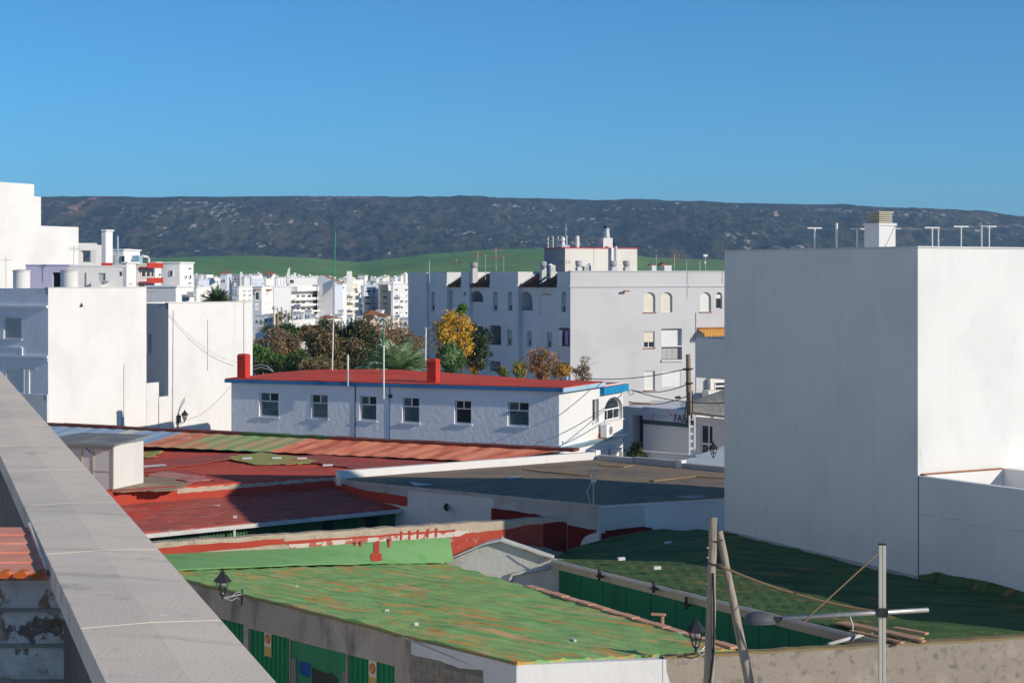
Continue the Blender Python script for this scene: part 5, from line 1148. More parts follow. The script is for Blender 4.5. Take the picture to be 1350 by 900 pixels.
# ------------------------------------------------------------------ grey white apartment block
AO = v2(P(752, 358, 134)); AL, AR = Vector((-.44, .9)).normalized(), Vector((.9, .44)).normalized()
fL, fR = Face(AO, AL), Face(AO, AR)
ZA = 11.9
ab = thing('apartment_block', 'large grey white apartment block with arched windows, seen at its corner behind the red roof', 'apartment block', z3(AO+AL*12+AR*7, 0))
LU = fL.px(538)[0]; RU = 17.0
def bface(w): return Face(AO+AR*w, AL)
LWIN = []                                                                # (face, opening, kind)
def bay(kind, xa, xb, w, wins=()):
    """one bay of the shaded front between the picture columns xa > xb"""
    fc = bface(w); ua, ub = fL.px(xa)[0], fL.px(xb)[0]
    if xa == 752: ua = 0.0
    ops = []
    for (x0, y0, x1, y1, k) in wins:
        rise = {'n': .32, 'b': .75, 'g': .55, 'o': 0, 'r': 0}[k]
        o = fc.op(x0, y0, x1, y1, rise); o = o + ((1.3 if k in 'bo' else .2),); ops.append(o); LWIN.append((fc, o, k))
    mb = MB()
    zt = ZA if kind == 'P' else fc.px((xa+xb)/2, 377)[1]
    wall(mb, fc, ua, ub, 0, zt, ops, .2)
    depth = 3.3-w
    for u in ((ua, ub) if ua > 0 else (ub,)): mb.quad([fc.p(u, 0, 0), fc.p(u, 0, depth), fc.p(u, zt, depth), fc.p(u, zt, 0)])
    if kind == 'P': 
        mb.quad([fc.p(ua, zt, 0), fc.p(ub, zt, 0), fc.p(ub, zt, depth), fc.p(ua, zt, depth)])
        mb.quad([fc.p(ua, 11, depth), fc.p(ub, 11, depth), fc.p(ub, zt, depth), fc.p(ua, zt, depth)])
        fbox(mb, fc, ua+.01, ub-.01, 10.78, 10.9, -.07, -.001)
    mb.build('wall', 'stucco_apartment', ab)
    if kind == 'T':
        mb = MB(); a = .25; depth = 1.35
        n = max(3, int((ub-ua-.3)/.24))
        for i in range(n):
            u0, u1 = ua+.12+(ub-ua-.24)*i/n, ua+.12+(ub-ua-.24)*(i+1)/n
            mb.hexa([fc.p(u0, zt-.05, -a), fc.p(u1-.03, zt-.05, -a), fc.p(u1-.03, ZA-.22, depth), fc.p(u0, ZA-.22, depth)], [fc.p(u0+.04, zt+.06, -a), fc.p(u1-.07, zt+.06, -a), fc.p(u1-.07, ZA-.1, depth), fc.p(u0+.04, ZA-.1, depth)])
        mb.hexa([fc.p(ua+.1, zt-.09, -a+.03), fc.p(ub-.1, zt-.09, -a+.03), fc.p(ub-.1, ZA-.26, depth), fc.p(ua+.1, ZA-.26, depth)], [fc.p(ua+.1, zt-.02, -a+.03), fc.p(ub-.1, zt-.02, -a+.03), fc.p(ub-.1, ZA-.19, depth), fc.p(ua+.1, ZA-.19, depth)])
        mb.build('tile_roof', 'tile_brown', ab)
        mb = MB()
        for u in (ua, ub-.12): mb.hexa([fc.p(u, zt, 0), fc.p(u+.12, zt, 0), fc.p(u+.12, ZA-.3, depth), fc.p(u, ZA-.3, depth)], [fc.p(u, zt+.22, -.1), fc.p(u+.12, zt+.22, -.1), fc.p(u+.12, ZA+.02, depth), fc.p(u, ZA+.02, depth)])
        mb.build('gable_rib', 'stucco_apartment', ab)
bay('P', 752, 734.5, 0, [(746.5, 384, 740, 412, 'n'), (751, 432, 736.5, 473, 'o'), (750, 478, 737, 520, 'o')])
bay('T', 734.5, 709, .22, [(729, 384, 712, 414.5, 'g'), (727.5, 437.5, 721, 458.5, 'r')])
bay('T', 709, 683, .34, [(702, 384, 684.5, 425, 'b'), (701, 436, 695, 457, 'r')])
bay('P', 683, 663.5, 0.0, [(675.5, 384, 669.5, 410, 'n'), (675, 434, 668.5, 456, 'r')])
bay('P', 663.5, 644, .12, [(656, 384, 650, 410, 'n'), (660.5, 429, 645.5, 470, 'o'), (660, 476, 646, 505, 'o')])
bay('T', 644, 618, .3, [(637, 383, 620, 413, 'b'), (637, 430, 622, 460, 'o')])
bay('P', 618, 607, .05, [(615, 384, 611, 391, 'n')])
bay('T', 607, 588.5, .34, [(600, 382.5, 589.5, 410, 'g')])
bay('P', 588.5, 575, .05, [])
bay('P', 575, 562.5, .2, [(573, 384, 568.5, 410, 'n')])
bay('P', 562.5, 538, .0, [])
mb = MB(); q_ = [bface(3.25).p(.3, 0), bface(3.25).p(LU+.4, 0), bface(14).p(LU+.4, 0), bface(14).p(.3, 0)]; mb.prism([p.to_2d() for p in q_], 0, 11.1); mb.build('rear_wall', 'stucco_apartment', ab)
for fc, o, k in LWIN:
    if k == 'n': window(ab, fc, o, 'half', 'pvc_white', 'glass_dark', .13, .05, None, False, (), (), fill='blind_grey', part=.28)
    elif k == 'r': window(ab, fc, o, 'half', 'pvc_white', 'glass_dark', .13, .05, None, False, (.5,), (), fill='blind_grey', part=.4)
    elif k == 'g': window(ab, fc, o, 'half', 'pvc_white', 'glass_dark', .05, .08, 'wide arched lattice window', 'stucco_apartment', (.2, .4, .6), (.25, .5, .75), fill='blind_white', part=.04) if fc.px(720)[0] > o[0] and fc.px(720)[0] < o[1] else window(ab, fc, o, 'blind', 'pvc_white', 'glass_dark', .13, .06, None, False, (), ())
    else:
        mb = MB(); fbox(mb, fc, o[0]+.3, o[1]-.3, o[2]+.02, o[2]+2.1 if o[3]-o[2] > 2.2 else o[3]-.3, 1.2, 1.28); b_ = mb.build('balcony', 'dark_void' if k == 'o' else 'blind_grey', ab)
        mb = MB(); fbox(mb, fc, o[0]+.01, o[1]-.01, o[2]+.01, o[2]+.95, .02, .12); mb.build('parapet', 'stucco_apartment', b_)
        mb = MB(); fbox(mb, fc, o[0]+.01, o[1]-.01, o[2]+.97, o[2]+1.02, .03, .1); mb.build('rail', 'metal_dark', b_)
# sunlit end wall
R_ = lambda *a: fR.op(*a)
rops = [R_(849, 385, 864, 411.5, .42)+(.22,), R_(871.5, 385, 886.5, 411.5, .42)+(.22,), R_(923, 385, 937.5, 411, .42)+(.22,), R_(944, 385, 952, 407, .3)+(.22,),
        R_(849, 437, 863, 458.5)+(.22,), R_(872, 433, 899, 474)+(1.4,), R_(849.5, 489, 863.5, 514)+(.22,), R_(873, 489, 897, 510)+(.1,), R_(920, 440, 940, 474)+(1.2,)]
mb = MB(); wall(mb, fR, 0, RU, 0, ZA, rops, .22)
mb.quad([fR.p(0, ZA, 0), fR.p(RU, ZA, 0), fR.p(RU, ZA, .3), fR.p(0, ZA, .3)]); mb.quad([fR.p(0, 11, .3), fR.p(RU, 11, .3), fR.p(RU, ZA, .3), fR.p(0, ZA, .3)]); mb.quad([fR.p(RU, 0, 0), fR.p(RU, 0, 12), fR.p(RU, ZA, 12), fR.p(RU, ZA, 0)])
mb.build('wall', M('stucco_apartment_end', (.63, .63, .64), .9, [('n', (.54, .54, .55), .35, 0, 5, .42, .7, .6), ('n', (.50, .48, .45), (2.4, 2.4, .25), 0, 6, .55, .85, .2), ('n', (.52, .51, .49), 1.0, 0, 8, .6, .8, .4)], (6, .3, .02)), ab, 'sunlit end wall')
mb = MB(); z = fR.px(800, 377)[1]; fbox(mb, fR, -.08, RU, z-.08, z+.04, -.09, -.002); fbox(mb, fR, -.02, RU, ZA-.02, ZA+.06, -.06, .35); mb.build('moulding', 'stucco_apartment_end', ab)
for i, o in enumerate(rops[:4]):
    window(ab, fR, o, 'blind' if i != 3 else 'half', 'stucco_clean', 'glass_dark', .15, .05, None, 'tile_terracotta' if i in (0, 2) else False, (), (.999,), fill='blind_cream' if i < 2 else 'blind_white', part=.62)
window(ab, fR, rops[4], 'half', 'pvc_white', 'glass_dark', .13, .05, 'window with its cream blind half down', 'tile_terracotta', (.5,), (), fill='blind_cream', part=.36)
window(ab, fR, rops[6], 'blind', 'pvc_white', 'glass_dark', .13, .05, None, 'tile_terracotta', (), (), fill='blind_white')
mb = MB(); o = rops[7]; fbox(mb, fR, o[0]+.01, o[1]-.01, o[2]+.01, o[3]-.01, .03, .07); mb.build('shutter', 'stucco_clean', ab)
o = rops[5]
mb = MB(); fbox(mb, fR, o[0]+.5, o[1]-.35, o[2]+.02, o[3]-.35, 1.28, 1.36); b_ = mb.build('balcony', 'blind_grey', ab)
mb = MB(); fbox(mb, fR, o[0]+.4, o[1]-.25, o[3]-.42, o[3]-.34, 1.22, 1.3); fbox(mb, fR, (o[0]+o[1])/2-.04, (o[0]+o[1])/2+.04, o[2], o[3]-.36, 1.22, 1.29); mb.build('door_frame', 'pvc_white', b_)
mb = MB(); 
for k in range(17): u = o[0]+.03+(o[1]-o[0]-.06)*k/16; fbox(mb, fR, u-.012, u+.012, o[2]+.05, o[2]+.98, .03, .055)
fbox(mb, fR, o[0]+.01, o[1]-.01, o[2]+.04, o[2]+.07, .02, .065); mb.build('railing', 'metal_dark', b_)
mb = MB(); fbox(mb, fR, o[0]+.01, o[1]-.01, o[2]+.98, o[2]+1.06, .0, .09); mb.build('rail', 'stucco_clean', b_)
mb = MB(); fbox(mb, fR, o[0]-.03, o[1]+.03, o[2]-.16, o[2]-.004, -.12, -.002); mb.build('slab_edge', 'stucco_grey', b_)
o = rops[8]; mb = MB(); fbox(mb, fR, o[0]+.3, o[1]-.2, o[2]+.02, o[3]-.4, 1.1, 1.17); b_ = mb.build('balcony', 'dark_void', ab)
mb = MB(); fbox(mb, fR, o[0]+.01, o[1]-.01, o[2]+.01, o[2]+1.0, .02, .12); mb.build('parapet', 'stucco_clean', b_)
sops = [fR.op(937.5, 503, 951, 513.5)]
mb = MB(); fbox(mb, fR, fR.px(932)[0], RU, 0, fR.px(940, 498)[1], -.5, -.003); fbox(mb, fR, fR.px(921)[0], RU, 0, fR.px(921, 513.5)[1], -1.4, -.503); mb.build('annexe_wall', 'stucco_cream', ab)
o = sops[0]; mb = MB(); fbox(mb, fR, o[0], o[1], o[2], o[3], -.56, -.502); w_ = mb.build('window', 'pvc_white', ab); mb = MB(); m_ = (o[2]+o[3])/2; fbox(mb, fR, o[0]+.05, o[1]-.05, o[2]+.04, m_-.06, -.575, -.562); fbox(mb, fR, o[0]+.05, o[1]-.05, m_+.06, o[3]-.04, -.575, -.562); mb.build('pane', 'glass_dark', w_)
u, z = fR.px(849.5, 414); 
for x, y, lb in ((823, 383.5, None),):
    u, z = fR.px(x, y); mb = MB(); mb.tube([fR.p(u, z, 0), fR.p(u, z, -.3)], .05, 6); mb.obox(fR.p(u, z, -.33), AR, .22, .08, z-.06, z+.06); mb.build('outside_lamp', 'tile_terracotta', ab)
mb = MB(); u, z = fR.px(917.5, 441); z2_ = fR.px(917.5, 412)[1]; mb.tube([fR.p(u, 2, -.04), fR.p(u, z2_, -.04)], .03, 6); mb.build('downpipe', 'stucco_grey', ab)
# orange awning: hung on the wall, top level
ua, ub = fR.px(919.5)[0], fR.px(962)[0]; zt = fR.px(938, 433)[1]; zb_ = fR.px(938, 441.5)[1]
aw_ = thing('awning', 'faded orange striped awning over a balcony beside the tall white building', 'awning', fR.p((ua+ub)/2, zb_))
mb = MB(); mb.hexa([fR.p(ua, zt-.04, 0), fR.p(ub, zt-.04, 0), fR.p(ub, zb_+.1, -1.0), fR.p(ua, zb_+.1, -1.0)], [fR.p(ua, zt, 0), fR.p(ub, zt, 0), fR.p(ub, zb_+.14, -1.0), fR.p(ua, zb_+.14, -1.0)])
n = 12
for i in range(n): fpoly(mb, fR, [(ua+(ub-ua)*i/n, zb_+.12), (ua+(ub-ua)*(i+1)/n, zb_+.12), (ua+(ub-ua)*(i+.8)/n, zb_-.06), (ua+(ub-ua)*(i+.5)/n, zb_-.12), (ua+(ub-ua)*(i+.2)/n, zb_-.06)], -1.01, -.99)
mb.build('canvas', 'awning_orange', aw_)
mb = MB(); fbox(mb, fR, ua, ub, zt-.0, zt+.1, -.12, 0); mb.build('casing', 'tile_terracotta', aw_)
# washing on the corner balcony
fc, o = next((a, b) for a, b, k in LWIN if k == 'o')
for (t0, t1, dz, m, lb) in ((.04, .42, 1.15, 'cloth_white', 'white sheet hanging in the corner balcony of the apartment block'), (.45, .62, .95, 'cloth_dark', 'dark red cloth hanging between two pale sheets on the corner balcony'), (.64, .97, 1.05, 'cloth_lilac', 'lilac sheet hanging in the corner balcony of the apartment block')):
    mb = MB(); L = o[1]-o[0]; zt = o[2]+2.1; k = 8
    vs = [];
    for i in range(k+1):
        u = o[1]-L*(t0+(t1-t0)*i/k); w_ = -.06+.03*math.sin(i*2.1); vs += [fc.p(u, zt, -.05), fc.p(u, zt-dz*.5, w_-.02), fc.p(u, zt-dz+.05*math.sin(i), w_)]
    mb.mesh(vs, [[i*3+j, i*3+3+j, i*3+4+j, i*3+1+j] for i in range(k) for j in range(2)])
    n0 = len(mb.v); mb.mesh([Vector(v)+Vector((.01, .02, 0)) for v in vs], [[i*3+j, i*3+3+j, i*3+4+j, i*3+1+j] for i in range(k) for j in range(2)])
    mb.build('laundry', m, None, lb, 'laundry', 'laundry on the corner balcony')
# roof-top room and everything on the roof
fP, fQ = Face(P(745, 327, 141), AL), Face(P(745, 327, 141), AR)
ph = thing('roof_house', 'cream rooftop room, shade of one side painted lilac, with a red edged roof on the grey white apartment block', 'roof house', fQ.p(3, 11.1, 1)); PZ = 13.72
ul, ur_ = fP.px(717)[0], fQ.px(840)[0]
mb = MB(); fbox(mb, fP, .002, ul, 11.1, PZ, 0, .3); mb.build('wall', 'stucco_lilac', ph, 'side wall with its shade painted lilac')  # lilac puts the purple shade of this side into its colour
mb = MB(); fbox(mb, fQ, 0, fQ.px(783)[0]-.02, 11.1, PZ, 0, 3.5); fbox(mb, fQ, fQ.px(783)[0]+.02, ur_, 11.1, PZ, 0, 3.5); mb.build('wall', 'stucco_cream', ph, 'sunlit cream wall')
mb = MB(); fbox(mb, fQ, -.05, ur_+.05, PZ+.002, PZ+.07, -.06, 3.5); mb.build('coping', 'rail_red', ph)
mb = MB(); a = fP.px(724)[0]; 
for u in (fP.px(718)[0], fP.px(724.5)[0], fP.px(731)[0], fP.px(742.5)[0]): mb.tube([fP.p(u, PZ-.2, .3), fP.p(u, PZ+1.0, .3)], .05, 6)
for z in (.97, .62, .3): mb.tube([fP.p(fP.px(718)[0], PZ+z, .3), fP.p(fP.px(724.5)[0], PZ+z, .3)], .04, 6)
for z in (.97, .05): mb.tube([fP.p(fP.px(731)[0], PZ+z, .3), fP.p(fP.px(742.5)[0], PZ+z, .3)], .045, 6)
mb.build('ladder_rail', 'antenna_white', ph)
c = fP.p(fP.px(734.5)[0], PZ, .5); mb = MB(); mb.lathe(c, [(.22, 0), (.22, .3), (.16, .32), (.12, .6), (.2, .62), (.17, .8), (.05, .92)], 10); mb.build('vent', 'antenna_white', ph)
c = fQ.p(fQ.px(769)[0], PZ+.07, 1); mb = MB(); mb.lathe(c, [(.16, 0), (.16, .85), (.12, .87), (.12, .92)], 10); mb.build('vent', 'antenna_white', ph)
c = P(746, 327, 141.5); mb = MB(); mb.obox(c, (1, 0), .3, .25, PZ+.05, PZ+.22); mb.build('tray', 'antenna_white', ph)
t = thing('roof_mast', 'thin white rod standing by the ladder rail of the cream roof house', 'mast', z3(c, PZ)); mb = MB(); mb.tube([z3(c, PZ+.2), z3(c, H-(296-CY)/F*141)], .022, 6); mb.build('pole', 'antenna_white', t)
fl = thing('metal_flue', 'shiny steel chimney flue with a cowl climbing the cream roof house', 'flue', fQ.p(fQ.px(808)[0], 11.1, -.4))
zz = lambda y, d=141: H-(y-CY)/F*d
mb = MB(); ub_ = fQ.px(804)[0]; c = fQ.p(ub_, 0, .7); mb.obox(c, AR, .42, .4, PZ+.07, zz(313)); mb.build('base', 'stucco_white', fl)
mb = MB(); c = z3(fQ.p(fQ.px(805)[0], 0, .6), zz(313)); mb.lathe(c, [(.30, 0), (.24, .1), (.20, .45), (.17, .62), (.22, .63), (.21, .72), (.1, .8)], 12); mb.build('cowl', 'steel_bright', fl, smooth=False)
mb = MB(); mb.tube([c+Vector((-.05, 0, .78)), c+Vector((-.16, -.12, .88))], .11, 8); mb.build('cowl_mouth', 'metal_dark', fl)
mb = MB(); uu = fQ.px(809.5)[0]; mb.tube([fQ.p(uu, 11.2, -.3), fQ.p(uu, zz(323), -.3)], .11, 10); uu2 = fQ.px(806)[0]; mb.obox(fQ.p(uu2, 0, -.15), AR, .12, .1, 11.2, zz(326)); mb.build('duct', 'steel_bright', fl, smooth=False)
mb = MB(); c = fQ.p(uu, zz(324), -.3); mb.tube([c, c+Vector((0, 0, .1)), c+Vector((-.18, -.1, .16))], .13, 8); mb.build('elbow', 'metal_dark', fl)
def pot(px, d, y0, wpx, kind):
    c = P(px, 358, d); zb2 = 11.0; zt = H-(y0-CY)/F*d; hw = wpx/2/F*d; mb = MB()
    if kind == 'pot':
        mb.obox(c, AR, hw*.75, hw*.75, zb2, zb2+(zt-zb2)*.72); o_ = mb.build('chimney', 'stucco_grey', ab)
        mb = MB(); h = zt-zb2; mb.lathe(z3(c, zb2+h*.72), [(hw*.6, 0), (hw*1.0, h*.1), (hw*1.05, h*.24), (hw*.8, h*.28)], 12); mb.build('chimney_pot', 'render_grey', o_)
    else:
        zt2 = zt-hw*.6; mb.obox(c, AR, hw, hw*.8, zb2, zt2); o_ = mb.build('chimney', 'stucco_white', ab)
        mb = MB(); f_ = Face(c.to_2d()-AR*hw*1.15-AL*hw*-.9, AR); fpoly(mb, f_, [(0, zt2), (hw*2.3, zt2), (hw*1.15, zt+.02)], -.0, hw*1.8); mb.build('cap', 'stucco_white' if kind == 'house' else 'tile_terracotta', o_)
for a in ((625, 150, 346, 10, 'pot'), (716, 140, 344.5, 9, 'pot'), (728, 139, 347.5, 7, 'house'), (763, 137, 343.5, 9, 'pot'), (808.5, 139, 343.5, 10, 'pot'), (826, 139, 343.5, 9.5, 'pot'), (781, 138, 347.5, 7, 'house'), (861, 140, 348, 7, 'tile'), (878.5, 140, 346.5, 11, 'tile')): pot(*a)
mb = MB(); mb.obox(P(772, 355, 138), AR, .25, .25, 11, H-(351-CY)/F*138); mb.build('roof_unit', 'render_grey', ab)
# television aerials
def aerial(px, d, y0, y1, kind, label, seed=0, mat='antenna_rust'):
    rr = random.Random(seed); a, b = P(px, y0, d), P(px+rr.uniform(-.6, .6), y1, d)
    t = thing('tv_aerial', label, 'aerial', a, 'television aerials on the rooftops')
    mb = MB(); mb.tube([a, b], .022*d/140, 6); mb.build('mast', 'antenna_metal', t)
    s_ = d/140.
    mb = MB()
    if kind == 'yagi':
        L = .9*s_; ang = rr.uniform(-.5, .5); dx = Vector((math.cos(ang), math.sin(ang), 0)); pr = Vector((-math.sin(ang)*.5, .3, .9)).normalized() if rr.random() < .5 else Vector((-math.sin(ang), math.cos(ang), 0))
        c = b-Vector((0, 0, .15)); mb.tube([c-dx*L*.5, c+dx*L*.5], .014*s_, 5)
        for k in range(7): p = c-dx*L*.5+dx*L*k/6; mb.tube([p-pr*.2*s_, p+pr*.2*s_], .010*s_, 5)
    elif kind == 'panel':
        c = b-Vector((0, 0, .25)); 
        for k in range(4): x = (-.36+.24*k)*s_; mb.tube([c+Vector((x, 0, -.35)), c+Vector((x, 0, .35))], .020*s_, 5)
        mb.tube([c+Vector((-.4*s_, 0, 0)), c+Vector((.4*s_, 0, 0))], .02, 5); mb.tube([c+Vector((-.3*s_, 0, -.28)), c+Vector((.3*s_, 0, -.28))], .014, 5)
    elif kind == 'complex':
        for (dz, L, n) in ((.2, .8, 6), (.75, 1.5, 9)):
            c = b-Vector((0, 0, dz*s_)); dx = Vector((.95, .2, .12)); mb.tube([c-dx*L*.35*s_, c+dx*L*.65*s_], .02*s_, 5)
            for k in range(n): p = c-dx*L*.35*s_+dx*L*s_*k/(n-1); mb.tube([p-Vector((0, 0, .14)), p+Vector((0, 0, .14))], .012*s_, 5)
        mb.obox(b-Vector((0, 0, .9)), (1, 0), .13*s_, .1*s_, b.z-1.05, b.z-.75)
    elif kind == 'cam':
        c = b; mb.obox(c, (1, .2), .16, .08, c.z-.08, c.z+.1); mb.obox(c-Vector((0, 0, .5)), (1, 0), .06, .06, c.z-.62, c.z-.42)
    mb.build('aerial', mat if kind != 'cam' else 'antenna_white', t)
aerial(602, 150, 357, 342, 'panel', 'low fish bone aerial leftmost of those on the apartment block', 1)
aerial(629.5, 149, 357, 331, 'panel', 'tall aerial with a rake shaped top beside the left chimney pot of the apartment block', 2)
aerial(654, 147, 357, 326, 'complex', 'tallest and bushiest aerial over the shaded front of the apartment block', 3)
aerial(889, 140, 357, 335, 'panel', 'wide rake shaped aerial right of the two small white chimneys on the apartment block', 5)
aerial(930, 139, 357, 337, 'cam', 'white box headed mast near the right end of the apartment block roof', 7, 'antenna_white')
aerial(745, 138, 357, 343, 'yagi', 'dark low aerial against the corner of the cream roof house', 8, 'metal_dark')
for i, (px, d, y0, lb) in enumerate(((566, 155, 343, 'bare white post at the far left end of the apartment block roof'), (640, 149, 335, 'thin bare rod between the two rake shaped aerials on the apartment block'), (664, 147, 338, 'short grey rod just right of the bushiest aerial'), (706, 143, 344, 'short white post left of the shaded roof house wall'), (865, 140, 335, 'thin grey rod beside the small white chimneys of the apartment block'), (905, 140, 343, 'short thin rod at the middle of the sunlit parapet'), (922.5, 139.5, 344, 'pale short rod beside the white box headed mast'), (952, 137, 329, 'tall brown mast against the edge of the tall white building'))):
    t = thing('roof_mast', lb, 'mast', P(px, 358, d), 'bare masts on the apartment block roof'); mb = MB(); mb.tube([z3(P(px, 358, d), 11.0), P(px, y0, d)], .022, 6)
    mb.build('pole', 'antenna_white' if i in (0, 3, 6) else 'antenna_metal' if i != 7 else 'antenna_rust', t)
    if i in (7,): mb = MB(); p = P(px, y0, d); mb.tube([p-Vector((.14, 0, 0)), p+Vector((.14, 0, 0))], .02, 6); mb.build('crossbar', 'antenna_rust', t)
cable(P(566, 344, 155), P(706, 345, 143), .05, .014, 'cable_white', 'straight wire strung between the roof posts of the apartment block', 10, None, 'wire', 'wire')
# ------------------------------------------------------------------ white houses at the left
BD, BS = Vector((.445, .896)), Vector((-.896, .445))                      # street grid: sunlit walls run along BD, shaded ones along BS
def house(name, label, cat, pc, d, ytop, x1, xl=None, mats=('stucco_clean', 'stucco_grey'), z0=0, sops=(), lops=(), t=.2, group=None, depth=7):  # second material shades the side wall: by default a greyer stucco
    """corner at picture column pc, sunlit wall to column x1, shaded wall to the left to column xl"""
    c = v2(P(pc, 0, d)); f1, f2 = Face(c, BD), Face(c, BS); zt = H-(ytop-CY)/F*d
    L1 = f1.px(x1)[0]; L2 = f2.px(xl)[0] if xl is not None else depth
    th = thing(name, label, cat, z3(c+BD*L1/2+BS*L2/2, z0), group)
    mb = MB(); wall(mb, f1, 0, L1, z0, zt, [f1.op(*o) for o in lops], t)
    mb.quad([f1.p(L1, z0, 0), f1.p(L1, z0, L2), f1.p(L1, zt, L2), f1.p(L1, zt, 0)]); mb.quad([f1.p(0, z0, L2), f1.p(L1, z0, L2), f1.p(L1, zt, L2), f1.p(0, zt, L2)]); mb.quad([f1.p(0.01, zt-.3, 0.2), f1.p(L1, zt-.3, .2), f1.p(L1, zt-.3, L2), f1.p(0.01, zt-.3, L2)])
    for a, b in ((0, L1),): fbox(mb, f1, 0, L1, zt-.302, zt, .001, .2)
    mb.build('wall', mats[0], th)
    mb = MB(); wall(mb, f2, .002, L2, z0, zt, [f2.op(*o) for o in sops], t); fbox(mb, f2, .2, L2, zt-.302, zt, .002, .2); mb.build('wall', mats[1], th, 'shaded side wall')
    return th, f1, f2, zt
h1, f1, f2, zt = house('white_house', 'white house with a large blank sunlit wall and one shaded side beside the stone parapet', 'house', 63.5, 92, 380, 193, -70, ('stucco_clean', white('stucco_side_left', (.92, .93, .97), .4, .25, (7, .4, .03))), 0, [(5, 418, 28, 446.5), (8, 487, 31, 516)])  # shaded side coloured lighter than the sunlit wall to lift its shade
window(h1, f2, f2.op(5, 418, 28, 446.5), 'blind', 'stucco_clean', 'glass_dark', .08, .06, None, 'stucco_clean', (), (), fill='blind_grey')
window(h1, f2, f2.op(8, 487, 31, 516), 'blind', 'stucco_clean', 'glass_dark', .08, .06, None, False, (), (), fill='blind_white')
mb = MB()
for y, w_ in ((404, .14), (470, .10), (474.5, .05)): z = f2.px(40, y)[1]; fbox(mb, f2, 0, 12, z-.06, z+.06, -w_, -.002)
z = f2.px(20, 458)[1]; fbox(mb, f2, f2.px(29)[0], f2.px(2)[0], z-.04, z+.04, -.06, -.002); u = f2.px(29.5)[0]; fbox(mb, f2, u-.04, u+.04, f2.px(29, 470)[1], z, -.06, -.002)
mb.build('moulding', 'stucco_side_left', h1)
mb = MB(); z = zt; fbox(mb, f1, -.03, f1.px(193)[0], z+.002, z+.05, -.03, .22); mb.build('coping', 'stucco_grey', h1)
mb = MB(); u, za = f1.px(163, 480); zb2 = f1.px(163, 562)[1]; fbox(mb, f1, u-.03, u+.03, zb2, za, -.04, 0); mb.build('conduit', 'stucco_grey', h1)
mb = MB(); u, z = f1.px(158.5, 556); fbox(mb, f1, u-.16, u+.16, z-.3, z+.26, -.14, 0); mb.build('meter_box', 'trim_pale_blue', h1)
tp = thing('clothes_line_post', 'T shaped white post in front of the shaded side of the blank white house', 'post', f2.p(f2.px(37)[0], 3.5, -1.6))
mb = MB(); fq = Face(f2.p(0, 0, -1.6), BS)
for x in (32, 38.5): u = fq.px(x)[0]; mb.tube([fq.p(u, 3.5), fq.p(u, fq.px(x, 486)[1])], .05, 6)
mb.build('post', 'antenna_white', tp); mb = MB(); za = fq.px(36, 485.5)[1]; mb.tube([fq.p(fq.px(27)[0], za), fq.p(fq.px(48)[0], za)], .04, 6); mb.build('crossbar', 'antenna_metal', tp)
hb, *_ = house('low_annexe', 'low white terrace wall between the stone parapet and the blank white house', 'annexe', 62, 89, 520, 63.2, 20, ('stucco_clean', 'stucco_clean'), 0, depth=3)
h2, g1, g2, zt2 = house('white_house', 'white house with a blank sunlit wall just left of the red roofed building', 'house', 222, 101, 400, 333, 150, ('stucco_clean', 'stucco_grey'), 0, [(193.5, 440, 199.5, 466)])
window(h2, g2, g2.op(193.5, 440, 199.5, 466), 'blind', 'stucco_clean', 'glass_dark', .08, .05, None, False, (), (), fill='blind_grey')
mb = MB(); fbox(mb, g1, -.03, g1.px(333)[0]+.02, zt2+.002, zt2+.05, -.03, .22); mb.build('coping', 'stucco_grey', h2)
house('low_annexe', 'low stepped white annexe in the gap between the two blank white houses', 'annexe', 193.2, 99.3, 505, 209.5, 193.1, ('stucco_clean', 'stucco_grey'), 0, depth=2.5)
house('low_annexe', 'lowest white annexe step below the shaded gap of the white houses', 'annexe', 209.6, 100.2, 523, 224, 209.5, ('stucco_clean', 'stucco_grey'), 0, depth=1.6)
cable(g1.p(g1.px(222)[0], g1.px(222, 415)[1], -.1), g1.p(g1.px(308)[0], g1.px(308, 478)[1], -.4), .5, .012, 'cable_white', 'thin pale cable sagging across the sunlit wall left of the red chimney', 14)
cable(g1.p(g1.px(262)[0], g1.px(262, 547)[1], -.1), P(304, 509, 94.5), .1, .010, 'cable_white', 'thin cable rising from the glazed lantern to the blue eave', 14)
mb = MB(); mb.tube([P(321.5, 466, 103), P(321.5, 398, 103)], .03, 6); t = thing('roof_mast', 'thin grey rod rising behind the left red chimney against the white wall', 'mast', P(321.5, 466, 103)); mb.build('pole', 'antenna_metal', t)
mb = MB()
for k, (y1, y2) in enumerate(((483, 480), (487, 484))): mb.tube([P(334, y1, 100), P(344, y2, 99.5), P(352, y2+2, 99), P(360, 489, 98.5)], .03, 5)
mb.build('wire_loop', 'cable_white', None, 'loose pale wires looping behind the left end of the red roof', 'wires')
u, z = g1.px(241.5, 557); c = g1.p(u, z, -.9); lantern(P(243.5, 556.5, c.y-.2), .72, 'glazed wall lantern on the sunlit white house left of the red roof', g1.p(g1.px(233)[0], z, 0), True)
t = thing('wall_meter', 'dark grey cable box hanging on the white wall beside the glazed lantern', 'box', g1.p(g1.px(234)[0], g1.px(234, 560)[1], -.1)); mb = MB(); u, z = g1.px(233.5, 550); fbox(mb, g1, u-.09, u+.09, z-.3, z+.12, -.2, -.04); mb.build('box', 'metal_dark', t); mb = MB(); mb.tube([g1.p(u, z-.3, -.1), g1.p(u, z-.75, -.06)], .03, 6); mb.build('cable', 'cable_black', t)
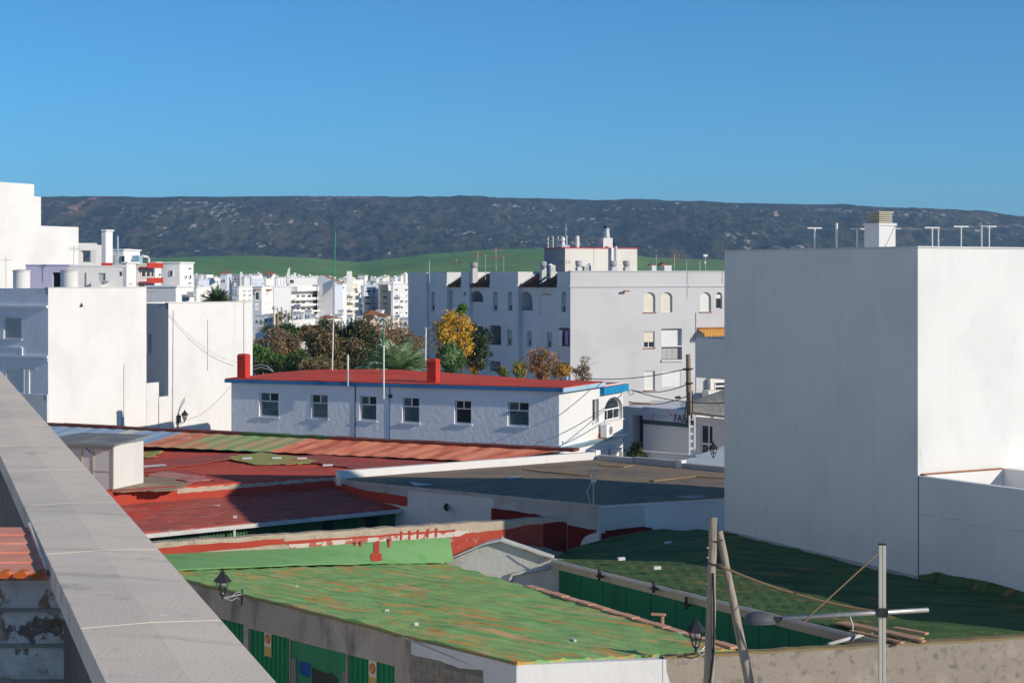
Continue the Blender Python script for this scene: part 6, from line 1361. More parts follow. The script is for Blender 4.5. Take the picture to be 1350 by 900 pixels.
# things on the roof of the near house
rrm = thing('roof_house', 'small grey rooftop room with a dark doorway behind two round tanks', 'roof house', P(65, 380, 99).to_2d().to_3d())
cR = v2(P(89.5, 0, 99)); fr1, fr2 = Face(cR, BD), Face(cR, BS); zr = H-(350-CY)/F*99
fl_ = Face(P(89.5, 0, 99), (-1, .08)); mb = MB(); wall(mb, fl_, 0, fl_.px(34)[0], 10.4, zr, [fl_.op(80, 359, 69, 381)], .4); fbox(mb, fl_, -.02, fl_.px(34)[0]+.02, zr, zr+.06, -.04, 3); mb.build('wall', 'stucco_lilac', rrm)
o = fl_.op(80, 359, 69, 381); mb = MB(); fbox(mb, fl_, o[0]+.02, o[1]-.02, o[2], o[3]-.02, .3, .35); mb.build('door', 'dark_void', rrm)
rw = thing('roof_house', 'white rooftop room with a barred window next to the grey one', 'roof house', P(125, 380, 100).to_2d().to_3d())
fw = Face(P(89.6, 0, 99.5), (1, .1)); zr = H-(350-CY)/F*100; ops = [fw.op(130, 360, 139, 370), fw.op(157, 358, 161, 364)]
mb = MB(); wall(mb, fw, 0, fw.px(162)[0], 10.4, zr-.06, ops, .2); fbox(mb, fw, 0, fw.px(162)[0], zr-.058, zr, -.03, 3); fbox(mb, fw, fw.px(123)[0], fw.px(136)[0], 10.4, fw.px(130, 372)[1], -.9, -.02); mb.build('wall', 'stucco_white', rw)
window(rw, fw, ops[0], 'blind', 'blind_grey', 'glass_dark', .08, .04, 'barred window', False, (), (), fill='blind_grey'); window(rw, fw, ops[1], 'glass', 'blind_grey', 'glass_dark', .08, .03, None, False, (), ())
mb = MB(); u = fw.px(136)[0]; fbox(mb, fw, u-.0, u+.35, fw.px(136, 371.5)[1], fw.px(136, 370)[1], -.95, 0); fbox(mb, fw, fw.px(113.5)[0], fw.px(114.5)[0], 10.4, fw.px(114, 359)[1], -.06, -.01); mb.build('ledge', 'render_grey', rw)
for px, hw, lb in ((28.5, 11, 'leftmost of two round white roof tanks'), (91.5, 11.5, 'round white roof tank in front of the dark doorway')):
    d = 94.5; c = P(px, 380, d); r = hw/F*d; zt_ = H-(357-CY)/F*d; t = thing('water_tank', lb, 'water tank', z3(c, 10.65), 'round white roof tanks')
    mb = MB(); mb.lathe(z3(c, 10.6), [(r, 0), (r, zt_-10.6)], 28); mb.build('tank', 'stucco_white', t, smooth=False); mb = MB(); mb.lathe(z3(c, zt_+.002), [(r+.02, -.05), (r+.03, .03), (r*.5, .07)], 28); mb.build('lid', 'stucco_grey', t)
aerial(8, 94, 379, 339, 'yagi', 'spiky aerial standing alone at the far left roof edge', 21, 'antenna_metal')
aerial(97, 98, 351, 324, 'yagi', 'spiky aerial above the round tank in front of the tallest white building', 22, 'antenna_metal')
aerial(61, 96, 379, 358, 'none', 'dark thin rod against the grey rooftop room', 23)
# tallest stepped building
C0_ = v2(P(103.5, 0, 138)); f0 = Face(C0_, -BD); tw = thing('stepped_building', 'tallest stepped blank white building at the left edge', 'building', z3(C0_-BD*4+BS*3, 0))
mb = MB(); us_ = [0, f0.px(54)[0], f0.px(45)[0], f0.px(-60)[0]]
for i, y in enumerate((299.5, 259.5, 243)):
    xm = (103, 54, 45)[i]; dd = f0.p(us_[i], 0).y; z = H-(y-CY)/F*dd; fbox(mb, f0, us_[i], us_[i+1], 0, z, 0, 9)
mb.build('wall', white('stucco_bright', (.86, .85, .83), .08, .05, None), tw)
pv_ = thing('rooftop_pavilion', 'open white rooftop pavilion framing a view of the mountain', 'pavilion', P(118, 349, 142)); fv = Face(P(103, 0, 140), (1, .35)); q = lambda x, y: fv.px(x, y)
mb = MB(); 
for x0, x1, y0, y1 in ((103, 107.5, 321, 352), (119.5, 134, 323, 352), (107.5, 119.5, 345.5, 352)): (ua, za), (ub, zb2) = q(x0, y1), q(x1, y0); fbox(mb, fv, ua, ub, za-3, zb2, 0, .5 if x0 > 103 else .25)
(ua, za), (ub, zb2) = q(103, 330), q(128, 320.5); fbox(mb, fv, ua, ub, za, zb2, -.05, 1.8); ua, ub = q(107.5, 0)[0], q(110, 0)[0]; fbox(mb, fv, ua, ub, q(108, 345)[1], za, .3, .5); mb.build('frame', 'stucco_clean', pv_)
mb = MB(); (ua, za), (ub, zb2) = q(120.5, 346), q(126, 331); fbox(mb, fv, ua, ub, za, zb2, -.02, 0); mb.build('grey_panel', 'stucco_grey', pv_)  # thin grey panel on the front of the right post
TAR, TAL = Vector((.17, .985)), Vector((-.985, .17))                      # the rest of the town stands on another grid
TR = random.Random(31)
def grid(x0, x1, y0, y1, nx, ny, fw=.45, fh=.5, skip=.12):
    out = []
    for i in range(nx):
        for j in range(ny):
            if TR.random() < skip: continue
            cx, cy = x0+(x1-x0)*(i+.5)/nx, y0+(y1-y0)*(j+.5)/ny; w_, h_ = (x1-x0)/nx*fw/2*TR.uniform(.7, 1.2), (y1-y0)/ny*fh/2*TR.uniform(.8, 1.2)
            out.append((cx-w_, cy-h_, cx+w_, cy+h_, TR.choice(['glass_dark', 'glass_dark', 'blind_grey', 'dark_void'])))
    return out
def simple(name, label, cat, pc, d, y0, x1, xl, y1=None, mats=('town_white', 'town_white'), wins=(), swins=(), z0=None, group=None):  # second material shades the side wall: often a greyer copy of the first
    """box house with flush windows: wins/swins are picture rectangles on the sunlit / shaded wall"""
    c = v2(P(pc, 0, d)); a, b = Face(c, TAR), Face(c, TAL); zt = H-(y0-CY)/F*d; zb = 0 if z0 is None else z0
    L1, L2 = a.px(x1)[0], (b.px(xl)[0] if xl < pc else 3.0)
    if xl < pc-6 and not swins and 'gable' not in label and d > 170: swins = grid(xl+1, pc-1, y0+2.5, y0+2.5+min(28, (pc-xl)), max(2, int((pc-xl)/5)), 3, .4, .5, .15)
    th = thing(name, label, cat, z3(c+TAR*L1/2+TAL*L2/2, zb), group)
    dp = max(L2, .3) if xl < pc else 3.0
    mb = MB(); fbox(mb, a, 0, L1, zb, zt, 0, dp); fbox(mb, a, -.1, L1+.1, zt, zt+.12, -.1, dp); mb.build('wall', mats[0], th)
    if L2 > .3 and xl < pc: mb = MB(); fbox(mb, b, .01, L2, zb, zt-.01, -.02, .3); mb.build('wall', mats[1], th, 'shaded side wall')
    for fc, ws in ((a, wins), (b, swins)):
        for w_ in ws:
            o = fc.op(*w_[:4]); mt = w_[4] if len(w_) > 4 else 'glass_dark'
            mb = MB(); fbox(mb, fc, o[0], o[1], o[2], o[3], -.10, -.03); fr_ = mb.build('window', 'town_white', th)
            mb = MB(); e = min(.1, (o[1]-o[0])*.15); fbox(mb, fc, o[0]+e, o[1]-e, o[2]+e, o[3]-e, -.13, -.102); mb.build('pane', mt, fr_)
    return th, a, b, zt
simple('chimney_tower', 'square white rooftop tower wider at its top near the left edge of the mountain', 'tower', 139.5, 150, 304.5, 148.5, 134, z0=None, mats=('town_white', 'town_grey'))
t, a, b, z = simple('apartment_block', 'white block with a flat roof slab and two satellite dishes behind the square tower', 'apartment block', 163, 160, 330, 184.5, 145, wins=[], swins=[(160.5, 337, 165, 346)])
for px, py, lb in ((150, 342, 'grey satellite dish on the left side of the flat slab roof house'), (179, 342.5, 'grey satellite dish right of the flat slab roof house door')):
    c = P(px, py, 155); tt = thing('satellite_dish', lb, 'satellite dish', c, 'satellite dishes'); mb = MB()
    vs = [c+Vector((.42*r*math.cos(k*math.pi/8), -.12*(1-r*r), .36*r*math.sin(k*math.pi/8)+.15*r*math.cos(k*math.pi/8))) for r in (.05, .6, 1) for k in range(16)]; mb.mesh(vs, [[i*16+k, i*16+(k+1) % 16, (i+1)*16+(k+1) % 16, (i+1)*16+k] for i in range(2) for k in range(16)]+[list(range(16))]); vs2 = [v+Vector((0, .03, 0)) for v in vs]; mb.mesh(vs2, [[i*16+k, i*16+(k+1) % 16, (i+1)*16+(k+1) % 16, (i+1)*16+k] for i in range(2) for k in range(16)]); mb.build('dish', 'blind_grey', tt)
    mb = MB(); mb.tube([c+Vector((0, .03, 0)), c+Vector((0, .3, -.4)), c+Vector((0, .4, -1.2))], .03, 6); mb.build('arm', 'antenna_metal', tt)
tt = thing('roof_pipe', 'pale blue vent pipe beside the square rooftop tower', 'pipe', P(155, 331, 156)); mb = MB(); mb.tube([P(155, 335, 156), P(155, 311, 156)], .09, 8); mb.build('pipe', 'trim_pale_blue', tt)
mb = MB(); c = P(141, 348.5, 118); mb.obox(c, (1, .2), .36, .05, c.z-.1, c.z+.1); mb.build('roof_railing', 'rail_red', None, 'short red roof railing below the square rooftop tower', 'railing')
t, a, b, z = simple('apartment_block', 'pale grey block left of the red balconies', 'apartment block', 167, 150, 347, 181.5, 160.5, mats=('town_white', 'town_grey'), wins=[(170, 372, 173, 375)])
t, a, b, z = simple('apartment_block', 'narrow house with two red balcony fronts and a white pipe arch on its roof', 'apartment block', 182, 152, 349, 203, 181.5, mats=('stucco_grey', 'town_grey'), wins=[(185, 356, 190, 366), (191.5, 356, 196, 366), (197.5, 356, 201, 366)])
for y0, y1 in ((346.5, 352.5), (366, 372.5)):
    (ua, za), (ub, zb2) = a.px(181.5, y1), a.px(202, y0); mb = MB(); fbox(mb, a, ua, ub, za, zb2, -.9, -.8); fbox(mb, a, ua, ub, za-.05, za, -.9, -.01); fbox(mb, a, ub-.08, ub, za, zb2, -.798, -.01); bl = mb.build('balcony_front', 'rail_red', t)
mb = MB(); q = a.px; mb.tube([a.p(q(200.5, 348)[0], q(0, 348)[1], .3), a.p(q(200.5, 0)[0], q(200, 341)[1], .3), a.p(q(198.5, 0)[0], q(200, 338.5)[1], .3), a.p(q(192, 0)[0], q(200, 338)[1], .3)], .11, 8); mb.build('pipe_arch', 'antenna_white', t)
mb = MB(); fbox(mb, a, q(186, 0)[0], q(191, 0)[0], z, q(188, 337)[1], .2, .8); mb.build('roof_unit', 'trim_pale_blue', t)
simple('apartment_block', 'slim white block right of the red balconies', 'apartment block', 204.5, 158, 347, 212.5, 203.5, wins=[(208, 360, 210.5, 364)])
simple('apartment_block', 'white block with a wide grey side, tallest right of the red balconies', 'apartment block', 237, 160, 347, 255, 212.8, wins=[(247.5, 353, 251, 354.5), (247.5, 372, 251, 374), (243, 363, 245, 367), (248.5, 362, 250.5, 368)], swins=[(225, 356, 228.5, 364), (225, 375.5, 228.5, 379)])
simple('low_house', 'low pale house between the blank white house and the grey sided block', 'house', 232, 125, 378.5, 254, 191, mats=('town_white', 'town_grey'))
simple('roof_shed', 'tiny grey roof shed with a brown lid on the roof of the white house', 'shed', 249, 112, 391, 256, 240, mats=('town_white', 'stucco_lilac'))
mb = MB(); c = P(249, 391, 111.6); mb.obox(c, (1, 0), .4, .3, c.z-.0, c.z+.06); mb.obox(c+Vector((.1, 0, 0)), (1, 0), .19, .15, c.z+.06, c.z+.3); mb.build('vent_block', 'render_grey', None, 'grey vent block standing on the tiny roof shed', 'vent')
aerial(200, 115, 398, 381, 'yagi', 'rusty low aerial with coils on the roof of the white house', 25)
aerial(257.5, 112, 398, 376, 'none', 'short grey rod right of the tiny roof shed', 26)

# ------------------------------------------------------------------ the town in the distance
def slabs(th, fc, rows, x0, x1, mat='town_white', out=1.0):
    for (y0, y1) in rows:
        (ua, za), (ub, zb2) = fc.px(x0, y1), fc.px(x1, y0); mb = MB(); fbox(mb, fc, ua, ub, za, zb2, -out, -out+.12); fbox(mb, fc, ua, ub, za-.12, za, -out, -.01); mb.build('balcony', mat, th)
def hip(th, a, zt, x0, x1, yap, over=.35, dep=5, mat='tile_terracotta'):
    a = Face(v2(P(x0, 0, a.O.y-.3)), (1, .17)); dep = min(dep, 3.2)
    ua, ub = -over, a.px(x1)[0]+over; um = (ua+ub)/2; zap = a.px((x0+x1)/2, yap)[1]; rl = max(.1, (ub-ua)/2-dep/2-over)
    b_ = [a.p(ua, zt+.1, -over), a.p(ub, zt+.1, -over), a.p(ub, zt+.1, dep+over), a.p(ua, zt+.1, dep+over)]
    mb = MB(); mb.hexa(b_, [a.p(um-rl, zap, dep/2-.1), a.p(um+rl, zap, dep/2-.1), a.p(um+rl, zap, dep/2+.1), a.p(um-rl, zap, dep/2+.1)]); mb.build('roof', mat, th)
def chim(th, a, items, dep=1.5, mat='town_white'):
    for (x, y0, wpx) in items:
        u, z = a.px(x, y0); p = a.p(u, 0, min(dep, .6)); hw = max(.2, wpx/2/F*p.y); mb = MB(); mb.obox(p, (1, .17), hw, hw, z-3, z); mb.build('chimney', mat, th)
T = simple
t, a, b, z = T('town_house', 'low bluish town house right of the grey sided block with a teal window', 'house', 262, 300, 369, 276, 255.5, mats=('town_bluish', 'town_grey'), wins=[(263, 375, 267, 378, 'mast_green')]); chim(t, a, [(259, 363.5, 2.2), (271, 363, 2.5)])
t, a, b, z = T('town_house', 'white town house with a raised cube on its roof above the roof palm', 'house', 276, 310, 367, 290, 274.5, wins=grid(278, 289, 368, 380, 2, 2)); ua, ub = a.px(276)[0], a.px(285)[0]; mb = MB(); fbox(mb, a, ua, ub, z, a.px(280, 362)[1], .5, 4); mb.build('roof_room', 'town_white', t)
t, a, b, z = T('town_house', 'white tower house with a terracotta hip roof, left of the two hip roofs', 'house', 299, 305, 362, 305.5, 290.5, wins=[(302, 369, 304, 376)], swins=[(291.5, 369, 293, 372), (294.5, 368, 297, 372)], mats=('town_bluish', 'town_white')); hip(t, Face(v2(P(290.5, 0, 308)), (1, .15)), z, 290.5, 304.5, 357, .4, 4)
t, a, b, z = T('town_house', 'shaded lilac grey town house between the tower house and the chimneys', 'house', 319, 312, 363, 320, 308.5, mats=('town_white', 'town_lilac')); chim(t, a, [(314, 373, 3)])
t, a, b, z = T('town_house', 'grey town house with tall white chimneys right of the lilac grey one', 'house', 322, 305, 366, 329.5, 320, mats=('town_grey', 'town_white')); chim(t, a, [(322.5, 358.5, 1.8), (329, 363.5, 1.6), (332, 365, 1.5)])
t, a, b, z = T('town_house', 'long low pale town house with a row of dark openings below the right hip roof', 'house', 331, 330, 368.5, 369, 329, mats=('town_bluish', 'town_white'), wins=grid(331, 360, 371, 376, 7, 1, .5, .5, .1)); ua, ub = a.px(335)[0], a.px(350)[0]; mb = MB(); fbox(mb, a, ua, ub, z, a.px(342, 363.5)[1], .5, 3); mb.build('roof_room', 'town_grey', t)
t, a, b, z = T('town_house', 'white tower house with a terracotta hip roof, right of the two hip roofs', 'house', 350.5, 318, 362, 363, 349.5, mats=('town_white', 'town_grey'), wins=[(356, 364, 357, 368)]); hip(t, Face(v2(P(350, 0, 318)), (1, .1)), z, 349.5, 363, 357, .4, 4)
t, a, b, z = T('town_house', 'white and blue striped town house right of the right hip roof', 'house', 364, 312, 367, 379, 362.5, mats=('town_white', 'town_bluish'), swins=[]); 
for x in (365, 369, 373): (ua, za), (ub, zb2) = a.px(x, 377), a.px(x+1.6, 368); mb = MB(); fbox(mb, a, ua, ub, za, zb2, -.12, -.01); mb.build('blue_pilaster', 'town_bluish', t)
t, a, b, z = T('apartment_block', 'wide grey apartment block with a white sail shaped stair head', 'apartment block', 381, 290, 366, 420, 378, mats=('town_grey', 'town_white'), wins=[(380, 368, 386.5, 374)]); c = a.px
fsh = Face(v2(P(379, 0, 289)), (1, .17)); c = fsh.px; mb = MB(); fpoly(mb, fsh, [(c(377.5)[0], z-1), (c(382.3)[0], z-1), (c(382.3)[0], c(381, 352.5)[1]), (c(380.5)[0], c(381, 353.5)[1]), (c(378)[0], c(379, 361)[1])], 0, 2.2); mb.build('stair_head', 'town_white', t); chim(t, a, [(393.5, 359.5, 3.5), (390, 362, 3)], 1, 'town_white')
t, a, b, z = T('apartment_block', 'nearer white block with rust topped windows behind the bare wall of the white house', 'apartment block', 345, 225, 378.5, 360, 333, wins=[(335.5, 384, 340, 396), (335.5, 400, 340, 408, 'stucco_lilac'), (350, 386, 353, 387.5), (350, 399, 353, 401)]); mb = MB(); 
for x0, x1 in ((335, 341), (350.5, 356)): (ua, za), (ub, zb2) = a.px(x0, 383), a.px(x1, 381); fbox(mb, a, ua, ub, za, zb2, -.3, -.01)
mb.build('tile_canopy', 'tile_terracotta', t)
T('apartment_block', 'white block with vertical strips right behind the roof palm', 'apartment block', 315, 235, 378, 333, 306, mats=('town_white', 'town_grey'), wins=grid(318, 332, 380, 398, 2, 3))
T('town_house', 'white town house glimpsed left of the roof palm', 'house', 259, 235, 379, 285, 257, mats=('town_white', 'town_grey'), wins=[(266, 386, 269, 392, 'tile_terracotta')])
T('apartment_block', 'plain pale grey block left of the stacked white balconies', 'apartment block', 361, 232, 378, 384, 357, mats=('town_grey', 'town_white'))
t, a, b, z = T('apartment_block', 'white block of stacked long balconies left of the very tall mast', 'apartment block', 379, 250, 377.5, 426, 376, mats=('town_white', 'town_white'), wins=grid(381, 424, 386, 428, 6, 5, .7, .55, .05)); slabs(t, a, [(391, 395), (399, 403), (407.5, 411.5), (416, 420)], 379.5, 424); (ua, za), (ub, zb2) = a.px(382, 384), a.px(420, 377); mb = MB(); fbox(mb, a, ua, ub, za, zb2, -1.1, -.01); mb.build('parapet', 'town_white', t)
t, a, b, z = T('apartment_block', 'grey gable ended block with a sloping terracotta roof crossed by the very tall mast', 'apartment block', 441, 262, 374, 457, 418.5, mats=('town_white', 'town_grey'), wins=grid(443, 455, 376, 382, 2, 1)); fgb = Face(v2(P(441, 0, 261)), TAL); q = fgb.px
mb = MB(); fpoly(mb, fgb, [(0, q(441, 373.5)[1]-.2), (q(418.5)[0], q(419, 368)[1]-3), (q(418.5)[0], q(419, 367)[1]), (q(424)[0], q(424, 362.5)[1]), (0, q(441, 371)[1])], -.1, .3); mb.build('gable', 'town_grey', t)
mb = MB(); mb.hexa([fgb.p(q(424)[0], q(424, 362)[1], 0), fgb.p(-.3, q(441, 371)[1], 0), fgb.p(-.3, q(441, 371.3)[1]-.3, 5.2), fgb.p(q(424)[0], q(424, 362)[1]-.5, 4)], [fgb.p(q(424)[0], q(424, 361.6)[1], 0), fgb.p(-.3, q(441, 370.4)[1], 0), fgb.p(-.3, q(441, 370.8)[1]-.3, 5.2), fgb.p(q(424)[0], q(424, 361.4)[1]-.3, 4)]); mb.build('roof', 'tile_terracotta', t); chim(t, a, [(432, 357.5, 2.2), (435.2, 357.5, 2.2)], -3)
T('apartment_block', 'pale bluish blank block below the sloping terracotta roof', 'apartment block', 441.5, 245, 376, 452, 440, mats=('town_bluish', 'town_grey'))
t, a, b, z = T('apartment_block', 'cream and white block with brown balconies right of the very tall mast', 'apartment block', 453, 272, 375, 471, 452, mats=('town_cream', 'town_white'), wins=grid(453, 470, 378, 412, 3, 5, .6, .5, .1)); slabs(t, a, [(386, 389), (395, 398), (405, 408)], 453, 464)
T('apartment_block', 'tall white block stepping above its neighbours in the distant row', 'apartment block', 464.5, 285, 369.5, 479, 464, mats=('town_white', 'town_white'), wins=grid(473, 479, 374, 415, 1, 5))
t, a, b, z = T('apartment_block', 'pale block with dark recessed balconies near the middle of the distant row', 'apartment block', 480, 278, 377, 500.5, 479.5, mats=('town_bluish', 'town_grey'), wins=grid(480, 489, 380, 412, 1, 4, .8, .55, 0)+grid(490, 494, 380, 412, 1, 4, .7, .8, 0)); chim(t, a, [(483, 374, 1.5), (488, 374, 1.5), (498.5, 374, 1.5)])
T('apartment_block', 'white block with small square windows in the distant row', 'apartment block', 501, 280, 376, 517, 500.5, mats=('town_white', 'town_grey'), wins=grid(501, 512, 380, 412, 1, 4, .6, .4, 0))
t, a, b, z = T('apartment_block', 'grey and white patched block at the right end of the distant row', 'apartment block', 518, 275, 374.5, 545, 516.5, mats=('town_grey', 'town_white'), wins=grid(519, 538, 378, 424, 3, 6, .5, .5, .1)); slabs(t, a, [(388, 390.5), (400, 402.5), (412, 414.5)], 519, 526); ua, ub = a.px(524)[0], a.px(536)[0]; mb = MB(); fbox(mb, a, ua, ub, z, a.px(530, 371)[1], .6, 3); mb.build('roof_room', 'town_white', t)
t, a, b, z = T('tiled_pavilion', 'low brick pavilion with a terracotta roof and arches in front of the distant row', 'pavilion', 482, 205, 416, 505, 480.5, mats=('rust_stain', 'rust_stain'), wins=[(493, 416.5, 501, 424, 'dark_void')]); hip(t, a, z, 481, 505, 409, .3, 4)
t, a, b, z = T('tiled_pavilion', 'smaller terracotta roofed pavilion at the right of the brick one', 'pavilion', 502, 200, 418, 514, 501, mats=('town_white', 'town_grey')); hip(t, a, z, 502, 514, 413.5, .3, 3)
t, a, b, z = T('tiled_pavilion', 'wide low terracotta roof below the stacked white balconies', 'pavilion', 420, 205, 421, 449, 418, mats=('town_white', 'town_grey')); hip(t, a, z, 420, 449, 416, .3, 4)
T('street_canopy', 'long white and red canopy low among the trees in the distance', 'canopy', 380, 190, 424, 424, 378, mats=('town_white', 'town_white'), wins=[(388, 424.3, 396, 426.5, 'rail_red'), (403, 424.3, 407, 426.5, 'rail_red')])
# the small houses packed between and behind the blocks
HR = random.Random(77)
for i in range(64):
    px = 252+i*4.6+HR.uniform(-2, 2); d = HR.uniform(325, 430); yt = HR.uniform(364, 374) if i % 3 else HR.uniform(361, 367); w_ = HR.uniform(7, 15)
    t, a, b, z = T('town_house', 'small white flat roofed house packed into the far town skyline', 'house', px+w_*.72, d, yt, px+w_, px, mats=(HR.choice(['town_white', 'town_white', 'town_white', 'town_bluish', 'town_cream']), 'town_white'), swins=grid(px+.6, px+w_*.7, yt+2, yt+14, 2, 3, .4, .45, .25), group='small houses of the far town')
    chim(t, b, [(px+HR.uniform(1, w_*.65), yt-HR.uniform(1, 3), HR.uniform(.9, 1.6)) for _ in range(HR.choice([0, 1, 1, 2]))], 1)
for i in range(16):
    px = 336+i*12.5+HR.uniform(-4, 4); d = HR.uniform(212, 228); yt = HR.uniform(408, 420); w_ = HR.uniform(8, 18)
    t, a, b, z = T('town_house', 'low white house among the park trees before the distant blocks', 'house', px+w_*.75, d, yt, px+w_, px, swins=grid(px+1, px+w_*.7, yt+2, yt+12, 2, 1, .5, .5, .1), group='low houses beyond the park')
# parked white cars half hidden by the trees
for i, (px, py, d, lb) in enumerate(((383, 452, 150, 'white car glimpsed at the left between the park trees'), (392, 447, 158, 'pale car glimpsed between the white car and the dark tree'), (398, 453, 150, 'white car glimpsed nearest the dark olive tree'))):
    c = P(px, py, d); t = thing('parked_car', lb, 'car', z3(c, c.z-.7), 'cars glimpsed in the park'); z0 = c.z-.7
    fcar = Face(c.to_2d(), (1, .25)); mb = MB(); fpoly(mb, fcar, [(-1.9, z0+.25), (1.9, z0+.25), (1.95, z0+.75), (1.1, z0+.9), (.6, z0+1.4), (-1.1, z0+1.42), (-1.7, z0+.92), (-1.95, z0+.85)], 0, 1.6); mb.build('body', 'stucco_bright', t)
    mb = MB(); fpoly(mb, fcar, [(.95, z0+.92), (.5, z0+1.33), (-1.0, z0+1.35), (-1.4, z0+.95)], -.01, 0); mb.build('side_window', 'glass_dark', t)
    for u in (-1.2, 1.2): mb = MB(); fpoly(mb, fcar, [(u+.31*math.cos(k*math.pi/8), z0+.31+.31*math.sin(k*math.pi/8)) for k in range(16)], -.05, .2); mb.build('wheel', 'metal_dark', t)
    mb = MB(); mb.prism([fcar.p(-2.6, 0, -1.2).to_2d(), fcar.p(2.6, 0, -1.2).to_2d(), fcar.p(2.6, 0, 2.6).to_2d(), fcar.p(-2.6, 0, 2.6).to_2d()], 0, z0); mb.build('raised_bank', 'soil', None, kind='structure')
# lamp posts of the square
for i, (x, yt, yb, w_, lb) in enumerate(((361.5, 408, 450, 3.2, 'thickest pale post left of the park posts'), (366.3, 410, 447, 1.8, 'second thin post from the left in the park'), (371.5, 409, 452, 1.8, 'brown tinted post in the middle of the park posts'), (375.7, 423, 450, 1.4, 'shortest greenish post among the park posts'), (378, 414, 450, 1.8, 'pale post with a white head right of the brown one in the park'), (386, 412, 467, 1.9, 'rightmost and longest white post of the park'))):
    d = 160; c = P(x, yb, d); t = thing('park_post', lb, 'post', z3(c, 0), 'posts in the park'); r = w_/2/F*d
    mb = MB(); mb.tube([z3(c, 0), P(x, yt, d)], r*1.1, 8, r*.85); mb.build('pole', ('concrete_coping', 'render_beige', 'wood_brown', 'trim_pale_blue', 'stucco_grey', 'stucco_white')[i], t)
    mb = MB(); p = P(x, yt, d); mb.lathe(p, [(r*1.2, 0), (r*1.9, .12), (r*1.2, .3), (.02, .34)], 8); mb.build('head', 'stucco_grey', t)
# a bird in flight before the blank wall
bd = thing('flying_bird', 'small grey bird flying in front of the blank sunlit wall', 'bird', P(107, 404, 80))
c = P(107, 404, 80)
mb = MB(); mb.lathe(Vector((0, 0, 0)), [(.004, -.16), (.03, -.12), (.05, -.03), (.045, .05), (.028, .10), (.034, .13), (.025, .165), (.006, .2)], 10)
mb.v = [(c.x+z, c.y+y, c.z+x+.02*math.sin(z*6)) for x, y, z in mb.v]; mb.build('body', 'bird_grey', bd, smooth=True)
mb = MB()
for s_, tip in ((1, Vector((-.05, .1, .30))), (-1, Vector((.10, -.1, .16)))):
    r0, r1 = c+Vector((.05, s_*.03, .02)), c+Vector((-.07, s_*.03, .02)); m0, m1 = c+Vector((.09, s_*.15, .12)), c+Vector((-.08, s_*.15, .10)); tp_ = c+tip+Vector((0, s_*.12, 0))
    k = Vector((0, 0, .012)); mb.hexa([r0, m0, m1, r1], [r0+k, m0+k, m1+k, r1+k]); mb.hexa([m0, tp_, m1], [m0+k, tp_+k*.3, m1+k])
mb.build('wing', 'bird_grey', bd)
mb = MB(); mb.hexa([c+Vector((-.14, -.02, 0)), c+Vector((-.27, -.06, 0)), c+Vector((-.27, .06, 0)), c+Vector((-.14, .02, 0))], [c+Vector((-.14, -.02, .01)), c+Vector((-.27, -.06, .01)), c+Vector((-.27, .06, .01)), c+Vector((-.14, .02, .01))]); mb.build('tail', 'bird_grey', bd); bd.scale = (.6, .6, .6)
# ------------------------------------------------------------------ unseen white houses added beside and behind the viewpoint to bounce sunlight
for i, (x, y, w_, d_, h_, lb) in enumerate(((-38, 62, 16, 18, 17.5, 'unseen white house added to bounce sunlight, farthest along left of the stone parapet'), (-37, 42, 17, 17, 20, 'unseen taller white house added to bounce sunlight across from the roof terrace'), (-36, 22, 18, 18, 19, 'unseen white house added to bounce sunlight directly left of the roof terrace'), (-34, 2, 18, 18, 20, 'unseen tall white house added to bounce sunlight left and behind the roof terrace'),
                              (-22, -24, 18, 16, 13, 'unseen white house added to bounce sunlight behind the terrace on the left'), (-2, -30, 18, 16, 12, 'unseen white house added to bounce sunlight straight behind the terrace'))):
    t = thing('white_house', lb, 'house', (x, y, 0), 'unseen white houses added to bounce sunlight'); mb = MB()
    mb.obox((x, y), (math.cos(.33), math.sin(.33)), w_/2, d_/2, 0, h_); mb.build('wall', 'stucco_bright', t)
    for k in range(5):
        for s_ in (-.3, 0, .3):
            u = Vector((math.cos(.33), math.sin(.33))); v = Vector((-u.y, u.x)); c = Vector((x, y))+u*(w_/2+.02)+v*s_*d_; mb = MB(); mb.obox(c, v, .5, .04, 1.2+k*3.2, 2.6+k*3.2); mb.build('window', 'glass_dark', t)
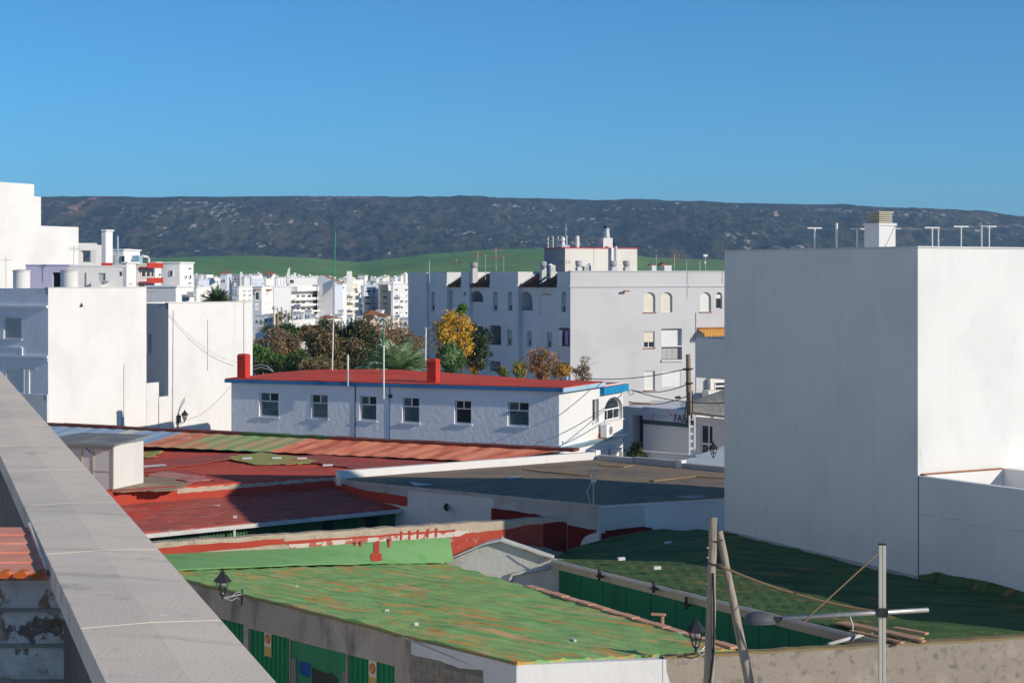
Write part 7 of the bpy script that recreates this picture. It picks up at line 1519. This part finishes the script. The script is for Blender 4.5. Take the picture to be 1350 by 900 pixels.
# ------------------------------------------------------------------ trees and plants
def tree(name, label, px, d, ytop, ybot, wpx, mats, n=5000, leaf=.16, lobes=14, seed=1, cat='tree', group=None, gap=.75, weights=None, trunk='bark', flat=.75, depth=None, sprig=0, bias=None, lr=1.0):
    """crown of leaf sized faces gathered on twigs over uneven lobes; trunk with limbs reaching into the lobes"""
    n = int(n*2.5); leaf *= .62
    rr = random.Random(seed); zt, zb = P(px, ytop, d).z, P(px, ybot, d).z; c = P(px, (ytop+ybot)/2, d); rx = wpx/2/F*d; rz = (zt-zb)/2; ry = depth or rx*.9
    t = thing(name, label, cat, z3(c, 0), group)
    lob = []
    for i in range(lobes):
        while True:
            p = Vector((rr.uniform(-1, 1), rr.uniform(-1, 1), rr.uniform(-1, 1)))
            if p.length < 1: break
        p = p.normalized()*(p.length**.6)*.72
        r = rr.uniform(.24, .42)*lr
        lob.append((Vector((c.x+p.x*rx, c.y+p.y*ry, c.z+p.z*rz)), r))
    mb = MB(); base = z3(c, 0); fork = z3(c, max(zb-.2, .6)); tr = max(.07, rx*.07)
    mb.tube([base, base.lerp(fork, .5)+Vector((rr.uniform(-.1, .1), 0, 0)), fork], tr*1.3, 9, tr)
    for p, r in lob: 
        m_ = fork.lerp(p, .5)+Vector((rr.uniform(-.2, .2), rr.uniform(-.2, .2), rr.uniform(0, .3))); mb.tube([fork-Vector((0, 0, .2)), m_, p], tr*.55, 6, tr*.12)
        for k in range(5):
            q = p+Vector((rr.gauss(0, .6)*rx*r, rr.gauss(0, .6)*ry*r, rr.gauss(.2, .6)*rz*r)); mb.tube([m_.lerp(p, .6), q], tr*.16, 4, tr*.05)
    mb.build('trunk', trunk, t, recalc=False)
    V = []; Fc = []; MI = []; per = n//lobes
    w_ = weights or [1]*len(mats)
    for p, r in lob:
        lm = rr.choices(range(len(mats)), w_)[0]
        if bias: lm = bias(p-c, rx, rz, rr)
        tw = []
        for k in range(max(6, per//16)):
            v = Vector((rr.gauss(0, 1), rr.gauss(0, 1), rr.gauss(0, 1))).normalized()*rr.uniform(.35, 1.1)**gap
            tw.append(p+Vector((v.x*rx*r, v.y*ry*r, v.z*rz*r)))
        for k in range(per):
            o = rr.choice(tw)+Vector((rr.gauss(0, 1), rr.gauss(0, 1), rr.gauss(0, .8)))*leaf*1.15
            a = Vector((rr.gauss(0, 1), rr.gauss(0, 1), rr.gauss(0, 1))).normalized(); b = a.orthogonal().normalized(); b = (b*math.cos(k)+a.cross(b)*math.sin(k))
            s = leaf*rr.uniform(.5, 1.1); i0 = len(V)
            V += [o-a*s*.9, o+b*s*.42, o+a*s*.9, o-b*s*.42]; Fc.append((i0, i0+1, i0+2, i0+3)); MI.append(lm if rr.random() < .7 else rr.choices(range(len(mats)), w_)[0])
    off = root_loc(t); me = bpy.data.meshes.new('crown'); me.from_pydata([v-off for v in V], [], Fc)
    for m in mats: me.materials.append(MATS[m])
    me.polygons.foreach_set('material_index', MI); me.update()
    o = bpy.data.objects.new('crown', me); COL.objects.link(o); o.parent = t
    return t
def palm(label, px, d, ytop, ybot, wpx, mats, n=34, seed=1, trunk_r=.2, name='palm_tree', lo=-.25, up=.9, droop=1.0, tb='bark_pale'):
    rr = random.Random(seed); zb = P(px, ybot, d).z; zt = P(px, ytop, d).z; c = z3(P(px, ybot, d), zb); L = max(wpx/2/F*d, (zt-zb))*1.05
    t = thing(name, label, 'palm tree', z3(c, 0))
    mb = MB(); mb.tube([z3(c, 0), z3(c, zb*.5)+Vector((.05, 0, 0)), c], trunk_r*1.15, 10, trunk_r); mb.build('trunk', tb, t)
    V = []; Fc = []; MI = []
    for i in range(n):
        az = 2*math.pi*i/n*2.4+rr.uniform(-.2, .2); el = math.asin(max(-.35, min(.97, rr.uniform(lo, up)))); l = L*rr.uniform(.8, 1.08); mi = rr.randrange(len(mats))
        dirh = Vector((math.cos(az), math.sin(az), 0)); pts = []
        for k in range(15):
            s = k/14*l; pts.append(c+dirh*(s*math.cos(el))+Vector((0, 0, s*math.sin(el)-droop*.45*(k/14)**2.2*l*math.cos(el)**.6)))
        side = Vector((-dirh.y, dirh.x, 0))
        for k in range(1, 14):
            d_ = (pts[k+1]-pts[k-1]).normalized(); ll = l*.28*math.sin(math.pi*min(1, (k+1)/15))**.6
            for sg in (-1, 1):
                for h in (0, .5):
                    b = pts[k].lerp(pts[k+1], h); tip = b+(side*sg*.75+d_*.7+Vector((0, 0, .18*rr.uniform(-1, 1)))).normalized()*ll*rr.uniform(.8, 1.1)-Vector((0, 0, ll*.22))
                    wv = d_*l*.022; i0 = len(V); V += [b-wv, b+wv, tip]; Fc.append((i0, i0+1, i0+2)); MI.append(mi)
        i0 = len(V)
        for k in range(14):
            w0 = side*l*.012*(1-k/15); i0 = len(V); V += [pts[k]-w0, pts[k]+w0, pts[k+1]+w0, pts[k+1]-w0]; Fc.append((i0, i0+1, i0+2, i0+3)); MI.append(mi)
    off = root_loc(t); me = bpy.data.meshes.new('crown'); me.from_pydata([v-off for v in V], [], Fc)
    for m in mats: me.materials.append(MATS[m])
    me.polygons.foreach_set('material_index', MI); me.update(); o = bpy.data.objects.new('crown', me); COL.objects.link(o); o.parent = t
    return t
GP = 'trees of the park'
tree('olive_tree', 'broad dark olive green tree in the middle of the park behind the red roof', 449, 116, 415, 496, 116, ['leaf_dark', 'leaf_olive', 'leaf_khaki', 'leaf_brown'], 15000, .19, 38, 1, group=GP, weights=[2, 4, 3, 2], depth=3.0)
tree('brown_tree', 'brownish half bare tree between the dark olive tree and the yellow tree', 514, 124, 418, 490, 112, ['leaf_brown', 'leaf_khaki', 'leaf_pink', 'leaf_rust'], 7000, .15, 34, 2, group=GP, weights=[4, 3, 3, 1], gap=.5)
tree('brown_tree', 'reddish brown bare shrubby tree beside the white house wall', 362, 122, 430, 492, 70, ['leaf_pink', 'leaf_brown', 'leaf_rust', 'leaf_khaki'], 6500, .15, 24, 3, group=GP, weights=[4, 4, 1, 2], gap=.5)
tree('green_shrub', 'bright green leafy shrub at the left end of the park beside the white house', 342, 113, 456, 492, 50, ['leaf_green', 'leaf_dark', 'leaf_bright'], 6500, .17, 22, 4, cat='shrub', group=GP, weights=[4, 3, 1])
tree('dark_shrub', 'dark green shrub low behind the left end of the red roof', 376, 110, 466, 497, 52, ['leaf_dark', 'leaf_green', 'leaf_olive'], 6000, .17, 20, 5, cat='shrub', group=GP, weights=[5, 2, 2])
tree('green_shrub', 'light yellow green shrub between the dark shrub and the olive tree', 393, 112, 458, 497, 26, ['leaf_bright', 'leaf_olive', 'leaf_green'], 2600, .15, 12, 6, cat='shrub', group=GP, weights=[2, 3, 3])
tree('brown_tree', 'small tan tree low at the foot of the dark olive tree', 424, 109, 470, 499, 60, ['leaf_khaki', 'leaf_brown', 'leaf_olive'], 4500, .15, 18, 7, group=GP)
tree('brown_tree', 'orange tinged shrub in front of the distant pavilions', 410, 140, 428, 446, 40, ['leaf_khaki', 'leaf_rust', 'leaf_olive'], 2600, .17, 14, 27, group=GP)
tree('green_shrub', 'dark green hedge clump in front of the long distant canopy', 383, 150, 424, 452, 40, ['leaf_olive', 'leaf_dark', 'leaf_green'], 3200, .2, 14, 28, cat='shrub', group=GP)
def ybias(v, rx, rz, rr): return (0 if rr.random() < .8 else 1) if v.z > -.1*rz and v.x < .35*rx else (2 if rr.random() < .8 else 1)
tree('yellow_tree', 'tree with bright yellow autumn crown in front of the shaded apartment block', 597, 128, 402, 486, 66, ['leaf_yellow', 'leaf_gold', 'leaf_dark'], 2500, .19, 34, 8, group=GP, weights=[4, 3, 1], gap=.45, lr=.8, bias=lambda v, rx, rz, rr: 0 if rr.random() < .62 else (1 if rr.random() < .65 else 2))
tree('dark_tree', 'dark green tree right behind the yellow one against the apartment block', 627, 131, 421, 492, 52, ['leaf_dark', 'leaf_olive', 'leaf_gold'], 4600, .18, 20, 9, group=GP, weights=[9, 2, .5], gap=.6)
tree('green_shrub', 'small green sprig at the top of the yellow tree', 610, 130, 401, 416, 16, ['leaf_bright', 'leaf_green'], 700, .16, 6, 29, cat='shrub', group=GP)
tree('cypress_bush', 'dense rounded green bush just right of the taller red chimney', 595, 112, 449, 494, 40, ['leaf_green', 'leaf_pale', 'leaf_bright'], 8500, .13, 26, 10, cat='bush', group=GP, weights=[5, 2, 1], gap=1.2)
tree('orange_shrub', 'orange brown shrub against the shaded apartment block by its corner', 716, 124, 458, 503, 52, ['leaf_orange', 'leaf_rust', 'leaf_khaki'], 1200, .14, 24, 11, cat='shrub', group=GP, weights=[4, 3, 1], gap=.5)
tree('orange_shrub', 'lower orange shrub under the corner balcony washing', 741, 121, 474, 504, 30, ['leaf_orange', 'leaf_rust', 'leaf_gold'], 850, .13, 14, 12, cat='shrub', group=GP, gap=.5)
tree('green_shrub', 'small yellow green shrub just over the red roof left of the orange ones', 687, 122, 472, 500, 24, ['leaf_khaki', 'leaf_bright', 'leaf_gold'], 1000, .13, 10, 13, cat='shrub', group=GP, gap=.5)
tree('green_shrub', 'tiny yellow green bush peeping over the red roof right of the dark tree', 665, 122, 482, 498, 17, ['leaf_bright', 'leaf_khaki'], 700, .13, 7, 14, cat='shrub', group=GP)
tree('bare_tree', 'thin nearly bare brown tree in front of the sunlit apartment end wall', 768, 116, 469, 506, 36, ['leaf_brown', 'leaf_rust'], 480, .12, 14, 15, group=GP, gap=.5)
tree('citrus_bush', 'glossy dark green bush at the foot of the white end wall by the shop', 842, 90, 582, 612, 32, ['leaf_dark', 'leaf_olive', 'leaf_bright', 'leaf_khaki'], 2600, .13, 16, 16, cat='bush', weights=[4, 4, 1, 1])
palm('roof palm with short stiff fronds above the blank white house', 286, 118, 376, 399, 48, ['frond_green', 'frond_dark', 'leaf_olive'], 90, 3, lo=-.1, up=.97, droop=.5)
palm('low palm with long pale feathery fronds behind the red roof', 524, 104, 438, 492, 118, ['frond_pale', 'frond_green', 'frond_pale'], 84, 4, .25, lo=.12, up=.98, droop=.75)
palm('small palm half hidden among the park trees', 403, 113, 458, 478, 26, ['frond_green', 'leaf_khaki', 'leaf_bright'], 30, 5, .15)
palm('brown tinged palm crown behind the park posts', 366, 165, 405, 418, 26, ['frond_green', 'leaf_khaki', 'leaf_rust'], 34, 6, .2)
palm('green palm crown left of the park posts', 353, 160, 416, 432, 24, ['frond_green', 'frond_dark', 'leaf_olive'], 34, 7, .2)
palm('rust coloured palm crown right of the park posts', 378, 168, 404, 416, 20, ['leaf_rust', 'leaf_khaki', 'frond_green'], 30, 8, .2)
